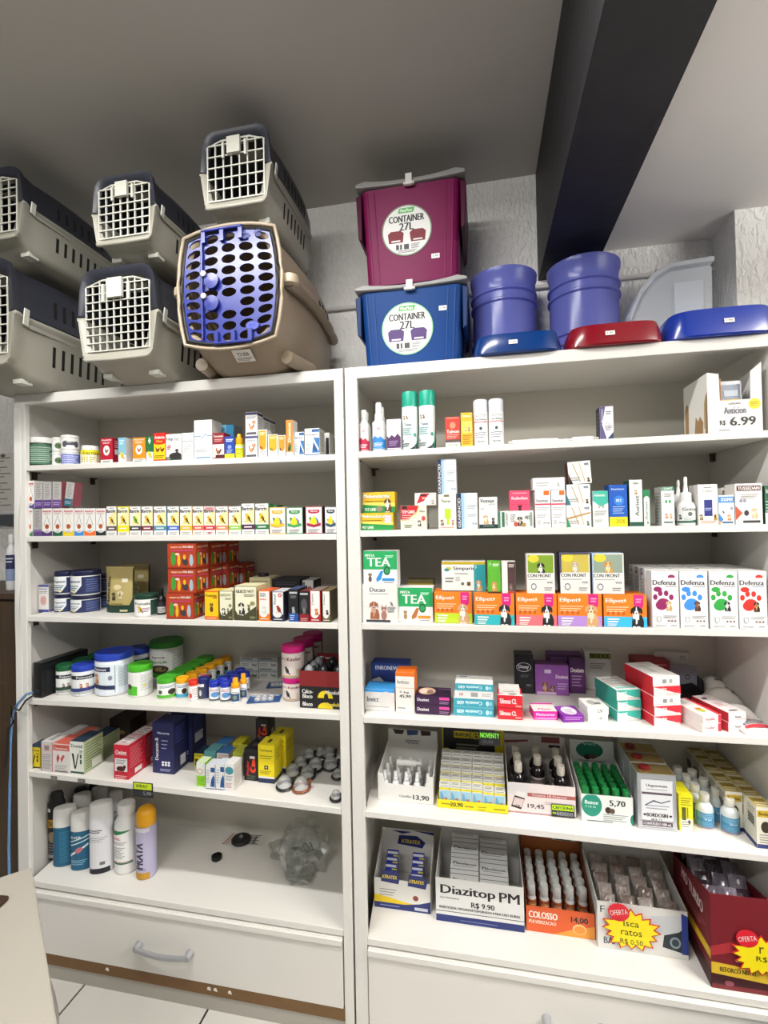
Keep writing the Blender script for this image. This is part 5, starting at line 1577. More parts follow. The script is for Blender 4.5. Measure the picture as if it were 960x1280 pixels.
pr = [('t', 'Prador', .26, .40, .46, .22, '#e8281c', 90), ('e', .66, .36, .22, .11, '#e0401c', 16, .2), ('e', .66, .42, .12, .08, '#16161a', 12), ('poly', [(.55, .45), (.85, .45), (.8, .72), (.62, .66)], '#e0401c'), ('r', .42, .70, .8, .78, '#cfc9c6'), ('ln', .2, .85, .16, 3, .05, '#5a6a5a', .4)]
a = box('L5', 305.3, 322, 936.5, 976, 'black carton with red upright lettering beside the yellow one', '#16161a', pr, side='#101012', top='#1d1d22', d=.06, tops=[('r', .35, .4, .7, .7, '#55555a')], group='black and red cartons')
a2 = carton(a['X'] + .004, a['Yf'] + .064, a['z0'], a['w'], a['h'], .06, 'black carton with red lettering hidden under the raised one', '#16161a', pr, '#101012', group='black and red cartons')
b_ = PY(316.5, 905, a2['Yf']).x, PY(334, 905, a2['Yf']).x
carton(a2['X'] + .006, a2['Yf'] + .002, a2['z1'] + .0004, a['w'], PY(325, 900, a2['Yf']).z - a2['z1'], .052, 'black carton with red lettering raised on top of another', '#16161a', pr, '#101012', sops=[('r', .4, .15, .8, .45, '#a9a9a9'), ('ln', .1, .9, .85, 4, .1, '#44444a', .4)], group='black and red cartons')
yb_ = [('r', 0, .0, 1, .12, '#1c2a52'), ('r', 0, .12, 1, .17, W), ('t', 'Carbovet', .5, .86, .76, .06, '#4a4210'), ('ln', .1, .9, .72, 2, .06, '#8a7e14', .35), ('r', .38, .36, .62, .46, '#2a2a22'), ('e', .5, .41, .05, .02, W), ('ln', .1, .8, .32, 3, .04, '#8a7e14', .35)]
a = box('L5', 322.6, 343, 931.5, 979, 'yellow carton with navy foot in front', '#ecd712', yb_, side='#e0cb10', top='#efdd30', d=.062, sops=[('r', 0, 0, 1, .10, '#1c2a52'), ('ln', .15, .85, .85, 4, .08, '#a8981a', .4)], tops=[('r', .4, .3, .6, .7, '#5a5214')], group='yellow cartons with navy foot')
carton(a['X'] + .010, a['Yf'] + .070, a['z0'], a['w'], a['h'], .07, 'yellow carton with navy foot standing behind its twin', '#ecd712', yb_, '#e0cb10', '#efdd30', sops=[('r', 0, 0, 1, .10, '#1c2a52'), ('ln', .15, .85, .85, 4, .08, '#a8981a', .4)], tops=[('r', .4, .3, .6, .7, '#5a5214')], group='yellow cartons with navy foot')


def dome(px, py, rpx, rim, label, tilt=0.0, strap=True):
    z = shz('L5', -.55)
    q = PZ(px, py, z)
    d_ = (q - EYE).dot(FW)
    r = rpx * d_ / FPX
    z = max(shz('L5', q.x - r), shz('L5', q.x + r)) + .0012
    o = thing('dome_cup', label, 'plastic cup', (q.x, q.y, z), tilt, 'clear dome cups with straps')
    m = MB()
    prof = [(r * math.cos(t), .006 + r * 1.35 * math.sin(t)) for t in [k * PI / 2 / 7 for k in range(7)]] + [(r * .06, .006 + r * 1.35)]
    m.lathe(prof, clear('#f8fafa', .24, .16), 20, sy=1.15, cap=False)
    m.obj('clear_dome', o, smooth=1.2)
    m = MB()
    m.tube([(r * 1.02 * math.cos(2 * PI * k / 20), r * 1.17 * math.sin(2 * PI * k / 20), .0045) for k in range(20)], .0042, rim, segs=6, closed=True)
    m.obj('rim', o, smooth=.9)
    if strap:
        m = MB()
        m.tube([(r * 1.0, r * .2, .005), (r * 1.12, r * .15, r * .5), (r * 1.12, r * .1, r * 1.05)], [.005, .004, .006], rim, segs=6)
        m.obj('strap', o, smooth=.9)


DK, BR = '#1a1a1b', '#8a4a28'
for px, py, rp, rim, nm in ((356, 985, 11.5, DK, 'black rim, front left of the cluster'), (376.5, 987, 12, BR, 'brown rim, in the front'), (366, 970, 11, DK, 'black rim, second from the left'), (384, 972, 11, DK, 'black rim, behind the brown one'), (376, 959, 10, DK, 'black rim, middle of the cluster'), (394, 962, 11, DK, 'black rim, right of the middle'), (386, 948, 9, DK, 'black rim, near the back'), (413, 960, 11, DK, 'black rim, beside the right post'), (411, 946, 10, DK, 'black rim, back right'), (420, 999, 8, DK, 'black rim, alone at the right front'), (422, 972, 8, DK, 'black rim, half behind the right post'), (400, 945, 8, DK, 'black rim, at the very back')):
    dome(px, py, rp * .82, mat(rim, rough=.4), 'clear plastic dome cup with ' + nm, .2)

# price tags on the shelf edge
def edge_tag(row, xl, xr, yt, yb, label, ops, c, name='price_tag'):
    Y = FRONT - .003
    a, b = PY(xl, (yt + yb) / 2, Y), PY(xr, (yt + yb) / 2, Y)
    z0, z1 = PY(xl, yb, Y).z, PY(xl, yt, Y).z
    m = MB(); m.box(-(b.x - a.x) / 2, (b.x - a.x) / 2, -.0005, .0005, 0, z1 - z0, c)
    o = tag(m.obj(name, None, ((a.x + b.x) / 2, Y, z0)), label, 'price tag')
    flat_print(o, 'front_print', b.x - a.x, z1 - z0, ops, 'front', b.x - a.x, .001, z1 - z0)


edge_tag('L5', 166.5, 191, 977, 995, 'black and lime handwritten price tag on the left unit', [('r', .05, .52, .95, .95, '#c8e022'), ('t', 'SPRAY', .45, .74, .6, .22, '#2a3a0a'), ('t', '5,90', .72, .26, .4, .3, '#8a8a90'), ('r', .05, .1, .5, .4, '#2e2e33')], '#1c1c20')
edge_tag('L5', 63.5, 71, 970, 973.5, 'tiny dark shelf sticker below the grey carton', [('ln', .1, .9, .8, 2, .4, '#aaaaaa', .4)], '#55534f')
edge_tag('L5', 97.5, 106, 973.5, 977.5, 'tiny dark shelf sticker below the V carton', [('ln', .1, .9, .8, 2, .4, '#aaaaaa', .4)], '#55534f')

# ================================================================== shelf 6: spray bottles
def flatspray(xl, xr, yt, yb, label, parts, lab, rz=.5, sy=.6, name='spray_can'):
    X, Yc, z0, r, h = place('L6', xl, xr, yt, yb, None, .8)
    r *= 1.0
    return vessel(X, Yc, z0, r, h, label, parts, name, 'spray bottle', lab, sy, rz, 'spray bottles on the bottom shelf')


SPR = lambda cap, body, f=.68, base=None: [('can_body', [(.92, 0), (.99, .01), (1, .03), (1, f)], body), ('cap', [(1.01, f), (1.02, f + .02), (.97, .96), (.90, .99), (.5, 1.0), (.1, 1.0)], cap)]
SHD = lambda cap, body, f=.80: [('can_body', [(.92, 0), (.99, .01), (1, .03), (1, f * .86), (.93, f * .95), (.75, f)], body), ('cap', [(.78, f - .005), (.80, f + .01), (.76, .96), (.6, 1.0), (.1, 1.0)], cap)]
bk = [('r', 0, .55, 1, .70, '#c99a1c'), ('t', 'TECH', .5, .62, .6, .08, '#1c1410'), ('e', .5, .38, .3, .1, '#8a7a5a'), ('ln', .1, .9, .25, 5, .05, '#77777a', .4), ('r', .1, .84, .4, .9, '#cfcfcf'), ('r', 0, .0, 1, .06, '#9a9a9c')]
for xl, xr, yt, yb, nm in ((49, 66, 984, 1076, 'black shampoo bottle with a gold band at the far left'), (72, 88, 978, 1050, 'black bottle with a gold band behind the blue cans'), (95, 108, 976, 1036, 'black bottle with a gold band, rearmost')):
    flatspray(xl, xr, yt, yb, nm, SHD('#131315', '#17171a', .90), (2.2, .04, .86, bk, 1.006, -.35), .45, .62, 'shampoo_bottle')
TEAL = '#155a7a'
t1 = [('r', 0, 0, 1, 1, TEAL), ('e', .15, .85, .1, .03, '#b8506a'), ('e', .15, .5, .1, .035, '#b04a5a'), ('e', .15, .18, .1, .04, '#b04a5a'), ('ln', .5, .9, .9, 14, .06, '#3a7a98', .4)]
t2 = [('r', 0, 0, 1, 1, TEAL)] + [('poly', [(.05, .6 + .1 * k), (.95, .78 + .1 * k), (.95, .81 + .1 * k), (.05, .63 + .1 * k)], '#cfdde4') for k in range(2)] + [('poly', [(.1, .32), (.9, .62), (.9, .68), (.1, .38)], '#dfe8ec'), ('e', .55, .52, .16, .07, '#c0707a', 14, .5), ('t', 'SILVER', .4, .86, .5, .07, '#e2eaee'), ('ln', .2, .85, .25, 3, .05, '#8ab0c2', .4)]
flatspray(70, 93, 1002, 1087, 'teal spray can with white cap, left of two in front', SPR('#dad9d5', TEAL), (2.4, .02, .67, t1, 1.004, -.35))
flatspray(92, 115, 1007, 1091.5, 'teal spray can with white cap and diagonal stripes', SPR('#dad9d5', TEAL), (2.4, .02, .67, t2, 1.004, -.35))
flatspray(94, 112, 987, 1064, 'teal spray can with white cap in the second row', SPR('#d3d2ce', TEAL), (2.4, .02, .67, t1, 1.004, -.35))
w1 = [('r', 0, 0, 1, .10, '#1b1c26'), ('ln', .08, .7, .82, 2, .035, '#3a3a4c', .5), ('ln', .08, .9, .68, 3, .035, '#9a9aa2', .35), ('r', .62, .16, .8, .22, '#6a6a6e'), ('ln', .1, .4, .1, 1, .03, '#8a8a92', .5)]
flatspray(115, 139, 996, 1096.5, 'tall white spray can with a black foot in front', SPR('#dedddb', '#dcdce0', .78), (2.4, .01, .77, w1, 1.004, -.35))
flatspray(138, 152, 986, 1056, 'tall white spray can with a black foot, second row', SPR('#d8d7d5', '#dcdce0', .78), (2.4, .01, .77, w1, 1.004, -.35))
flatspray(116, 133, 980, 1048, 'white-capped spray can behind the tall white one', SPR('#d2d1cf', '#c9c9cc', .72), None)
X, Yc, z0, r, h = place('L6', 145.5, 171, 997, 1096)
vessel(X, Yc, z0, r, h, 'white measuring bottle with a green cornered label', [('bottle_body', [(.9, 0), (.98, .015), (1, .04), (1, .66), (.94, .74), (.66, .82), (.62, .85)], '#e8e8e6'), ('cap', [(.68, .845), (.72, .86), (.72, .97), (.66, 1.0), (.1, 1.0)], '#e2e1dd')], 'spray_can', 'spray bottle', (2.5, .16, .66, [('r', 0, 0, 1, 1, '#f0efec'), ('poly', [(0, .86), (.4, .86), (.9, .97), (.9, 1), (0, 1)], '#2f7a4a'), ('t', 'ACIDEL', .36, .76, .5, .07, '#c23a34'), ('ln', .1, .8, .66, 2, .05, '#8a8a8a', .4), ('ln', .1, .75, .5, 7, .05, '#9a9a9a', .4), ('r', 0, 0, 1, .05, '#2f6a44'), ('r', 0, .06, 1, .075, '#b8484a')], 1.004, -.1), group='spray bottles on the bottom shelf')
X, Yc, z0, r, h = place('L6', 172, 193.5, 1003, 1102)
vessel(X, Yc, z0, r, h, 'lilac spray can with a golden yellow cap and foot', [('can_body', [(.92, 0), (.99, .01), (1, .03), (1, .72), (.93, .76)], '#b9b4d0'), ('cap', [(.96, .755), (1.0, .77), (.97, .92), (.80, .97), (.5, 1.0), (.1, 1.0)], '#e2a214')], 'spray_can', 'spray bottle', (2.4, .01, .75, [('r', 0, 0, 1, .13, '#c2902a'), ('t', 'PRATA', .56, .46, .50, .34, '#2e2a3a', 90), ('t', 'Spray', .25, .42, .3, .1, '#4a4660', 90), ('r', 0, .92, 1, 1, '#d8d4dc'), ('ln', .15, .85, .2, 1, .03, '#6a6688', .5)], 1.004, -.25), group='spray bottles on the bottom shelf')

# loose things on the bottom shelf
zz = shz('L6', -.8) + .0006
q = PZ(301.5, 1048, zz + .012)
o = thing('grinding_disc', 'black round disc with a centre hub lying on a card', 'disc', (q.x, q.y, zz + .003))
m = MB(); m.lathe([(.034, 0), (.036, .002), (.036, .008), (.033, .011), (.012, .012), (.010, .016), (.002, .016)], mat('#161618', rough=.4), 28); m.obj('plate', o, smooth=.6)
m = MB(); m.lathe([(.007, .016), (.006, .020), (.001, .020)], '#8a8c8e', 12); m.obj('hub', o, smooth=.6)
m = MB(); m.box(-.062, .088, -.035, .04, 0, .0008, '#d6d2cc')
o = tag(m.obj('instruction_card', None, (q.x, q.y + .01, zz), .1), 'white printed card under the black disc', 'card')
flat_print(o, 'top_print', .15, .075, [('poly', [(.05, .1), (.08, .1), (.2, .9), (.17, .9)], '#a8563a'), ('poly', [(.14, .1), (.16, .1), (.26, .9), (.24, .9)], '#b8786a'), ('ln', .6, .95, .9, 6, .13, '#6a6a6a', .5), ('r', .8, .2, .85, .8, '#5a5a5a')], 'top', .15, .075, .0008)
q = PZ(271, 1074, zz)
m = MB(); m.lathe([(.016, 0), (.018, .002), (.018, .014), (.015, .016), (.013, .016), (.012, .010), (.001, .010)], mat('#121214', rough=.4), 20)
tag(m.obj('bottle_cap', None, (q.x, q.y, zz), smooth=.6), 'small black round cap lying alone on the bottom shelf', 'cap')


def crumple(name, loc, sx, sy, sz, matr, seed, sub=4, amp=.35, parent=None):
    rnd = random.Random(seed)
    bm = bmesh.new()
    bmesh.ops.create_icosphere(bm, subdivisions=sub, radius=1)
    dirs = [(Vector((rnd.gauss(0, 1), rnd.gauss(0, 1), rnd.gauss(0, 1))).normalized(), rnd.uniform(3, 9), rnd.uniform(0, 6)) for _ in range(9)]
    for v in bm.verts:
        n = v.co.normalized()
        s = 1.0
        for d_, f, p in dirs:
            s += amp * .16 * abs(math.sin(f * n.dot(d_) + p)) - amp * .08
        c = n * s
        v.co = Vector((c.x * sx, c.y * sy, max(c.z, -.75) * sz))
    zmin = min(v.co.z for v in bm.verts)
    for v in bm.verts:
        v.co.z -= zmin
    me = bpy.data.meshes.new(name)
    bm.to_mesh(me)
    bm.free()
    me.materials.append(matr)
    return link(name, me, parent, loc)


BAG = clear('#f6f8f6', .09, .24, 'bag')
q = PZ(392, 1085, zz)
o = thing('plastic_bag', 'crumpled clear plastic bag with small parts by the right post', 'plastic bag', (q.x - .040, q.y + .02, zz + .003))
crumple('bag_film', (0, 0, 0), .072, .080, .072, BAG, 3, 3, amp=.9, parent=o)
crumple('bag_film', (-.075, .03, 0), .065, .040, .018, BAG, 8, 3, amp=.9, parent=o)
crumple('bag_film', (.01, -.075, 0), .04, .035, .014, BAG, 11, 3, amp=.9, parent=o)
m = MB()
for k in range(5):
    a_ = k * 1.3
    m.tube([(.03 * math.cos(a_), .03 * math.sin(a_), .02 + .008 * k), (.045 * math.cos(a_ + .6), .045 * math.sin(a_ + .6), .03 + .008 * k), (.02 * math.cos(a_ + 1.4), .02 * math.sin(a_ + 1.4), .025 + .01 * k)], .003, '#3a3a3c', segs=6)
m.obj('small_parts', o, smooth=.8)
m = MB(); m.tube([(-.12, .045, .012), (-.06, .035, .014)], .003, mat('#d8d8d8', rough=.2, metal=.8), segs=8); m.obj('metal_rod', o, smooth=.8)

# ================================================================== RIGHT UNIT, shelf 1
mount = lambda c: [('r', 0, .06, 1, .30, c), ('poly', [(0, .30), (1, .30), (1, .40), (.82, .36), (.62, .47), (.46, .41), (.28, .50), (.1, .42), (0, .38)], c), ('ln', .2, .75, .24, 3, .05, '#eeeeee', .4), ('e', .5, .74, .1, .05, '#c9a0a8'), ('r', 0, .02, 1, .05, c)]
X, Yc, z0, r, h = place('R1', 448.6, 461.4, 513, .014)
vessel(X, Yc, z0, r, h, 'white flip-top bottle with crimson mountain label', BOT('#e2e1de', '#e9e8e6', .66, .50), 'lotion_bottle', 'bottle', (2.8, .03, .66, mount('#c21f48'), 1.006, .1))
X, Yc, z0, r, h = place('R1', 451, 463.5, 516, .055)
vessel(X, Yc, z0, r, h, 'white flip-top bottle hidden behind the crimson-labelled one', BOT('#e2e1de', '#e9e8e6', .66, .50), 'lotion_bottle', 'bottle')
SPB = lambda cap, body, f=.60: [('bottle_body', [(.9, 0), (.98, .015), (1, .04), (1, f - .05), (.9, f), (.6, f + .05)], body), ('sprayer', [(.62, f + .045), (.66, f + .06), (.64, f + .16), (.5, f + .18), (.46, .98), (.36, 1.0), (.1, 1.0)], cap)]
X, Yc, z0, r, h = place('R1', 465.4, 481.6, 503.6, .006)
vessel(X, Yc, z0, r, h, 'white spray bottle with blue mountain label', SPB('#e4e4e2', '#e9e8e6'), 'spray_bottle', 'spray bottle', (2.8, .03, .60, mount('#2f86d0'), 1.006, .1))
X, Yc, z0, r, h = place('R1', 470, 484, 509, .06)
vessel(X, Yc, z0, r, h, 'white spray bottle standing behind the blue-labelled one', SPB('#e4e4e2', '#e9e8e6'), 'spray_bottle', 'spray bottle')
box('R1', 483.4, 501, 524, .006, 'white and purple mountain-print carton', '#edecea', [('poly', [(0, 0), (1, 0), (1, .42), (.78, .54), (.56, .42), (.36, .50), (.14, .40), (0, .48)], '#4c2258'), ('r', 0, 0, 1, .07, '#efeef0'), ('r', 0, .03, 1, .05, '#4c2258'), ('e', .68, .88, .14, .06, '#9a8aa0'), ('e', .68, .88, .11, .045, '#edecea'), ('ln', .15, .8, .3, 3, .06, '#a48ab0', .4)], d=.04)
gre = '#12a085'
for xl, xr, yt, nm, mid in ((502.2, 522, 490, 'left', .05), (523.4, 544.4, 488.7, 'right', -.05)):
    X, Yc, z0, r, h = place('R1', xl, xr, yt, .008)
    vessel(X, Yc, z0, r, h, 'tall white shampoo bottle with green cap, %s of two' % nm, [('bottle_body', [(.94, 0), (1, .012), (1, .73)], '#e6ebea'), ('cap', [(1.01, .73), (1.02, .74), (1.0, .955), (.94, .985), (.6, 1.0), (.1, 1.0)], gre)], 'shampoo_bottle', 'shampoo bottle',
           (3.0, .0, .73, [('poly', [(.72, .0), (1, .0), (1, 1), (.92, 1), (.92, .5), (.84, .2)], gre), ('poly', [(.45, 0), (1, 0), (1, .28), (.7, .08)], '#1e2a2c'), ('dog', .26, .70, .17, '#8a6236', '#d8b890'), ('dog', .40, .70, .15, '#5c4630', '#b89a78'), ('t', 'Tuna', .42, .58, .3, .06, '#4a6a6e'), ('ln', .2, .6, .5, 4, .045, '#8ab4b4', .4), ('e', .72, .34, .06, .04, '#3aa08e'), ('t', '5x', .2, .22, .12, .06, '#3a4a4a'), ('ln', .14, .5, .15, 2, .05, '#6a7a7a', .5)], 1.004, mid), group='green-capped shampoo bottles', segs=28)
box('R1', 556.6, 575.4, 521, .010, 'red carton with white lettering and white foot', '#c43624', [('r', 0, 0, 1, .16, '#eceae4'), ('r', 0, .16, 1, .26, '#5a4a48'), ('t', 'Talvon', .5, .52, .84, .11, W), ('e', .5, .72, .2, .11, '#e08a6a'), ('ln', .1, .9, .42, 3, .05, '#f0b0a0', .4), ('t', 'Konig', .5, .08, .6, .06, '#2a7a4a'), ('r', .1, .94, .9, .97, '#e88a7a')], d=.04)
box('R1', 576, 590.8, 515.7, .010, 'yellow carton with two pets', '#f0b428', [('t', 'Dermic', .5, .90, .7, .06, W), ('r', .1, .40, .95, .74, '#f4d060'), ('dog', .35, .44, .42, '#d8a84a', '#f0e0b0'), ('cat', .7, .44, .40, '#8a8e90', '#d8dadb'), ('ln', .15, .9, .34, 5, .06, '#b88a2a', .35)], side='#d89c20', d=.04)
for xl, xr, yt, nm in ((591.4, 609.6, 500.5, 'left'), (610.4, 629.4, 499.5, 'right')):
    X, Yc, z0, r, h = place('R1', xl, xr, yt, .008)
    vessel(X, Yc, z0, r, h, 'white aerosol with a pale cap and a red stripe, %s of two' % nm, AER('#d6d8de', '#ecebea', .72), 'aerosol_can', 'aerosol', (2.9, .02, .72, [('t', 'Terramax', .5, .78, .6, .06, '#4a4a50'), ('r', .12, .69, .88, .715, '#c23a44'), ('e', .5, .50, .07, .05, '#3a4a4c'), ('ln', .22, .78, .38, 3, .07, '#7a7a80', .3), ('t', 'Spray', .5, .1, .36, .06, '#3a3a40'), ('ln', .2, .8, .92, 2, .04, '#a8a8b0', .4)], 1.004, 0), group='white aerosols')


def syringe(row, x, y, L, rz, label, Yf=.03):
    q = PY(x, y, FRONT + Yf)
    z = shz(row, q.x) + .0012
    o = thing('oral_syringe', label, 'syringe', (q.x, q.y, z + .007), rz, 'syringes and tubes lying on the upper shelf')
    m = MB(); m.tube([(-L / 2, 0, 0), (L * .28, 0, 0)], .007, mat('#e4e4e2', rough=.35), segs=12); m.obj('barrel', o, smooth=.7)
    m = MB(); m.tube([(L * .28, 0, 0), (L * .33, 0, 0), (L * .48, 0, 0), (L * .5, 0, 0)], [.0035, .0035, .0035, .0065], mat('#dadad8', rough=.4), segs=10); m.obj('plunger', o, smooth=.7)
    m = MB(); m.tube([(-L / 2 - .012, 0, 0), (-L / 2, 0, 0)], [.002, .004], mat('#cfcfd0', rough=.35), segs=8); m.obj('tip', o, smooth=.7)
    return o


for x, y, L, rz, nm in ((652, 551, .05, .1, 'small white syringe, leftmost'), (668, 549.5, .06, -.2, 'white syringe second from the left'), (684, 546.5, .10, .05, 'long white syringe in the middle'), (709, 547, .13, .0, 'white printed tube left of the black carton'), (732, 546.5, .07, -.05, 'white syringe next to the black carton')):
    syringe('R1', x, y, L, rz, nm + ' on the upper right shelf', Yf=.035 + .03 * (int(x) % 2))
box('R1', 749.6, 767, 508, .010, 'white, black and lilac carton standing alone', '#e9e8ea', [('poly', [(0, .0), (.5, 0), (.16, .45), (.42, 1), (0, 1)], '#57507e'), ('poly', [(.5, 0), (1, 0), (1, .22)], '#2a3a5a'), ('t', 'Bravox', .16, .72, .4, .12, W, 90), ('ln', .45, .85, .85, 2, .06, '#6a6a80', .5), ('e', .55, .42, .16, .09, '#8a8a98', 20), ('e', .55, .42, .13, .075, '#e9e8ea', 20), ('ln', .4, .9, .4, 3, .05, '#55555f', .4)], side='#24222c', top='#3a3844', d=.045, sops=[('ln', .2, .8, .85, 6, .12, '#55535f', .5)])
# display box with a cut-out front
Yf = FRONT + .012
xa, xb = PY(884.5, 510, Yf).x, PY(953, 510, Yf).x
w = xb - xa
z0 = max(shz('R1', xa), shz('R1', xb)) + .0006
h = PY(884.5, 466, Yf).z - z0
dd = .15
o = thing('display_box', 'white display box with torn brown side and handwritten price 6.99', 'display box', ((xa + xb) / 2, Yf + dd / 2, z0))
kw = mat('#e3e1db', rough=.55)
m = MB(); m.prism([(-w / 2, 0), (w / 2, 0), (w / 2, h * 1.12), (w * .30, h * .98), (w * .29, h * .53), (-w * .27, h * .53), (-w * .28, h * .97), (-w / 2, h)], -dd / 2, -dd / 2 + .002, kw); fp = m.obj('front_panel', o)
for s in (-1, 1):
    m = MB(); m.prism([(-dd / 2 + .002, 0), (dd / 2, 0), (dd / 2, h * .98), (-dd / 2 + .002, h if s < 0 else h * 1.1)], s * w / 2 - (.002 if s > 0 else 0), s * w / 2 + (0 if s > 0 else .002), kw, axis='x'); sp = m.obj('side_panel', o)
    if s < 0:
        flat_print(sp, 'torn_patch', dd, h, [('poly', [(.05, .0), (.20, .0), (.22, .60), (.12, .66), (.05, .52)], '#a5845c'), ('poly', [(.45, 0), (.80, 0), (.82, .22), (.70, .34), (.62, .26), (.52, .36)], '#a5845c'), ('poly', [(.9, 0), (1, 0), (1, .7), (.93, .62)], '#9a7a54'), ('poly', [(.86, .1), (.92, .1), (.92, .62), (.87, .5)], '#b8a07a')], 'left', w, dd, h)
m = MB(); m.box(-w / 2 + .002, w / 2 - .002, dd / 2 - .002, dd / 2, 0, h * .98, kw); m.obj('back_panel', o)
m = MB(); m.box(-w / 2 + .002, w / 2 - .002, -dd / 2 + .002, dd / 2 - .002, 0, .002, kw); m.obj('floor_panel', o)
flat_print(fp, 'front_print', w, h, [('r', .28, .525, .58, .535, '#e8c81c'), ('t', 'LABGARD', .5, .47, .22, .03, '#6a6250'), ('e', .86, .45, .11, .085, '#ecc81a'), ('ln', .79, .93, .48, 3, .025, '#8a7a14', .4), ('t', 'Anticion', .50, .36, .40, .11, '#6d6a78'), ('t', 'R$', .27, .16, .10, .09, '#26262a'), ('t', '6.99', .64, .18, .46, .14, '#26262a'), ('ln', .2, .4, .05, 1, .03, '#8a8a8a', .5)], 'front', w, dd, h)
for k in range(6):
    m = MB(); m.box(-w * .22, w * .22, -.006, .006, 0, h * .86, clear('#c9ced8', .55, .2))
    m.box(-w * .19, w * .19, -.0066, -.0060, h * .55, h * .80, '#6a7484' if k else '#8a92a0')
    m.box(-w * .12, w * .14, -.0074, -.0067, h * .60, h * .70, '#b8bfca')
    q = tag(m.obj('sachet', None, (o.location.x + .004 * (k % 2), Yf + .022 + k * .021, z0 + .0025), .03 * (k % 3), bevel=.002), 'grey sachet in the price 6.99 display box, %s from the front' % ['first', 'second', 'third', 'fourth', 'fifth', 'sixth'][k], 'sachet', 'grey sachets in the white display box')
    q.rotation_euler[0] = -.06
    # brown edge of the pack
m = MB(); m.box(-w * .265, -w * .225, -dd / 2 + .006, -dd / 2 + .05, .003, h * .90, mat('#b07a3c', rough=.6, var=.3, bscale=90)); m.obj('inner_flap', o)

# ================================================================== shelf 2
meb = [('r', 0, 0, 1, .40, '#1d8a3e'), ('r', 0, .40, 1, 1, '#e8b418'), ('poly', [(0, .40), (1, .28), (1, .46), (0, .50)], '#f0d860'), ('t', 'Mebendazole', .44, .80, .82, .20, '#f2efe2'), ('t', 'Mebendazole', .445, .79, .82, .19, '#3a4a2a'), ('t', 'Mebendazole', .44, .80, .80, .18, '#f2efe2'), ('ln', .08, .66, .58, 1, .1, '#8a6a14', .5), ('t', 'PET LINE', .24, .16, .34, .14, '#e8f0e2')]
a = box('R2', 450, 492, 641, .016, 'green and yellow dewormer carton, lower of the pair', '#1d8a3e', meb + [('r', .74, .40, .95, .86, '#e8c8cc')], side='#d8b03a', top='#e0e6d8', d=.06, tops=[('poly', [(.1 + .16 * k, 0), (.2 + .16 * k, 0), (.26 + .16 * k, 1), (.16 + .16 * k, 1)], '#3a9a5a') for k in range(5)])
box('R2', 453.5, 494, 615, .018, 'green and yellow dewormer carton with a beagle, upper of the pair', '#1d8a3e', meb + [('dog', .78, .02, .40, '#5a3a24', '#eee6dc'), ('e', .52, .18, .1, .14, '#8a7a6a')], side='#c99a2a', top='#c9a22a', d=.045, on=a)
a = box('R2', 500.6, 533.6, 632, .010, 'red and cream carton with a white sitting dog', '#ddd9c8', [('poly', [(0, .42), (.3, .46), (.62, .74), (.70, 1), (0, 1)], '#c21c24'), ('poly', [(0, .36), (.3, .40), (.66, .70), (.74, 1), (.70, 1), (.62, .74), (.3, .46), (0, .42)], '#e8c87a'), ('r', .06, .86, .26, .98, '#1c1c1c'), ('t', 'TOP GARD', .30, .74, .50, .13, W), ('ln', .06, .42, .62, 3, .09, '#e8a0a0', .5), ('dog', .72, .12, .24, '#4a3a34', '#e6e2da'), ('e', .88, .46, .07, .10, '#c44a4a'), ('t', 'Plus', .84, .76, .18, .07, '#5a5a52'), ('ln', .15, .45, .2, 2, .08, '#7a8a6a', .5)], side='#c3bdac', d=.06, sops=[('r', .45, .05, .9, .25, '#5a5a5a'), ('ln', .1, .9, .8, 2, .1, '#aaa69a', .5)])
box('R2', 518.5, 545.5, 616, .012, 'red and white carton on top of the red and cream one', '#e2dfd8', [('poly', [(.08, .12), (.44, .36), (.70, .95), (.28, .95)], '#c21c24'), ('r', .26, .74, .54, .86, '#26201c'), ('t', 'TOP', .46, .56, .24, .18, W), ('dog', .84, .08, .2, '#9a928a', '#dedad2')], d=.05, on=a)
a = box('R2', 547.8, 570.4, 617.5, .008, 'cream carton with a lime cross and two pets', '#e9e7dd', [('r', .36, .30, .70, .58, '#bcd42a'), ('r', .46, .12, .60, .30, '#bcd42a'), ('t', 'Theras', .42, .80, .55, .09, '#6a7a5a'), ('r', .32, .92, .62, .98, '#7a7248'), ('dog', .2, .1, .34, '#7a5c48', '#c9b09a'), ('cat', .80, .1, .34, '#b88a72', '#e0c8b8'), ('ln', .1, .9, .06, 1, .04, '#c98a7a', .5)], d=.05)
gea = [('r', 0, 0, .20, 1, '#16284e'), ('t', 'GEARINCID', .10, .45, .82, .13, W, 90), ('r', .20, 0, .40, 1, '#9cc0de'), ('r', .34, 0, .46, 1, '#c6d8e6'), ('ln', .5, .95, .66, 3, .04, '#8a94a0', .4), ('ln', .5, .95, .40, 2, .04, '#8a94a0', .4), ('t', '75 ml', .84, .14, .22, .05, '#4a5a7a')]
box('R2', 546.8, 570.4, 574, .004, 'white and navy carton with upright lettering, raised on the cream one', '#e3e7ea', gea, d=.045, on=a, group='navy-edged cartons')
box('R2', 571.4, 597, 616.2, .008, 'white and navy carton with upright lettering, on the shelf', '#e3e7ea', gea, d=.045, group='navy-edged cartons')
box('R2', 598.8, 622, 621.3, .008, 'white carton with a pale dog and a dark cat', '#ecebe7', [('r', 0, 0, 1, .13, '#16302a'), ('t', 'Vetmax', .45, .88, .76, .12, '#2a3a36'), ('t', 'plus', .72, .77, .36, .06, '#6a7a74'), ('dog', .36, .13, .52, '#c9a878', '#eee0c8'), ('cat', .76, .12, .40, '#3a3a3c', '#8a8a8a'), ('t', 'PET', .2, .62, .2, .04, '#8a5a4a'), ('ln', .2, .8, .09, 1, .04, '#8aa09a', .5)], top='#c8c6c2', d=.05)
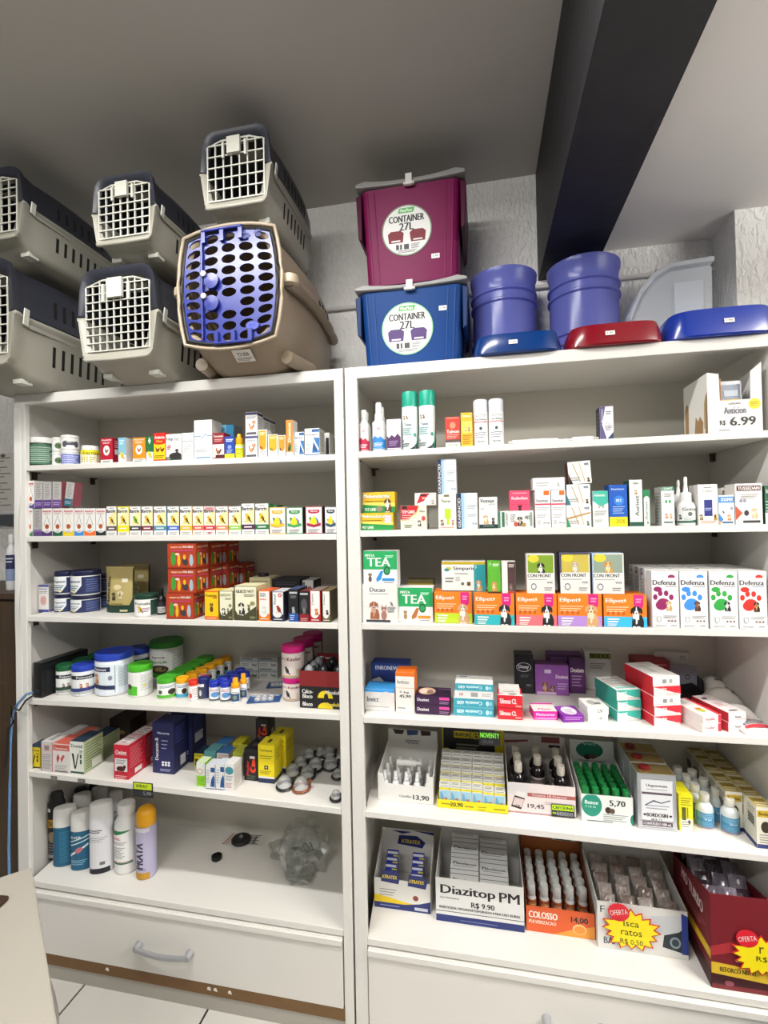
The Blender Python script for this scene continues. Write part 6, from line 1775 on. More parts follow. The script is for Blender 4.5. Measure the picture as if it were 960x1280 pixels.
a = box('R2', 623, 667.4, 638.5, .006, 'white carton lying on its side with a dog picture', '#e6e4df', [('r', 0, 0, .06, 1, '#3a7a5c'), ('r', .10, .06, .18, .94, '#2f6a50'), ('t', 'OTODEM', .24, .5, .7, .07, '#6a7a72', 90), ('dog', .62, .10, .28, '#1e1a1c', '#c9b8a8'), ('e', .50, .22, .06, .14, '#c04a3a'), ('e', .72, .18, .07, .12, '#a88a4a'), ('ln', .34, .5, .8, 4, .12, '#a9a6a2', .5), ('r', .9, .1, .96, .9, '#8aa094'), ('t', 'VET', .83, .6, .16, .2, '#4a5a54')], d=.05)
box('R2', 637, 662.8, 613, .006, 'pink carton with a black cat face on the lying carton', '#e0486a', [('t', 'Rebolex', .5, .62, .8, .15, '#f6e4e8'), ('ln', .15, .85, .88, 1, .05, '#f0b8c4', .6), ('r', .06, .3, .94, .33, '#d03858'), ('cat', .5, -.16, .46, '#26161c', '#6a3a48')], d=.045, on=a)
son = [('r', 0, .60, 1, .64, '#d03a5a'), ('t', 'Sonotan', .45, .72, .76, .08, '#5a5a66'), ('r', .56, .86, .92, .98, '#e06a1c'), ('ln', .1, .9, .54, 2, .05, '#b0aeb0', .4), ('ln', .1, .7, .34, 2, .05, '#9a989a', .4), ('r', .12, .08, .36, .20, '#c9c7c5'), ('t', '20 mg', .7, .12, .4, .05, '#5a5a5a')]
a = box('R2', 668.8, 688.4, 612.5, .008, 'white carton with orange corner and pink stripe, left of two', '#edebe8', son, d=.05, group='orange-cornered cartons')
box('R2', 689, 707.4, 612.3, .008, 'white carton with orange corner and pink stripe, right of two', '#edebe8', son, d=.05, group='orange-cornered cartons')
box('R2', 666, 706.4, 597, .004, 'white carton lying flat across the orange-cornered pair', '#e6e4e0', [('ln', .1, .5, .6, 2, .2, '#b0aeac', .4), ('t', 'A', .8, .4, .08, .4, '#8a8a8a')], side='#c9c7c3', d=.055, on=a)
wb = lambda c: [('poly', [(0, 0), (.18, 0), (0, .5)], c), ('poly', [(.2, .9), (.24, .9), (.52, .1), (.48, .1)], '#b89a5a'), ('poly', [(.48, .95), (.52, .95), (.72, .1), (.68, .1)], '#c9b07a'), ('dog', .86, .06, .20, c if c != '#1d7a8a' else '#3a2a22', '#8a6a4a'), ('ln', .1, .5, .3, 2, .1, '#9a9894', .4), ('t', 'vet', .82, .86, .2, .12, '#2a5a7a')]
a = box('R2', 708.2, 739.5, 631.3, .008, 'white carton with green corner, bottom of the leaning trio', '#e9e7e2', wb('#2f8a5a') + [('poly', [(.0, .35), (.95, .62), (.95, .68), (0, .42)], '#b88a4a')], d=.05)
b_ = box('R2', 708.2, 738.2, 605.3, .003, 'white carton with teal edge and a dark dog, middle of the trio', '#e9e7e2', wb('#1d7a8a'), side='#2a86b0', d=.048, on=a)
box('R2', 711, 740, 577, .008, 'white carton with a black and tan dog, tilted on top', '#e6e3de', wb('#2a1e1a'), side='#5a2226', d=.045, on=b_, lean=-.06)['o'].location.z += .0012
box('R2', 741, 760.6, 613.5, .010, 'white and mint carton with two pets', '#e9ebe6', [('poly', [(0, .72), (.5, .56), (1, .66), (1, 1), (0, 1)], '#3fb09a'), ('t', 'Adventis', .44, .88, .7, .07, W), ('dog', .4, .52, .22, '#b88a5a', '#e6d8c0'), ('cat', .66, .52, .20, '#8a6a5a', '#c9b8a8'), ('ln', .1, .9, .44, 3, .05, '#a8aaa4', .4), ('ln', .1, .6, .2, 2, .05, '#b8bab4', .4)], top='#9ac9bc', d=.05)
box('R2', 761, 784.2, 606, .008, 'royal blue carton with a yellow foot, middle right shelf', '#0f52ae', [('r', 0, 0, 1, .23, '#e6d31a'), ('t', 'Ivermec', .5, .90, .7, .05, '#c9dcf4'), ('e', .55, .62, .28, .12, '#2f7ad0'), ('t', 'PET', .55, .62, .3, .07, '#e2ecf8'), ('ln', .2, .85, .48, 4, .05, '#a9c4ea', .35), ('t', '25%', .62, .12, .5, .10, '#a8981a')], side='#0a3f8a', top='#0c4698', d=.05)
box('R2', 786.5, 803, 599.8, .008, 'tall white and dark green carton with upright lettering', '#edece6', [('t', 'Aurivet', .58, .44, .44, .32, '#2a4a40', 90), ('dog', .5, .68, .40, '#a87a4a', '#e0cba8'), ('t', 'Oto', .5, .93, .4, .05, '#5a7a5a'), ('r', 0, 0, 1, .09, '#1a4a36')], side='#1a4a36', top='#1f5a42', d=.055, sops=[('t', 'Aurivet', .5, .5, .4, .3, '#cfe0d4', 90)])
box('R2', 803.6, 813, 612, .012, 'narrow white and green carton with upright lettering', '#1f7a4a', [('r', .1, 0, .9, .72, '#eceae4'), ('e', .5, .72, .4, .10, '#eceae4'), ('t', 'Aurivet', .45, .42, .5, .34, '#4a5a50', 90), ('dog', .6, .06, .4, '#3a3a30', '#a89878')], side='#1a5a3a', d=.04)
box('R2', 826.4, 843, 608.4, .008, 'white carton with a sleeping puppy and green header', '#ecebe8', [('r', 0, .90, 1, 1, '#2f7a5a'), ('t', 'CEFAVET', .5, .95, .74, .06, '#dfeee6'), ('e', .38, .62, .09, .045, '#3a9a5a'), ('e', .66, .62, .09, .045, '#3a9a5a'), ('dog', .36, .18, .44, '#c9825a', '#e6c4a8'), ('dog', .70, .18, .40, '#d8985a', '#ecd0ae'), ('r', .15, .07, .85, .11, '#5a6a6a'), ('ln', .2, .8, .82, 2, .05, '#a0a09e', .4)], side='#b5b3af', d=.05, sops=[('ln', .15, .85, .85, 10, .08, '#8f8d89', .35)])


def nozzle_bottle(xl, xr, yt, dy, label):
    X, Yc, z0, r, h = place('R2', xl, xr, yt, dy)
    vessel(X, Yc, z0, r, h, label, [('bottle_body', [(.92, 0), (1, .02), (1, .30), (.96, .40), (.82, .46), (.56, .49)], '#e4e4e2'), ('collar', [(.58, .485), (.62, .50), (.60, .66), (.4, .68)], '#eeeeec'), ('nozzle', [(.30, .675), (.22, .78), (.16, .86), (.20, .865), (.20, .96), (.12, 1.0), (.03, 1.0)], '#efefec')], 'dropper_bottle', 'dropper bottle', (2.9, .05, .40, [('poly', [(.2, 0), (1, .0), (1, .42), (.86, .2), (.5, .12)], '#1f5a42'), ('r', 0, .0, 1, .12, '#1f5a42'), ('t', 'Gotvet', .55, .80, .6, .18, '#2a4a40'), ('dog', .16, .2, .2, '#1e2a26', '#8a9a90'), ('e', .52, .52, .08, .12, '#5a6a64'), ('ln', .3, .7, .3, 2, .1, '#b8c0ba', .4)], 1.006, 0), group='white nozzle bottles')


nozzle_bottle(845.2, 868.6, 596, .006, 'white ear-drop bottle with long nozzle, front of two')
nozzle_bottle(838, 857.5, 600, .075, 'white ear-drop bottle with long nozzle, rear of two')
box('R2', 872.4, 897.2, 605.4, .008, 'white carton with a navy panel between two dogs', '#eceae6', [('r', .30, .22, .72, .62, '#1d2a78'), ('ln', .34, .68, .42, 2, .04, '#a8b0d8', .5), ('t', 'Calmyn', .5, .83, .46, .08, '#b8b0a4'), ('ln', .3, .7, .93, 1, .03, '#6a6a6a', .6), ('dog', .14, .12, .34, '#7a6a48', '#b8a888'), ('dog', .86, .12, .34, '#c09a3a', '#3a3028'), ('ln', .1, .9, .1, 2, .04, '#c88a6a', .4)], side='#cfccc6', top='#c9c5bd', d=.055, tops=[('e', .2, .4, .1, .3, '#3a3a3a')])
box('R2', 898, 918, 618.8, .008, 'small white and blue carton with an orange dog', '#e9ebee', [('r', 0, .74, 1, .95, '#3a86cc'), ('t', 'SOLIMIX', .55, .85, .76, .11, W), ('poly', [(0, .0), (.30, .18), (0, .40)], '#2f78c0'), ('r', 0, 0, .1, .14, '#e09a2a'), ('dog', .66, .14, .42, '#d07a3a', '#f0d0b0'), ('bird', .3, .38, .2, '#5a5a66', '#3a3a44'), ('r', .2, .05, .9, .11, '#2a5a7a'), ('e', .82, .55, .08, .05, '#8a8aa0')], d=.045)
box('R2', 902, 917, 609.5, .065, 'white carton with brown header behind the small blue one', '#dedad4', [('r', .06, .76, .94, .92, '#6a4a48'), ('t', 'TUSSED', .5, .84, .7, .08, '#e2d8d4')], d=.05)
box('R2', 918.8, 953, 604.3, .006, 'wide white carton with brown header and a long-haired dog', '#edeae6', [('r', .05, .82, .95, .95, '#5c2c26'), ('t', 'TUSSEDAN', .5, .885, .80, .08, W), ('poly', [(0, .10), (.26, .28), (0, .46)], '#b04a28'), ('dog', .70, .14, .44, '#c9b48a', '#e8dcc0'), ('e', .40, .28, .09, .07, '#2a2626'), ('r', .26, .04, .9, .10, '#2a2a2a'), ('e', .2, .58, .06, .04, '#8a8a98'), ('e', .34, .58, .06, .04, '#8a8a98'), ('ln', .2, .85, .74, 3, .045, '#a09a98', .4)], side='#d8d4ce', d=.055)
box('R2', 955.8, 964, 607, .006, 'green and white carton at the right frame edge', '#1a5a40', [('r', 0, 0, 1, .30, '#e6e8e2'), ('t', 'THUYA', .5, .85, .7, .1, W), ('ln', .1, .9, .6, 4, .08, '#a8c8b8', .4)], side='#144832', d=.055)

# ================================================================== shelf 3
a = box('R3', 453, 496.6, 730.5, 778.5, 'white carton with a spaniel and a tabby, under a green one', '#e6e3de', [('r', .1, .01, .80, .07, '#33353c'), ('t', 'Ducao', .44, .86, .44, .11, '#3a3e52'), ('ln', .2, .75, .76, 1, .03, '#9a9aa2', .6), ('dog', .34, .08, .50, '#9a5c40', '#c9a08a'), ('cat', .62, .08, .40, '#a8786a', '#d8b8ac'), ('r', 0, .41, 1, .42, '#c9c5c0'), ('ln', .72, .95, .40, 3, .05, '#6a6a72', .4), ('bird', .84, .44, .12, '#8a8a8a', '#5a5a5a')], d=.06)
tea = lambda brush, bc: [('r', 0, .44, 1, 1, '#1ea05a'), ('t', 'PIPETA', .20, .86, .28, .08, W), ('t', 'TEA', .46, .66, .68, .26, W), ('ln', .65, .9, .86, 2, .04, '#c9f0d8', .5), ('e', .70, .40, .10, .13, '#145c34'), ('e', .70, .40, .065, .085, '#2f9a5c'), ('cat', .20, .07, .26, '#6a5242' if brush == '#2f8ed2' else '#9a7a4a', '#b8a08a'), ('poly', [(.40, .06), (.52, .14), (.60, .40), (.52, .40), (.38, .16)], brush), ('r', .56, .10, .92, .18, bc), ('ln', .6, .9, .06, 1, .03, '#7a7a7a', .6)]
box('R3', 454, 496.4, 688.5, .003, 'green and white carton with a cat and blue brush, raised', '#ecebe8', tea('#2f8ed2', '#2f8ed2'), d=.055, on=a)
box('R3', 498, 541.2, 734.5, 777.5, 'green and white carton with a cat and brown brush', '#ecebe8', tea('#b06a34', '#d88a2a'), d=.06)
box('R3', 509, 542, 724.5, .10, 'olive and yellow flat carton behind the green one', '#6a6234', [('r', 0, .55, 1, .9, '#b8a02a'), ('ln', .1, .8, .4, 2, .12, '#d8d0a0', .4)], d=.05)
eft = {'lime': ('#b8d228', '#c9a07a', '#efe6da'), 'teal': ('#2fb0b8', '#26262a', '#eceae6'), 'coral pink': ('#f0707a', '#1e1e22', '#efece8'), 'lilac': ('#b088d0', '#d0a070', '#ecd8b8'), 'sky blue': ('#38b4ec', '#1a1a1e', '#efeceb')}
prev = {}
for nm, xl, xr, yt, yb in (('lime', 543, 590.2, 740, 779.3), ('teal', 592.6, 643, 741.5, 781.6), ('coral pink', 645, 696.2, 742, 782.8), ('lilac', 697, 752.6, 742.5, 783.8), ('sky blue', 754.6, 808.8, 743.5, 784.6)):
    c, d1, d2 = eft[nm]
    ops = [('r', 0, 0, 1, .32, c), ('t', 'Efipet', .26, .80, .42, .16, W), ('e', .50, .82, .025, .05, '#f8d8b8'), ('r', .70, .70, .92, 1, '#d01e7a'), ('e', .81, .70, .11, .14, '#d01e7a'), ('ln', .75, .88, .88, 2, .08, '#f0a0c8', .5), ('ln', .06, .58, .63, 3, .07, '#f8c8a0', .4)] + [('e', .10 + .12 * k, .42, .035, .06, '#c85a14') for k in range(4)] + [('ln', .08, .36, .26, 2, .08, '#fff8f0', .5), ('ln', .08, .3, .10, 2, .05, '#eef0e8', .5), ('dog', .77, .0, .52, d1, d2)]
    prev[nm] = box('R3', xl, xr, yt, yb, 'orange flea-treatment carton with a %s band and a dog' % nm, '#ef7d1a', ops, side='#d86a12', top='#e0741a', d=.07, group='orange flea-treatment cartons')
box('R3', 552, 607, 702, .012, 'white, yellow and teal carton with a corgi, on the orange row', '#e9e7e1', [('r', 0, .90, 1, 1, '#b8a01e'), ('t', 'Simparic', .52, .76, .50, .15, '#3a3e4a'), ('e', .16, .76, .07, .06, '#c9b83a'), ('e', .12, .72, .06, .05, '#2a8a8a'), ('r', .74, 0, 1, .90, '#2a9aa4'), ('t', '3', .78, .82, .04, .1, W), ('dog', .85, .03, .24, '#d09a5a', '#f2eae0'), ('r', .32, .36, .42, .50, '#c9c6c0'), ('ln', .08, .28, .46, 2, .1, '#7a7a7a', .4), ('e', .48, .26, .035, .05, '#5a5a5a'), ('r', .58, .2, .66, .32, '#5a4a3a'), ('r', 0, 0, .74, .03, '#2a2a2a'), ('ln', .3, .6, .62, 1, .05, '#b0aeaa', .6)], d=.055, on=prev['lime'])
box('R3', 609.4, 626, 702, .0, 'green carton with a golden dog, on the teal-banded carton', '#58a82e', [('t', '3', .2, .92, .12, .08, W), ('ln', .4, .9, .93, 2, .05, '#e2f0d8', .5), ('dog', .5, .02, .86, '#c08a4a', '#e2c090'), ('r', 0, 0, 1, .05, '#4a2418')], d=.045, on=prev['teal'])
box('R3', 627, 645, 702.3, .002, 'white and dark brown carton with a great dane', '#e4e0da', [('r', .42, 0, 1, 1, '#4a3230'), ('ln', .5, .9, .92, 2, .06, '#d8c8c4', .5), ('dog', .66, .04, .62, '#5a4a44', '#8a7a72'), ('r', .4, 0, .9, .06, '#c03a2a')], d=.045, on=prev['teal'])
conf = lambda bg, d1, d2: [('r', .04, .48, .96, .97, bg), ('e', .25, .88, .2, .1, '#d8c83a'), ('dog', .52, .42, .52, d1, d2), ('r', .0, .0, 1, .40, '#e4e0da'), ('r', 0, .38, 1, .52, '#e9e6e0'), ('t', 'CON FRONT', .45, .45, .84, .085, '#2a2a36'), ('ln', .06, .7, .36, 1, .03, '#9aa0a8', .6), ('e', .24, .17, .10, .085, '#5a6078'), ('e', .24, .17, .075, .06, '#dedad4'), ('t', 'vet', .82, .28, .2, .05, '#3a4a6a'), ('ln', .62, .9, .15, 2, .05, '#6a6a72', .4)]
box('R3', 658.2, 693.4, 692.5, .004, 'white and green-field carton with a black and white collie', '#e4e0da', conf('#7a9a2a', '#1c1c1e', '#e8e4de'), side='#c9c5be', d=.05, on=prev['coral pink'])
box('R3', 699.8, 737.6, 691, .004, 'navy-edged carton with a shaggy beige terrier', '#e4e0da', conf('#c2b04a', '#b8a890', '#dfd6c8') + [('r', 0, .5, .04, 1, '#2a2a5a'), ('r', 0, .97, 1, 1, '#2a2a5a')], side='#2a2a50', d=.05, on=prev['lilac'])
q = prev['lilac']
box('R3', 740.2, 780, 691.5, .005, 'pale blue-edged carton with an orange pomeranian', '#e4e0da', conf('#8a9a8a', '#c88a3a', '#ecd0a0') + [('r', 0, .0, .03, 1, '#9ac0dc')], side='#7a9ab4', d=.05, on=q)
def defz(c, d1, d2):
    return [('e', .74, .90, .13, .04, c, 20, 0, 0, PI), ('r', .61, .885, .87, .905, c), ('t', 'Defenza', .47, .80, .86, .085, '#24262c'), ('ln', .5, .92, .74, 1, .03, '#9a9a9e', .5), ('e', .22, .68, .16, .045, c), ('paw', .42, .44, .78, c), ('e', .35, .40, .22, .085, c), ('dog', .62, .30, .40, d1, d2), ('poly', [(.16, .20), (.32, .20), (.32, .13), (.24, .09), (.16, .13)], '#9a9a9e'), ('poly', [(.18, .19), (.30, .19), (.30, .135), (.24, .10), (.18, .135)], '#efeeec'), ('ln', .4, .92, .22, 2, .03, '#aaaaae', .4), ('e', .60, .13, .035, .018, '#8a6a6a'), ('e', .72, .13, .035, .018, '#8a6a6a'), ('e', .84, .13, .035, .018, '#8a6a6a'), ('ln', .1, .5, .05, 1, .03, '#b0b0b4', .5), ('t', 'zoetis', .78, .05, .2, .025, '#5a5a62')]
drow = {}
for nm, c, xl, xr, yt, yb, d1, d2 in (('magenta', '#8a1c5a', 814.4, 848.4, 714, 785.2, '#c9a06a', '#e8d8c0'), ('blue', '#3a8ae0', 849.6, 884.4, 714, 786, '#4a2a22', '#8a5a4a'), ('green', '#2a9a3e', 886.6, 922, 714, 786.5, '#1e1e20', '#e6e4e2'), ('red', '#dc2a20', 923, 958.4, 714, 787.2, '#2a2420', '#b8824a')):
    drow[nm] = box('R3', xl, xr, yt, yb, 'tall white carton with a %s paw print, front row' % nm, '#edecea', defz(c, d1, d2), side='#dbd9d6', top='#d6d4d1', d=.045, group='paw-print cartons')
    a = drow[nm]
    for k in range(1, 4):
        carton(a['X'] - .001, a['Yf'] + .052 * k, a['z0'], a['w'] * .98, a['h'], .045, 'tall white carton with a %s paw print, %s row' % (nm, ['', 'second', 'third', 'last'][k]), '#edecea', defz(c, d1, d2), '#dbd9d6', '#d6d4d1', group='paw-print cartons', sops=[('e', .5, .88, .18, .045, c, 14, 0, 0, PI), ('ln', .2, .8, .8, 4, .06, '#b0aeac', .4)])

# ================================================================== RIGHT UNIT, shelf 4
a = box('R4', 464, 511, 829, 872, 'dark blue open carton behind the white and blue one', '#1f3a86', [('t', 'ENRONEW', .42, .86, .60, .12, '#dfe6f4'), ('t', '50mg', .86, .86, .24, .12, '#dfe6f4'), ('poly', [(.02, .0), (.02, .5), (.2, .62), (.35, .45), (.6, .4), (.6, 0)], '#c9ccd2'), ('poly', [(.0, .55), (.25, .66), (.5, .5), (1, .5), (1, .46), (.5, .45), (.25, .6), (0, .5)], '#16295e')], d=.06)
box('R4', 456, 493.6, 861.5, 888.5, 'white carton with a blue top edge', '#e6e4e0', [('r', 0, .86, 1, 1, '#3a9ae0'), ('t', 'Invicto', .32, .52, .48, .24, '#5a6068'), ('t', 'GT', .72, .50, .1, .12, '#5a6068'), ('e', .72, .5, .26, .40, '#dcdad6', 20), ('ln', .06, .8, .2, 1, .08, '#b0aeaa', .5)], top='#3a9ae0', d=.07)
box('R4', 494.4, 518.2, 840.5, 890.8, 'upright white carton with orange top and handwriting', '#e8e5df', [('r', 0, .90, 1, 1, '#ee7018'), ('t', 'Invicto', .4, .76, .6, .09, '#8a8680'), ('r', 0, .60, 1, .615, '#e0b890'), ('t', '7 kg', .45, .50, .5, .06, '#2a2a2a'), ('t', '45,90', .5, .40, .6, .08, '#2a2a2a'), ('ln', .1, .5, .12, 1, .04, '#8a8680', .6)], side='#ee7a24', top='#ee7018', d=.065)
pu = [('t', 'Doxivet', .22, .5, .34, .34, W), ('r', .70, .56, 1, .84, '#e0489a'), ('ln', .7, .98, .36, 2, .16, '#a080a8', .4)]
a = box('R4', 520, 562.4, 881, 893.6, 'purple flat carton under its twin', '#3a1b40', pu, d=.07, group='purple flat cartons')
box('R4', 520, 562.4, 869.5, 0, 'purple flat carton with a dog on its top face', '#3a1b40', pu, d=.07, on=a, group='purple flat cartons', tops=[('r', 0, .0, 1, 1, '#2c1630'), ('e', .3, .5, .26, .42, '#c9a890', 20), ('e', .2, .5, .12, .3, '#e6d0c0', 14), ('e', .4, .4, .1, .25, '#8a6a58', 14), ('r', .62, .7, 1, .9, '#5a3a62')])
tv = [('t', 'Covetrin 600', .40, .5, .62, .42, '#dff2f4', 180), ('e', .84, .5, .04, .3, '#bfe2e8', 14), ('e', .92, .5, .035, .25, '#8ac8d4', 14), ('r', 0, .0, 1, .06, '#7ac4d0')]
a = None
for k, (yt, nm) in enumerate(((884.5, 'bottom'), (873.5, 'second'), (864, 'third'), (855, 'top'))):
    wht = k == 2
    ops = [('r', .42, .2, .60, .8, '#9a9a98'), ('t', '600', .16, .5, .1, .4, '#c06a7a'), ('ln', .7, .95, .7, 2, .25, '#aaaaa8', .4)] if wht else tv
    xl, xr = (567, 618) if k < 2 else (569, 617)
    kw_ = dict(top='#e2e3e0', d=.075, group='teal flat cartons', tops=[('r', .04, .05, .96, .95, '#e9e9e6'), ('r', .1, .8, .3, .9, '#3a7ab0')] if k == 3 else None)
    if a is None:
        a = box('R4', xl, xr, yt, 895.6, 'teal flat carton, bottom of the stack, lettering upside down', '#3d9cb0', ops, **kw_)
    else:
        a = box('R4', xl, xr, yt, .003 if k == 2 else 0, '%s flat carton, %s of the teal stack' % ('white' if wht else 'teal', nm), '#e6e4e0' if wht else '#3d9cb0', ops, on=a, **kw_)
si = [('t', 'Silmox CL', .42, .55, .68, .40, '#f8e4e4'), ('r', .72, .12, .95, .24, '#f0a0a0'), ('r', 0, 0, 1, .05, '#a81420')]
a = box('R4', 622.6, 653.6, 885.5, 899.6, 'red flat carton under its twin', '#d8202e', si, side='#b81824', d=.065, group='red flat cartons')
a = box('R4', 622.6, 653.6, 869.5, 0, 'red flat carton under the white blister pack', '#d8202e', si, side='#b81824', top='#d8202e', d=.065, on=a, group='red flat cartons', tops=[('poly', [(0, .1), (.5, .3), (1, .2), (1, 0), (0, 0)], '#e8d8d4'), ('e', .6, .25, .2, .15, '#2a1a1a', 12)])
box('R4', 624, 650.5, 862, .014, 'white flat pack on top of the red flat cartons', '#d3d1cc', [('ln', .2, .7, .6, 1, .2, '#6a6a6a', .5)], top='#dcdad4', d=.05, on=a)
box('R4', 643.5, 667, 818.5, 867, 'black carton with a white oval logo', '#16161a', [('e', .48, .68, .40, .12, '#d8d8da', 24), ('e', .48, .68, .37, .105, '#16161a', 24), ('t', 'Doxy', .48, .68, .54, .12, '#e2e2e4'), ('ln', .3, .75, .48, 2, .04, '#6a6a6e', .4), ('t', 'vet', .72, .22, .25, .05, '#8a8a8e')], top='#3a3a40', d=.055)
box('R4', 669, 711, 831, 869, 'purple carton with two brown dogs', '#8a4f9e', [('dog', .30, .0, .40, '#7a5036', '#c9a07a'), ('dog', .52, .0, .30, '#5a4236', '#a88a70'), ('r', .04, .0, .62, .1, '#c9a8cc'), ('r', .28, .72, .48, .84, '#e0c8e6'), ('t', 'Doxivet', .80, .62, .36, .12, '#e6d6ea'), ('ln', .66, .96, .4, 3, .08, '#c0a0c8', .4)], top='#6a3a78', d=.05)
box('R4', 711.6, 731.6, 824, 867, 'dark purple carton with white lettering', '#5c2f66', [('t', 'Dexium', .5, .68, .82, .13, W), ('ln', .15, .8, .52, 4, .09, '#b090b8', .35)], top='#45244e', d=.032, side='#4a2654')
box('R4', 684, 728, 818, .30, 'purple boxes edge showing behind the dark purple carton', '#552a60', [('ln', .1, .9, .9, 2, .06, '#9a78a2', .4)], top='#6a3a78', d=.045)
pk = box('R4', 665.5, 696, 889, 900, 'magenta and white flat carton', '#d8209a', [('t', 'Meticorten', .5, .62, .78, .3, '#f8e0f0'), ('r', .05, .1, .95, .24, '#f0a0d8')], top='#dedcd8', side='#c9188a', d=.06, rz=.12, tops=[('t', 'Meti', .5, .25, .5, .2, '#c2308a'), ('r', .0, .85, 1, 1, '#d8209a')])
box('R4', 700, 728, 894.5, 903, 'purple flat carton with a white oval top', '#7a1f96', [('ln', .1, .9, .8, 2, .3, '#b88ac4', .4)], top='#8a3aa4', d=.07, rz=.2, tops=[('e', .5, .5, .36, .40, '#e6dfe8', 24), ('ln', .3, .7, .65, 4, .12, '#9a7aa4', .4)])
a = box('R4', 732.5, 758.5, 893.5, 903, 'white flat carton under its twin, beside the purple one', '#e9e8e4', [('t', 'LV', .6, .5, .2, .5, '#5a5a5a')], top='#e0dfdb', d=.07, rz=.16, group='white flat cartons')
box('R4', 731.5, 759.5, 884, 0, 'white flat carton with a printed top, on its twin', '#e9e8e4', [('t', 'LV', .6, .5, .2, .5, '#5a5a5a')], top='#e3e2de', d=.07, on=a, rz=.16, group='white flat cartons', tops=[('e', .4, .5, .2, .25, '#a8a6a2'), ('r', .5, .3, .8, .5, '#6a6866')])
box('R4', 731, 764, 815, .31, 'white carton with an olive name strip at the back', '#d3d2cc', [('r', .18, .82, 1, .97, '#7a8232'), ('t', 'BIODEX', .58, .895, .7, .11, '#1f2410'), ('ln', .2, .8, .7, 3, .06, '#8a8a84', .4)], d=.05)
m = MB()
q = PZ(757, 868, shz('R4', .32))
m.box(-.05, .05, -.002, .002, 0, .058, mat('#b9bab6', rough=.35, metal=.3))
o = tag(m.obj('pill_blister', None, (q.x + .012, 1.60, shz('R4', .42) + .0006), .05), 'grey bubbled tablet tray standing on edge at the back', 'blister pack')
for i in range(9):
    for j in range(3):
        b2 = MB(); b2.lathe([(.0042, 0), (.003, .003), (.0005, .004)], mat('#c9cac8', rough=.25, metal=.3), 8)
        bb = b2.obj('bubble', o, (-.044 + i * .011, -.002, .014 + j * .015)); bb.rotation_euler[0] = PI / 2
tw = [('poly', [(0, 0), (1, 0), (1, .1), (0, .95)], W), ('poly', [(0, 0.9), (1, .05), (1, 1), (0, 1)], '#2fa898'), ('t', 'vet', .3, .72, .26, .3, '#e6f4f0'), ('ln', .45, .95, .25, 2, .15, '#b0b4b0', .4)]


def longstack(n, xl, xr, ybot, dpx, d, rz, lab, front, ops, side, top, group, tops=None, alt=None, Yoff=0):
    a = None
    for k in range(n):
        yt = ybot - dpx * (k + 1)
        f, o_, tp = (front, ops, top) if not (alt and k in alt) else ('#edebe8', [('r', .35, .3, .5, .7, '#8a8886'), ('r', .6, .3, .72, .7, '#a8a6a4'), ('ln', .1, .9, .2, 1, .12, '#c9c7c3', .5)], '#e6e4e0')
        if a is None:
            a = box('R4', xl, xr, yt, ybot, lab(k), f, o_, side=side, top=tp, d=d, rz=rz, group=group, tops=tops if k == n - 1 else None)
        else:
            a = carton(a['X'] + (.002 if k % 2 else -.002), a['Yf'] + (.002 if k % 2 else -.001), a['z1'] + .0004, a['w'], a['h'], d, lab(k), f, o_, side, tp, rz, group=group, tops=tops if k == n - 1 else None)
    return a


NS = ['bottom', 'second', 'third', 'fourth', 'top']
tp_ = [('ln', .1, .9, .8, 5, .12, '#9a9a98', .3), ('r', .1, .1, .9, .2, '#7ac4b8')]
longstack(3, 762, 796, 901.5, 13.2, .115, .30, lambda k: 'long teal and white carton, %s of three' % ['bottom', 'middle', 'top'][k], '#e9e9e5', tw, '#2f9a8c', '#e4e4e0', 'long teal cartons', tp_)
rw = [('poly', [(0, 0), (1, 0), (1, .15), (0, .95)], W), ('poly', [(0, .95), (1, .10), (1, 1), (0, 1)], '#d82232'), ('t', 'Vetalog', .3, .72, .34, .28, '#fae0e0'), ('ln', .45, .95, .25, 2, .15, '#c9b0b0', .4)]
longstack(5, 806, 845.5, 907, 12.4, .13, .30, lambda k: 'long %s carton, %s of the five-carton stack' % ('white' if k in (2, 4) else 'red and white', NS[k]), '#e9e7e4', rw, '#c81e2c', '#e6e4e1', 'long red cartons', [('r', .3, .3, .55, .75, '#c9c7c4'), ('ln', .1, .9, .9, 3, .1, '#a8a6a4', .3)], alt=(2, 4))
box('R4', 794, 838, 826, .28, 'dark red carton at the back behind the long stack', '#8a1c26', [('ln', .1, .9, .9, 2, .08, '#c98a8a', .4)], top='#9a2a30', d=.07)
carton(.596, 1.735, shz('R4', .65) + .0006, .105, .122, .018, 'pale grey folder standing at the back wall', '#c9c6be', [('e', .78, .86, .08, .05, '#6a6862', 14), ('e', .78, .86, .06, .035, '#c9c6be', 14), ('ln', .1, .5, .85, 2, .05, '#a09e96', .4)], name='folder', cat='folder')
# black card case with grey card
o = thing('instrument_case', 'open black case holding a grey card', 'case', (.602, 1.685, shz('R4', .68) + .0008), -.06)
BKC = mat('#121216', rough=.35)
m = MB(); m.prism([(-.052, 0), (.052, 0), (.052, .030), (.02, .052), (-.01, .044), (-.052, .062)], -.034, -.030, BKC); m.obj('front_wall', o, bevel=.0006)
m = MB(); m.box(-.052, .052, -.030, .034, 0, .004, BKC); m.obj('case_floor', o)
for sx_ in (-1, 1):
    m = MB(); m.box(sx_ * .050 - .002, sx_ * .050 + .002, -.0298, .034, .0042, .060, BKC); m.obj('side_wall', o)
m = MB(); m.box(-.044, .046, .006, .009, .0045, .092, mat('#8d909a', rough=.5)); g = m.obj('grey_card', o, bevel=.0005)
p_ = Print(.09, .05); p_.e(.72, .30, .08, .16, '#3a3c44', 16); p_.e(.72, .30, .055, .10, '#8d909a', 16); p_.build('logo', g, lambda a_, b2, o_: (a_ - .045, .006 - o_, .042 + b2))
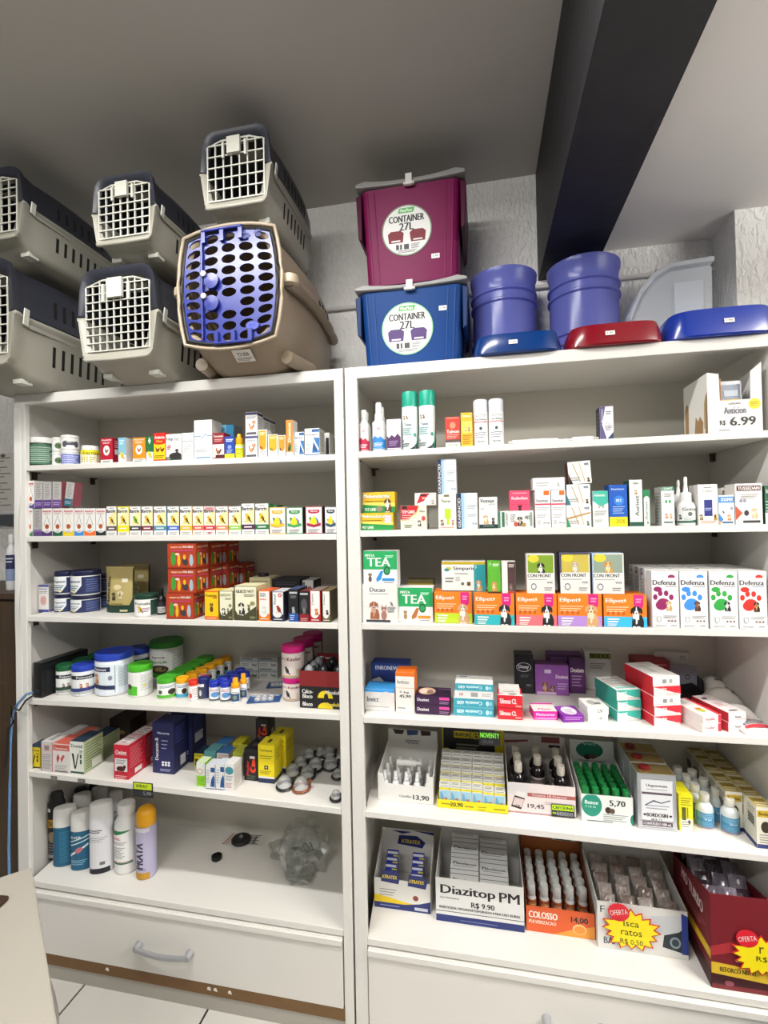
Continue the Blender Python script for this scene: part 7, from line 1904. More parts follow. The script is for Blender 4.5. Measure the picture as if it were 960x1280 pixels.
wr = lambda t: [('r', .82, 0, 1, 1, '#d83040'), ('t', t, .38, .55, .52, .30, '#c24a58'), ('ln', .1, .7, .25, 1, .1, '#b0aeaa', .5)]
longstack(2, 866, 895, 915.5, 10.6, .12, .34, lambda k: 'long white carton with red end square, %s of two' % ['lower', 'upper'][k], '#eeecea', wr('Tossilan'), '#e2dfdb', '#eae8e4', 'white cartons with red end', [('e', .45, .28, .2, .1, '#b8c04a', 14), ('r', .3, .32, .6, .42, '#c8742a'), ('ln', .15, .5, .9, 4, .06, '#5a5a5a', .4), ('r', .84, 0, 1, 1, '#d83040')])
longstack(2, 897.5, 925.5, 914.5, 12.0, .125, .34, lambda k: 'long red-sided white carton, %s of two by the packets' % ['lower', 'upper'][k], '#f0e6e6', [('t', 'Pielona', .55, .5, .34, .25, '#3a3a3a'), ('ln', .5, .95, .25, 1, .1, '#b08a8a', .5)], '#b81e2e', '#ecdfdf', 'red-sided cartons', [('e', .5, .10, .28, .03, '#3a2a2a', 12), ('e', .35, .8, .16, .05, '#4a3a3a', 12), ('ln', .2, .8, .55, 4, .06, '#b88a8a', .4)])


def packet(x, y, z, w, d, t, rz, label, ops, c='#dedcd6', tilt=0):
    o = thing('medicine_packet', label, 'packet', (x, y, z), rz, 'white paper packets at the right end')
    m = MB()
    n = 8
    vs, fs = [], []
    for j in range(n + 1):
        for i in range(n + 1):
            u, v = i / n * 2 - 1, j / n * 2 - 1
            e = max(0, (1 - abs(u) ** 3) * (1 - abs(v) ** 3))
            vs.append((u * w / 2, v * d / 2, t * .35 + t * .65 * e + .0012 * math.sin(7 * u + 5 * v + x * 40)))
    k0 = len(vs)
    for j in range(n + 1):
        for i in range(n + 1):
            u, v = i / n * 2 - 1, j / n * 2 - 1
            vs.append((u * w / 2 * .98, v * d / 2 * .98, 0.0))
    for j in range(n):
        for i in range(n):
            f = (j * (n + 1) + i, j * (n + 1) + i + 1, (j + 1) * (n + 1) + i + 1, (j + 1) * (n + 1) + i)
            fs.append(f)
            fs.append(tuple(k0 + q for q in reversed(f)))
    for i in range(n):
        for (a_, b_) in ((i, i + 1), (n * (n + 1) + i, n * (n + 1) + i + 1), (i * (n + 1), (i + 1) * (n + 1)), (i * (n + 1) + n, (i + 1) * (n + 1) + n)):
            fs.append((a_, b_, k0 + b_, k0 + a_))
    m.add(vs, fs, mat(c, rough=.5))
    m.obj('paper', o, smooth=.9)
    p = Print(w, d)
    p.run(ops)

    def f(a_, b_, o_):
        u, v = a_ / w * 2 - 1, b_ / d * 2 - 1
        e = max(0, (1 - abs(u) ** 3) * (1 - abs(v) ** 3))
        return (u * w / 2, v * d / 2, t * .35 + t * .65 * e + .0032 + o_)
    p.build('top_print', o, f, [w * k / 8 for k in range(1, 8)])
    o.rotation_euler[0] = tilt
    return o


zz = shz('R4', .70) + .001
q = PZ(943, 915, zz)
packet(.687, 1.447, zz, .076, .060, .020, .10, 'white sachet with red lettering and red bar, in front', [('t', 'KADPEK', .5, .84, .8, .18, '#c23040'), ('ln', .1, .9, .64, 4, .1, '#5a5a62', .4), ('r', .08, .1, .95, .24, '#b82a3a'), ('r', .1, .32, .16, .6, '#6a6a8a')], '#e9e6e2')
packet(.674, 1.512, zz + .0005, .092, .062, .042, .12, 'plain white folded packet behind the red-lettered sachet', [('ln', .1, .9, .7, 2, .2, '#c9c6c0', .3)], '#dcdad5')
packet(.672, 1.585, zz + .0005, .100, .070, .060, .06, 'white packet with black writing in the middle of the pile', [('t', 'BATA', .72, .50, .26, .16, '#2a2a2a'), ('t', 'VET', .78, .26, .22, .16, '#2a2a2a'), ('ln', .1, .5, .5, 1, .1, '#b8b5ae', .4)], '#d6d4cd')
packet(.692, 1.680, zz + .0005, .066, .095, .062, .0, 'white packet at the back of the pile', [('t', 'KADIL', .6, .3, .34, .10, '#3a3a3a'), ('ln', .1, .5, .7, 2, .12, '#b0aea8', .4)], '#d0cec7')

# ================================================================== shelf 5: display trays
def fill(T, nx, ny, maker, inset=.012, ystart=.02, yend=None, skip=()):
    """rows of things inside a tray; maker(i, j, x, y, z)"""
    x0, x1 = T['X'] - T['w'] / 2 + inset, T['X'] + T['w'] / 2 - inset
    y0 = T['Yf'] + ystart
    y1 = T['Yf'] + (yend or T['d'] - ystart)
    for j in range(ny):
        for i in range(nx):
            if (i, j) in skip:
                continue
            maker(i, j, x0 + (x1 - x0) * (i / max(nx - 1, 1)), y0 + (y1 - y0) * (j / max(ny - 1, 1)), T['z0'] + .0024)


COLN = ['first', 'second', 'third', 'fourth', 'fifth', 'sixth', 'seventh']
ROWN = ['front', 'second', 'third', 'fourth', 'rear', 'sixth']
T = tray('R5', 472.5, 541.5, 1003, 969, 'white display tray of small spray bottles with price 13,90', '#e6e4df', '#d8d6d0', .17, .145, .105, [('t', 'Cicatrillex', .50, .22, .22, .09, '#8a8a92'), ('t', '13,90', .78, .20, .28, .2, '#26262a')], backops=[('poly', [(.15, .85), (.3, .85), (.34, .98), (.1, 1)], '#2a2624'), ('poly', [(.4, .82), (.6, .86), (.62, 1), (.38, 1)], '#3a5a8a'), ('poly', [(.68, .84), (.86, .86), (.86, 1), (.66, 1)], '#3a2a24'), ('ln', .35, .65, .68, 2, .05, '#6a6a70', .4), ('t', 'Vet', .5, .58, .24, .05, '#2a4a7a')], cutw=.82, cutd=.030)
proto = None


def mk(i, j, x, y, z):
    global proto
    nm = 'small white spray bottle in the 13,90 tray, %s row, %s from the left' % (ROWN[j], COLN[i])
    if proto is None:
        h = .078
        proto = vessel(x, y, z, .0105, h, nm, SPB('#e6e6e4', '#e9e9e6', .58), 'spray_bottle', 'spray bottle', (2.8, .04, .56, [('r', 0, .0, 1, 1, '#e9e9e6'), ('r', .1, .15, .9, .55, '#c8ccd6'), ('ln', .2, .8, .9, 3, .1, '#7a86a8', .4)], 1.01, 0), group='spray bottles in the white tray')['o']
    else:
        dup(proto, (x, y, z), .3 * (i - 2), nm)


fill(T, 5, 3, mk, .018, .022, .11)
m = MB(); m.tube([(-.030, 0, 0), (.030, 0, 0)], .0095, mat('#e6e6e4', rough=.35), segs=14); m.tube([(.030, 0, 0), (.046, 0, 0)], .006, mat('#dcdcda', rough=.35), segs=12)
o = tag(m.obj('spray_bottle', None, (T['X'] - .004, T['Yf'] + .055, T['z0'] + .0024 + .078 + .0105), .05, smooth=.7), 'small white spray bottle lying across the others in the 13,90 tray', 'spray bottle', 'spray bottles in the white tray')

T = tray('R5', 546.5, 635, 1013.6, 1003, 'yellow display tray of small white and blue cartons', '#e9d814', '#d8c812', .19, .17, .012, [('ln', .06, .2, .6, 1, .3, '#8a7e10', .5), ('t', '20,90', .28, .5, .18, .6, '#2a2a22'), ('ln', .4, .52, .5, 1, .3, '#8a7e10', .5), ('ln', .58, .7, .55, 2, .3, '#8a7e10', .3), ('ln', .8, .96, .5, 1, .3, '#8a7e10', .5)], backcol='#d8c914', backops=[('r', .03, .44, .85, .98, '#24262c'), ('r', .2, .72, .46, .86, '#d8c914'), ('t', 'FRONTLIN', .33, .79, .22, .08, '#24262c'), ('t', 'RESOLVE', .64, .79, .32, .15, '#d8c914'), ('ln', .24, .6, .6, 3, .07, '#8a8a7a', .5), ('e', .08, .4, .08, .1, '#d8c914', 14)])
proto2 = None
cwid = (T['w'] - .012) / 6


def mk(i, j, x, y, z):
    global proto2
    h = .062 if not (i > 3 and j == 0) else .058
    nm = 'small white carton with blue front in the yellow tray, %s row, %s from the left' % (ROWN[j], COLN[i])
    c = carton(x, y, z, cwid - .0012, h + .011 * j, .024, nm, '#e6e6e2', [('r', 0, .0, 1, .18, '#e6e6e2'), ('r', .06, .20, .94, .74, '#9cc8e0'), ('poly', [(.1, .2), (.5, .2), (.3, .6), (.1, .7)], '#6aa6cc'), ('e', .62, .36, .16, .06, '#c07a6a'), ('r', 0, .78, 1, .88, '#e8dc2a'), ('ln', .1, .9, .96, 1, .05, '#8a8a80', .5)], side='#d8d8d2', top='#cfcec8', group='cartons in the yellow tray', tops=[('ln', .15, .85, .7, 2, .3, '#8a897c', .5)])


fill(T, 6, 5, mk, .006 + cwid / 2, .006, .006 + 4 * .0275)
edge_tag('R5', 599, 625.5, 913, 931, 'black tag with green handwriting under the shelf edge', [('t', 'NOVENTY', .5, .7, .9, .36, '#7ad83a'), ('t', '30,00', .4, .25, .5, .26, '#4a4a50')], '#16181a')

T = tray('R5', 634.5, 719.5, 1019, 981, 'pink and white display tray of dark brown bottles', '#e4d8d6', '#d2ccc8', .18, .15, .125, [('r', 0, 0, 1, .05, '#b88a90'), ('r', .0, .60, .30, 1, '#dedada'), ('r', .30, .58, 1, .70, '#a85a56'), ('t', 'Contra 10 Frascos', .62, .64, .5, .07, '#e8d8d4'), ('poly', [(.05, .2), (.20, .12), (.26, .50), (.11, .58)], '#2a2022'), ('poly', [(.07, .26), (.205, .19), (.25, .46), (.11, .52)], '#d8c4c4'), ('poly', [(.12, .58), (.25, .51), (.27, .70), (.15, .74)], '#e8e6e2'), ('t', '75', .15, .24, .07, .06, '#2a2022'), ('t', '19,45', .42, .26, .24, .16, '#4a4448'), ('ln', .55, .95, .44, 2, .05, '#b8a8a4', .4)], backcol='#d6d0cc', backops=[('r', .0, .84, .5, 1, '#cfc6c2'), ('poly', [(0, .72), (.4, .80), (.4, .86), (0, .8)], '#8a4a46'), ('r', .62, .8, .92, .98, '#8a4a46'), ('r', .74, .66, .92, .74, '#2a2224')])
proto3 = None
DB = lambda: [('bottle_body', [(.9, 0), (.98, .015), (1, .04), (1, .56), (.94, .64), (.6, .72), (.44, .75), (.44, .79)], mat('#171114', rough=.15)), ('cap', [(.52, .785), (.56, .80), (.56, .97), (.50, 1.0), (.1, 1.0)], '#d9d2c2')]


def mk(i, j, x, y, z):
    global proto3
    nm = 'dark brown bottle with cream cap in the pink tray, %s row, %s from the left' % (ROWN[j], COLN[i])
    if proto3 is None:
        proto3 = vessel(x, y, z, .0205, .128, nm, DB(), 'medicine_bottle', 'bottle', (2.6, .08, .54, [('r', 0, 0, 1, 1, '#b9b2b0'), ('r', 0, .72, 1, .92, '#6a5a5a'), ('ln', .1, .9, .6, 4, .13, '#5a5052', .4)], 1.01, 0), group='dark bottles in the pink tray')['o']
    else:
        dup(proto3, (x, y, z), None, nm)


fill(T, 3, 3, mk, .034, .034, .136, skip=((1, 0),))
m = MB(); m.lathe([(.020, 0), (.020, .001), (.013, .001), (.013, 0)], '#cfc9c6', 20, cap=False); 
q0 = PY(688, 1005, T['Yf'] - .003)
m = MB(); m.box(-.031, .031, -.0006, .0006, 0, .034, '#1c1e22')
o = tag(m.obj('price_tag', None, (PY(703.5, 1010, T['Yf'] - .003).x, T['Yf'] - .0028, T['z0'] + .002)), 'lime handwritten price tag on the pink tray', 'price tag')
flat_print(o, 'front_print', .062, .034, [('r', .03, .52, .97, .97, '#b8e01c'), ('t', 'CREOLINA', .5, .74, .88, .26, '#1c2410'), ('t', 'R$', .12, .26, .14, .22, '#b8e01c'), ('t', '88888', .58, .26, .72, .34, '#8a8c92')], 'front', .062, .0012, .034)

T = tray('R5', 727, 791.5, 1029.5, 995, 'white and green display tray of green-capped vials, price 5,70', '#e6e8e4', '#d8dad6', .19, .145, .095, [('e', .20, .62, .20, .42, '#1f8a72', 28), ('t', 'Butox', .20, .72, .26, .14, '#e6f4ee'), ('t', 'P CE 25', .18, .56, .2, .07, '#c2e4d8'), ('t', '5,70', .70, .74, .30, .24, '#24262a'), ('e', .52, .48, .06, .12, '#3a2a24'), ('e', .60, .46, .05, .10, '#5a4438'), ('ln', .42, .9, .34, 4, .07, '#8a9290', .4), ('ln', .1, .6, .07, 1, .05, '#4a5250', .6), ('e', 1.0, .2, .06, .2, '#1f7a62', 16)], backops=[('e', .45, .72, .30, .24, '#1f7a62', 28), ('t', 'vet', .45, .9, .3, .07, '#a8d8c4'), ('e', .40, .52, .08, .08, '#3a2624'), ('e', .52, .54, .08, .07, '#6a4a3c'), ('ln', .2, .8, .42, 2, .04, '#6a7270', .4), ('e', .74, .2, .03, .02, '#5a6260', 10)])
T['X'] += 0
proto4 = None


def mk(i, j, x, y, z):
    global proto4
    nm = 'green-capped vial in the 5,70 tray, %s row, %s from the left' % (ROWN[j], COLN[i])
    if proto4 is None:
        h = T['hf'] + .012
        proto4 = vessel(x, y, z, .0098, h, nm, [('vial_body', [(.85, 0), (.9, .01), (.9, .62), (.7, .66)], '#dfe4e0'), ('cap', [(.92, .62), (.97, .63), (.97, .97), (.90, 1.0), (.15, 1.0)], '#1a7a3c')], 'medicine_vial', 'vial', None, group='green-capped vials', segs=18)['o']
    else:
        dup(proto4, (x, y, z + .0), None, nm)


fill(T, 5, 6, mk, .014, .014, .150)

# solvent cans
cans = [('r', .04, .05, .96, .95, '#d3d4d8'), ('r', .07, .08, .93, .92, '#e4e4e6'), ('t', 'Unguentum', .5, .82, .6, .06, '#3a343c'), ('ln', .2, .8, .76, 1, .02, '#7a747c', .5), ('r', .07, .66, .93, .70, '#5c4a54'), ('poly', [(.15, .46), (.4, .56), (.62, .52), (.88, .58), (.88, .56), (.62, .50), (.4, .53), (.15, .44)], '#4a5068'), ('ln', .18, .85, .46, 2, .05, '#8a90a4', .3), ('t', 'BORDOSIN', .5, .28, .6, .07, '#2a2428'), ('t', '60 % TT', .48, .20, .3, .035, '#4a444a'), ('e', .14, .28, .04, .02, '#2a2428'), ('e', .88, .28, .04, .02, '#2a2428'), ('r', .07, .08, .93, .16, '#4a3c46'), ('t', 'CONTEUDO 500 mL', .5, .12, .8, .05, '#e0dce0'), ('r', .04, .17, .96, .178, '#4a3c46'), ('r', .04, .05, .96, .056, '#4a3c46'), ('r', .04, .944, .96, .95, '#4a3c46')]


def can(X, Yf, z0, w, h, d, label):
    o = thing('solvent_can', label, 'metal can', (X, Yf + d / 2, z0), 0, 'rectangular metal cans')
    mt = mat('#c9cbd0', rough=.28, metal=.45)
    m = MB(); m.box(-w / 2, w / 2, -d / 2, d / 2, 0, h * .985, mt); m.obj('can_body', o, bevel=.007, bseg=3, smooth=.5)
    m = MB(); m.box(-w / 2 + .002, w / 2 - .002, -d / 2 + .002, d / 2 - .002, h * .975, h * .992, mat('#a8925a', rough=.3, metal=.6)); t = m.obj('can_lid', o, bevel=.004, bseg=2)
    m = MB(); m.lathe([(.014, h * .985), (.015, h * .99), (.0145, h * 1.03), (.011, h * 1.045), (.002, h * 1.045)], mat('#7a1c1c', rough=.4), 18, cx=-w * .22); m.obj('screw_cap', t, smooth=.6)
    flat_print(o, 'label_print', w * .9, h * .95, cans, 'front', w, d, h)
    return o


Yf = shY('R5', 820, 1038)
xa, xb = PY(797, 1000, Yf).x, PY(845.5, 1000, Yf).x
zc_ = max(shz('R5', xa), shz('R5', xb)) + .0005
hc = PY(820, 967, Yf).z - zc_
for k in range(3):
    can((xa + xb) / 2 - .001 * k, Yf + .064 * k, zc_, xb - xa, hc, .058, 'rectangular metal can with a paper label, %s of three' % ['front', 'middle', 'rear'][k])
box('R5', 776, 814, 928, .265, 'large grey and white carton behind the metal cans', '#d3d4d2', [('r', .22, .06, .95, .92, '#8a8684'), ('r', .26, .10, .91, .88, '#c9c8c4'), ('r', .3, .80, .9, .86, '#6a4a4a'), ('ln', .3, .85, .7, 5, .08, '#8a8684', .4)], d=.05)
box('R5', 848.5, 866.4, 994, 1039, 'small yellow and white carton beside the metal can', '#e6dc1c', [('r', .1, .0, .95, .34, '#ecebdc'), ('r', .2, .30, .5, .66, '#5a5a1c'), ('r', .56, .36, .66, .66, '#8a861c'), ('ln', .15, .9, .92, 4, .06, '#8a861c', .4), ('ln', .15, .85, .26, 3, .06, '#8a8a7a', .4), ('e', .72, .26, .1, .06, '#5a5a4a', 12)], side='#d2c81a', top='#e6dc1c', d=.04)
box('R5', 846.5, 860, 986, .10, 'yellow carton behind the small yellow and white one', '#ded41c', [('ln', .15, .9, .92, 3, .06, '#8a861c', .4)], d=.04)
BB = lambda: [('bottle_body', [(.9, 0), (.98, .012), (1, .03), (1, .50), (.95, .60), (.74, .70), (.50, .745), (.48, .77)], mat('#d3dadb', rough=.3)), ('cap', [(.54, .765), (.57, .78), (.57, .975), (.52, 1.0), (.1, 1.0)], '#d9d6cc')]
blab = [('r', 0, 0, 1, 1, '#3f86ae'), ('ln', .1, .9, .9, 3, .1, '#8ab8d0', .4), ('t', 'Vet', .5, .6, .3, .14, '#cfe4ee'), ('ln', .1, .9, .4, 4, .09, '#7aaac6', .35), ('r', 0, .0, 1, .06, '#a85a6a')]
first = None
for j in range(4):
    for i in range(2):
        xl, xr, yt, yb = ((869, 891.5, 988, 1037.5), (898, 925.5, 996, 1045.5))[i]
        if j == 0:
            X, Yc, z0, r, h = place('R5', xl, xr, yt, yb)
            if i == 0:
                base = (X, Yc, z0, r, h)
            b1 = vessel(X, Yc, z0, base[3], base[4], 'pale bottle with a blue label, front row, %s' % ['left', 'right'][i], BB(), 'medicine_bottle', 'bottle', (3.0, .04, .50, blab, 1.01, 0), group='blue-labelled pale bottles')
            if i == 0:
                p0 = b1['o']; c0 = (X, Yc)
            else:
                c1 = (X, Yc)
        else:
            cx, cy = (c0, c1)[i]
            x_ = cx - .005 * j - (.007 * j if i else 0)
            dup(p0, (x_, cy + (base[3] * 2 + .004) * j, rest_z('R5', x_, base[3])), None, 'pale bottle with a blue label, %s row, %s' % (ROWN[j], ['left', 'right'][i]))
# block of yellow-topped cartons with navy foot
yw = [('r', 0, 0, 1, .10, '#22306a'), ('r', .06, .76, .94, .92, '#c9a82a'), ('t', 'Bovimec', .5, .84, .7, .08, '#4a3a10'), ('e', .5, .52, .26, .14, '#3a3020'), ('ln', .15, .85, .34, 4, .06, '#8a8a80', .4)]
Yb = shY('R5', 945, 1052)
for j in range(6):
    for i in range(2):
        w_ = .041
        X_ = .6545 + .0425 * i
        Y_ = (1.490 if i == 0 else 1.425) + .053 * j
        if Y_ + .05 > BACK - .004:
            continue
        z_ = max(shz('R5', X_ - .028), shz('R5', X_ + .025)) + .0006
        carton(X_, Y_, z_, w_, .105, .050, 'white and yellow carton with navy foot, %s row, %s column' % (['front', 'second', 'third', 'fourth', 'fifth', 'rear'][j], ['left', 'right'][i]), '#e4e0d0', yw, '#d8d4c4', '#c2b48a', group='yellow-topped cartons', sops=[('r', 0, 0, 1, .10, '#22306a'), ('r', .2, .5, .8, .7, '#4a4a44'), ('ln', .15, .85, .9, 6, .08, '#8a8a80', .4)], tops=[('r', .06, .1, .94, .9, '#b09a4a'), ('r', .1, .55, .9, .85, '#8a7630'), ('ln', .15, .85, .45, 2, .2, '#e0dac0', .4)])

# ================================================================== shelf 6
T = tray('R6', 468, 538, 1138, 1101, 'white, yellow and navy display tray of blue syringes', '#e4e2dc', '#cfcdc7', .13, .17, .15, [('r', 0, 0, 1, .20, '#232e6e'), ('poly', [(0, .20), (1, .20), (.55, .28), (.3, .38), (0, .46)], '#e8c820'), ('poly', [(.55, .2), (1, .2), (1, .40), (.8, .28)], '#232e6e'), ('e', .74, .46, .05, .09, '#8a3a2a', 14), ('ln', .1, .4, .66, 3, .09, '#8a8a8a', .3), ('ln', .1, .45, .12, 1, .06, '#8a94c4', .5), ('r', .72, .06, .95, .16, '#c9ccd8')], backops=[('poly', [(.30, .60), (.78, .54), (.84, .70), (.68, .86), (.34, .84)], '#232e6e'), ('t', 'ATRATEX', .56, .69, .36, .10, '#e8d02a'), ('poly', [(.2, .96), (.6, .96), (.4, .88)], '#232e6e'), ('poly', [(.6, 1), (1, 1), (1, .92)], '#232e6e')])
for g_, x_ in ((0, -.24), (1, .24)):
    for k in range(4):
        m = MB(); m.box(-.0190, .0190, -.004, .004, .0, .066, '#2a3a9a')
        m.prism([(.003, .012), (.0190, .012), (.0190, .054), (.001, .054), (.011, .033)], -.0047, -.0041, '#e2d42a')
        m.box(-.017, .017, -.0046, -.0041, .057, .064, '#d8dadf')
        o = tag(m.obj('syringe_pack', None, (T['X'] + x_ * T['w'], T['Yf'] + .020 + .017 * k, T['z0'] + .030 + .010 * k), 0, bevel=.001), 'blue and yellow syringe pack, %s column, %s from the front' % (['left', 'right'][g_], COLN[k]), 'syringe pack', 'syringe packs in the navy tray')
        o.rotation_euler[0] = -.25
    m = MB(); m.prism([(-.028, 0), (.028, -.004), (.034, .018), (.022, .034), (-.024, .034)], -.0012, .0, '#232e6e')
    bdg = m.obj('logo_badge', T['o'], (x_ * T['w'] + .004, -T['d'] / 2 - .0008, T['hf'] * (.92 if g_ == 0 else .86)), None)
    p_ = Print(.05, .012); p_.t('ATRATEX', .5, .5, .95, .9, '#e8d02a'); p_.build('lettering', bdg, lambda a_, b2, o_: (a_ - .025, -.0014 - o_, .010 + b2))
m = MB(); m.box(-T['w'] / 2 + .004, T['w'] / 2 - .004, -T['d'] / 2 + .004, T['d'] / 2 - .004, .024, .026, '#cfcdc7'); m.obj('inner_shelf', T['o'])

T = tray('R6', 545, 655, 1158, 1103, 'white and navy display tray of insecticide sachets, price 9.90', '#e6e5e2', '#d8d7d4', .20, .16, .145, [('r', 0, .0, 1, .16, '#22306e'), ('r', .0, .235, 1, .25, '#3a3a3e'), ('t', 'Diazitop', .37, .72, .62, .26, '#18181a'), ('t', 'PM', .84, .72, .22, .22, '#18181a'), ('t', 'Uso Veterinario', .16, .56, .22, .04, '#4a4a4e'), ('t', 'R$ 9.90', .54, .45, .26, .14, '#3a3a40'), ('t', 'INSETICIDA ORGANOFOSFORADO PARA USO RURAL', .5, .335, .92, .055, '#2a2a2e'), ('ln', .28, .7, .08, 1, .03, '#8a94c4', .4)])
for k in range(6):
    w_, h_ = .088, .098
    m = MB(); m.box(-w_ / 2, w_ / 2, -.002, .002, 0, h_, '#cfcfce')
    o = tag(m.obj('sachet', None, (T['X'] + (-.0455 if k % 2 == 0 else .0455), T['Yf'] + .026 + .046 * (k // 2) + .006 * (k % 2), T['z0'] + .040 + .020 * (k // 2) - .012 * (k % 2)), 0, bevel=.001), 'grey insecticide sachet in the 9.90 tray, %s from the front, %s side' % (COLN[k // 2], ['left', 'right'][k % 2]), 'sachet', 'grey insecticide sachets')
    o.rotation_euler[0] = -.55
    flat_print(o, 'front_print', w_, h_, [('t', 'Diazinon', .5, .58, .82, .12, '#1c1c1e'), ('t', '40 PM', .76, .46, .24, .05, '#3a3a3c'), ('r', 0, .74, 1, .755, '#4a4a4c'), ('r', 0, .86, 1, .875, '#4a4a4c'), ('r', 0, .34, 1, .355, '#4a4a4c'), ('ln', .1, .8, .97, 1, .03, '#8a8a8c', .5)], 'front', w_, .004, h_)

T = tray('R6', 658, 743.5, 1169, 1137, 'orange display tray of white-capped bottles, price 14,00', '#d8602a', '#7a4424', .23, .155, .14, [('r', 0, .0, 1, 1, '#d65a28'), ('poly', [(.4, 0), (1, 0), (1, .5), (.7, .3), (.5, .1)], '#ea9a3a'), ('t', 'COLOSSO', .25, .68, .42, .26, '#f6eee4'), ('t', 'PULVERIZACAO', .24, .40, .40, .13, '#f4e0cc'), ('t', '14,00', .78, .66, .24, .26, '#2a2220'), ('e', .78, .32, .1, .2, '#f0c48a', 16), ('e', .78, .30, .08, .16, '#e8903a', 16)], backcol='#b8703a', backops=[('r', .55, .8, .95, .95, '#e2dcd0'), ('ln', .6, .9, .9, 2, .06, '#6a5a4a', .5)], sidec='#8a4a28')
proto5 = None


def mk(i, j, x, y, z):
    global proto5
    nm = 'white-capped bottle with orange label in the 14,00 tray, %s row, %s from the left' % (ROWN[j], COLN[i])
    if proto5 is None:
        proto5 = vessel(x, y, z, .0135, .100, nm, [('bottle_body', [(.9, 0), (1, .02), (1, .55), (.85, .62), (.6, .66)], '#dfe0de'), ('cap', [(.82, .64), (.88, .66), (.88, .96), (.8, 1.0), (.15, 1.0)], '#dcdedc')], 'medicine_bottle', 'bottle', (3.0, .22, .56, [('r', 0, 0, 1, 1, '#b85a2a'), ('e', .5, .5, .3, .3, '#d8a878'), ('ln', .2, .8, .85, 2, .12, '#8a2a1a', .5)], 1.01, 0), group='white-capped bottles in the orange tray', segs=18)['o']
    else:
        dup(proto5, (x, y, z), None, nm)


fill(T, 5, 5, mk, .021, .058, .205)


def star(parent_loc, rz, label, lines, S=.095, rx=0):
    o = thing('offer_tag', label, 'price tag', parent_loc, rz, 'yellow offer starbursts')
    rnd = random.Random(5)
    def burst(k):
        pts = []
        n = 16
        for q in range(2 * n):
            a_ = 2 * PI * q / (2 * n)
            r_ = (1.0 if q % 2 == 0 else .76) * (1 + .06 * math.sin(5 * a_))
            pts.append((S * .62 * r_ * k * math.cos(a_), S * .46 * r_ * k * math.sin(a_)))
        return pts
    m = MB(); m.prism(burst(1.06), -.0006, .0006, '#c42a1c'); m.obj('red_edge', o)
    m = MB(); m.prism(burst(.97), -.0012, -.0007, '#f0dc14'); y_ = m.obj('yellow_burst', o)
    m = MB(); m.prism([(-.032 + S * .24 * math.cos(2 * PI * k / 24), S * .40 + S * .21 * math.sin(2 * PI * k / 24)) for k in range(24)], -.0020, -.0013, '#d01e2e'); d_ = m.obj('red_disc', o)
    p = Print(S, S)
    p.t('OFERTA', -.0, .0, .0, .0, W)
    p.items = []
    vs, fs = glyphs('OFERTA')
    p.items.append(([(x * S * .40, y * S * .12) for x, y in vs], fs, W))
    mb = MB(); mb.add([(x * math.cos(.2) - y * math.sin(.2) - .032, -.0024, x * math.sin(.2) + y * math.cos(.2) + S * .40) for x, y in p.items[0][0]], fs, W); mb.obj('lettering', d_)
    for k, (t, sx_, sz_) in enumerate(lines):
        vs, fs = glyphs(t)
        mb = MB(); mb.add([(x * S * sx_, -.0016, y * S * sz_ + S * (.20 - .22 * k) - .004) for x, y in vs], fs, '#2a2410'); mb.obj('handwriting', y_)
    return o


def pillow(name, loc, w, h, t, matr, seed, tilt, rz):
    rnd = random.Random(seed)
    n = 7
    vs, fs = [], []
    ph = [rnd.uniform(0, 6) for _ in range(4)]
    for sgn in (-1, 1):
        for j in range(n + 1):
            for i in range(n + 1):
                u, v = i / n * 2 - 1, j / n * 2 - 1
                e = (1 - u * u) * (1 - v ** 4)
                wr_ = .18 * math.sin(9 * u + 4 * v + ph[0]) + .15 * math.sin(7 * v - 5 * u + ph[1] + sgn)
                vs.append((u * w / 2, sgn * (t / 2 * max(0, e) * (1 + wr_) + .0004) + .05 * t * math.sin(3 * u + ph[2]), (v + 1) * h / 2))
    k0 = (n + 1) ** 2
    for j in range(n):
        for i in range(n):
            f = (j * (n + 1) + i, j * (n + 1) + i + 1, (j + 1) * (n + 1) + i + 1, (j + 1) * (n + 1) + i)
            fs.append(f)
            fs.append(tuple(k0 + q for q in reversed(f)))
    for i in range(n):
        for (a_, b_) in ((i, i + 1), (n * (n + 1) + i, n * (n + 1) + i + 1), (i * (n + 1), (i + 1) * (n + 1)), (i * (n + 1) + n, (i + 1) * (n + 1) + n)):
            fs.append((a_, b_, k0 + b_, k0 + a_))
    m = MB(); m.add(vs, fs, matr)
    o = m.obj(name, None, loc)
    o.rotation_euler = (tilt, 0, rz)
    return o


# rat bait box with sachets
T = tray('R6', 747, 860, 1192, 1133, 'white display tray of rat bait sachets behind a yellow starburst', '#dcdbd6', '#c9c6c0', .21, .165, .15, [('t', 'F', .06, .84, .05, .14, '#1f4a3a'), ('t', 'BAI', .13, .18, .12, .14, '#2a3a4a'), ('poly', [(.55, .55), (.95, .35), (.95, .90), (.6, .82)], '#c9ccd0'), ('poly', [(.72, .2), (1, .1), (1, .72), (.9, .55), (.74, .45)], '#1f2a30'), ('poly', [(.93, .1), (1, .1), (1, .9), (.93, .95)], '#22388a'), ('e', .86, .32, .06, .12, '#8a9aa4', 16), ('e', .86, .32, .04, .08, '#2a3a44', 16)])
m = MB(); m.box(-T['w'] / 2 + .004, T['w'] / 2 - .004, -T['d'] / 2 + .004, T['d'] / 2 - .004, T['hf'] * .60, T['hf'] * .62, '#a8a49e'); m.obj('inner_shelf', T['o'])
POU = [mat('#9c8f88', rough=.25, var=.35, bscale=60), mat('#b3a8a2', rough=.22, var=.3, bscale=50), mat('#86766e', rough=.25, var=.35, bscale=70)]
n = 0
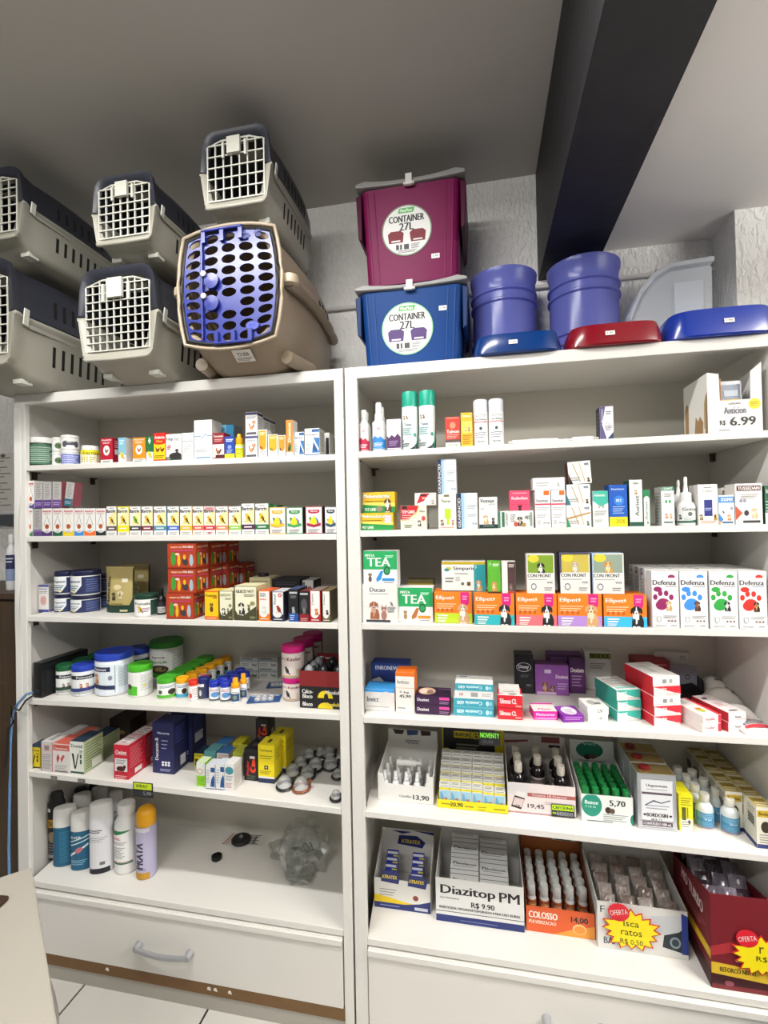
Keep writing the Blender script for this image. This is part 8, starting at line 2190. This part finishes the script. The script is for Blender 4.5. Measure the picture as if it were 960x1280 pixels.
for j in range(5):
    for i in range(4):
        x_ = T['X'] - T['w'] * .345 + T['w'] * .23 * i + .003 * ((i + j) % 2)
        y_ = T['Yf'] + .022 + .034 * j
        z_ = T['z0'] + T['hf'] * .62 + .003 + .006 * j
        s_ = pillow('bait_sachet', (x_, y_, z_), .038, .046, .012, POU[(i * 2 + j) % 3], 20 + n, -.62 - .1 * ((i + 2 * j) % 3), .12 * ((i + j) % 3 - 1))
        tag(s_, 'clear bait sachet in the rat bait tray, %s row, %s from the left' % (ROWN[j], COLN[i]), 'sachet', 'bait sachets in the white tray')
        n += 1
q = PY(789, 1163, T['Yf'] - .006)
star((q.x, q.y, q.z), 0, 'yellow starburst offer tag reading Isca ratos', (('Isca', .34, .15), ('ratos', .46, .13), ('R$ 0,50', .50, .14)), .118)

# dark red box
T = tray('R6', 888, 962, 1218, 1121, 'dark red display box of dark sachets at the right edge', '#6e1620', '#3a0e14', .25, .19, .175, [('r', 0, .05, 1, .16, '#3a0c14'), ('poly', [(0, .16), (1, .12), (1, .24), (0, .28)], '#d2b02a'), ('t', 'REFORCO NUTRI', .45, .21, .6, .05, '#4a3410'), ('poly', [(0, .34), (.6, .44), (.8, .55), (.4, .52), (0, .44)], '#a02a30'), ('t', 'M', .62, .42, .22, .14, '#d8c8c4'), ('r', .42, .31, .8, .325, '#c9b0b0'), ('e', .3, .07, .08, .03, '#8a4a58', 14)], Yf=1.415, sops=[('t', 'MO TURBO', .55, .70, .56, .13, '#d8c8c8'), ('poly', [(0, .22), (1, .30), (1, .40), (0, .32)], '#d2b02a'), ('r', 0, 0, 1, .18, '#3a0c14'), ('r', .2, .56, .9, .57, '#a86a6a'), ('ln', .3, .8, .52, 2, .04, '#a86a6a', .4)])
m = MB(); m.box(-T['w'] / 2 + .004, T['w'] / 2 - .004, -T['d'] / 2 + .004, T['d'] / 2 - .004, T['hf'] * .66, T['hf'] * .67, '#2a0c10'); m.obj('inner_shelf', T['o'])
DS = [mat('#6a6270', rough=.18, var=.4, bscale=45), mat('#3c2c38', rough=.18, var=.4, bscale=45), mat('#857d8a', rough=.16, var=.35, bscale=40)]
n = 0
for j in range(5):
    for i in range(3):
        x_ = T['X'] - T['w'] * .29 + T['w'] * .29 * i
        y_ = T['Yf'] + .026 + .042 * j
        z_ = T['z0'] + T['hf'] * .67 + .003 + .008 * j
        s_ = pillow('feed_sachet', (x_, y_, z_), .043, .066, .016, DS[(i * 2 + j) % 3], 60 + n, -.50 - .1 * ((i + j) % 3), .10 * ((i + 2 * j) % 3 - 1))
        tag(s_, 'dark crinkled sachet in the dark red box, %s row, %s from the left' % (ROWN[j], COLN[i]), 'sachet', 'dark sachets in the red box')
        n += 1
q = PY(952, 1196, T['Yf'] - .006)
star((q.x, q.y, q.z), 0, 'yellow starburst offer tag at the right frame edge', (('r', .1, .16), ('R$', .24, .14)), .105)

# ================================================================== desk corner, wall notices and things left of the unit
dz = .72
c0, c1, c2 = PZ(40, 1083, dz), PZ(72, 1280, dz), PZ(0, 1096, dz)
dirx = (c1 - c0).normalized()
perp = Vector((dirx.y, -dirx.x, 0))
if perp.x > 0:
    perp = -perp
A = c0
Bp = c0 + (c1 - c0).normalized() * .62
Cc = Bp + perp * .55
Dd = c0 + ((c2 - c0).normalized()) * .55
m = MB()
dm = mat('#a49e93', rough=.55, bump=.12, bscale=120)
poly = [(A.x, A.y), (Bp.x, Bp.y), (Cc.x, Cc.y), (Dd.x, Dd.y)]
cx_, cy_ = sum(p[0] for p in poly) / 4, sum(p[1] for p in poly) / 4
o = thing('desk', 'pale desk with a corner pointing at the shelves, lower left', 'desk', (cx_, cy_, 0))
m.prism([(x - cx_, y - cy_) for x, y in poly], dz - .025, dz, dm, axis='z'); m.obj('desk_top', o, bevel=.004, bseg=2)
for (x, y) in poly:
    lx, ly = cx_ + (x - cx_) * .80 - cx_, cy_ + (y - cy_) * .80 - cy_
    m = MB(); m.box(lx - .02, lx + .02, ly - .02, ly + .02, 0, dz - .0252, dm); m.obj('leg', o, bevel=.002)
q = PZ(-22, 1150, dz)
m = MB(); m.prism([(q.x - .06, q.y - .075), (q.x + .012, q.y - .050), (q.x + .018, q.y - .030), (q.x + .004, q.y + .055), (q.x - .06, q.y + .05)], dz + .0006, dz + .010, mat('#3a2418', rough=.5), axis='z')
tag(m.obj('leather_pad', bevel=.003, bseg=2), 'dark brown pad lying on the pale desk', 'pad')
cab = [PZ(63, 1216, .02), ]
m = MB(); m.tube([PY(60, 1214, 1.33), PY(66, 1232, 1.30), PY(71, 1258, 1.26), PY(68, 1285, 1.22), PY(64, 1315, 1.18)], .006, mat('#8a8780', rough=.5), segs=8)
ob_ = m.obj('cable', smooth=.8)
zmin = min(v.co.z for v in ob_.data.vertices)
tag(ob_, 'grey cable on the floor below the desk corner', 'cable')
for v in ob_.data.vertices:
    v.co.z = max(.0005, v.co.z - zmin + .0005) if zmin > 0 else max(.0005, v.co.z)

YW = WALL - .003
def wall_paper(x0, y0, x1, y1, label, ops, c='#dcd9d2'):
    a_, b2 = PY(x0, y1, YW), PY(x1, y0, YW)
    m = MB(); m.box(0, b2.x - a_.x, -.0006, .0006, 0, b2.z - a_.z, c)
    o = tag(m.obj('wall_notice', None, (a_.x, YW + .0012, a_.z)), label, 'notice')
    p = Print(b2.x - a_.x, b2.z - a_.z); p.run(ops); p.build('front_print', o, lambda u, v, of: (u, -.0006 - of, v))


wall_paper(-60, 566, 17, 640, 'printed paper notice on the wall left of the unit', [('ln', .05, .95, .93, 16, .055, '#8f8c86', .35), ('e', .83, .96, .04, .03, '#6a6862', 10)])
wall_paper(-60, 641, 17, 662, 'grey picture sheet below the notice', [('poly', [(.6, .2), (.78, .9), (1, .9), (1, .1)], '#55585c'), ('ln', .1, .9, .2, 2, .08, '#8a8a88', .5)], '#c9c8c4')
# dark wooden cupboard with packs on it
xw0, xw1 = -2.35, -1.612
zt_ = PY(6, 741, 1.45).z
o = thing('wooden_cupboard', 'dark brown wooden cupboard left of the shelving unit', 'cupboard', ((xw0 + xw1) / 2, 1.60, 0))
wd_ = bpy.data.materials.new('dark_wood'); wd_.use_nodes = True
nt = wd_.node_tree; tc = nt.nodes.new('ShaderNodeTexCoord'); mp = nt.nodes.new('ShaderNodeMapping'); mp.inputs['Scale'].default_value = (30, 30, 1.5)
no = nt.nodes.new('ShaderNodeTexNoise'); no.inputs['Scale'].default_value = 2; no.inputs['Detail'].default_value = 6
rp = nt.nodes.new('ShaderNodeValToRGB'); rp.color_ramp.elements[0].color = lin('#2a1f16'); rp.color_ramp.elements[1].color = lin('#57442f')
nt.links.new(tc.outputs['Object'], mp.inputs[0]); nt.links.new(mp.outputs[0], no.inputs['Vector']); nt.links.new(no.outputs['Fac'], rp.inputs[0]); nt.links.new(rp.outputs[0], nt.nodes['Principled BSDF'].inputs['Base Color'])
hw = (xw1 - xw0) / 2
m = MB(); m.box(-hw, hw, -.15, .17, 0, zt_ - .02, wd_); m.obj('carcass', o, bevel=.002)
m = MB(); m.box(-hw - .004, hw + .012, -.165, .175, zt_ - .02, zt_, wd_); m.obj('cupboard_top', o, bevel=.003)
for s in (-1, 1):
    m = MB(); m.box(min(s * .006, s * (hw - .008)), max(s * .006, s * (hw - .008)), -.166, -.1505, .06, zt_ - .03, wd_); dd_ = m.obj('door', o, bevel=.002)
    m = MB(); m.lathe([(.002, 0), (.011, .004), (.012, .014), (.004, .018)], mat('#8a8a88', rough=.3, metal=.7), 14); k_ = m.obj('knob', dd_, (s * .04, -.166, zt_ * .6), smooth=.7); k_.rotation_euler[0] = PI / 2
Yp = 1.50
a_, b2 = PY(5.5, 700, Yp), PY(13.2, 700, Yp)
r_ = (b2.x - a_.x) / 2 * 1.25
zb_ = zt_ + .0006
vessel(b2.x - r_ * .9, Yp + r_, zb_, r_, PY(8, 668, Yp).z - zb_, 'white and navy bottle on the dark cupboard', BOT('#e2e1de', '#dcdbdc', .70, .45), 'shampoo_bottle', 'bottle', (2.8, .1, .66, [('r', 0, .5, 1, .95, '#2a2e54'), ('r', 0, .12, 1, .5, '#8a9ab8'), ('ln', .2, .8, .85, 2, .1, '#c9cede', .4)], 1.01, .3))
carton(-1.775, 1.60, zb_, .10, .115, .06, 'bright pink pack behind the bottle on the cupboard', '#c2246e', [('poly', [(0, .5), (1, .7), (1, 1), (0, 1)], '#d8b87a'), ('e', .4, .75, .2, .15, '#8a5a3a')], name='treat_pack', cat='pack')
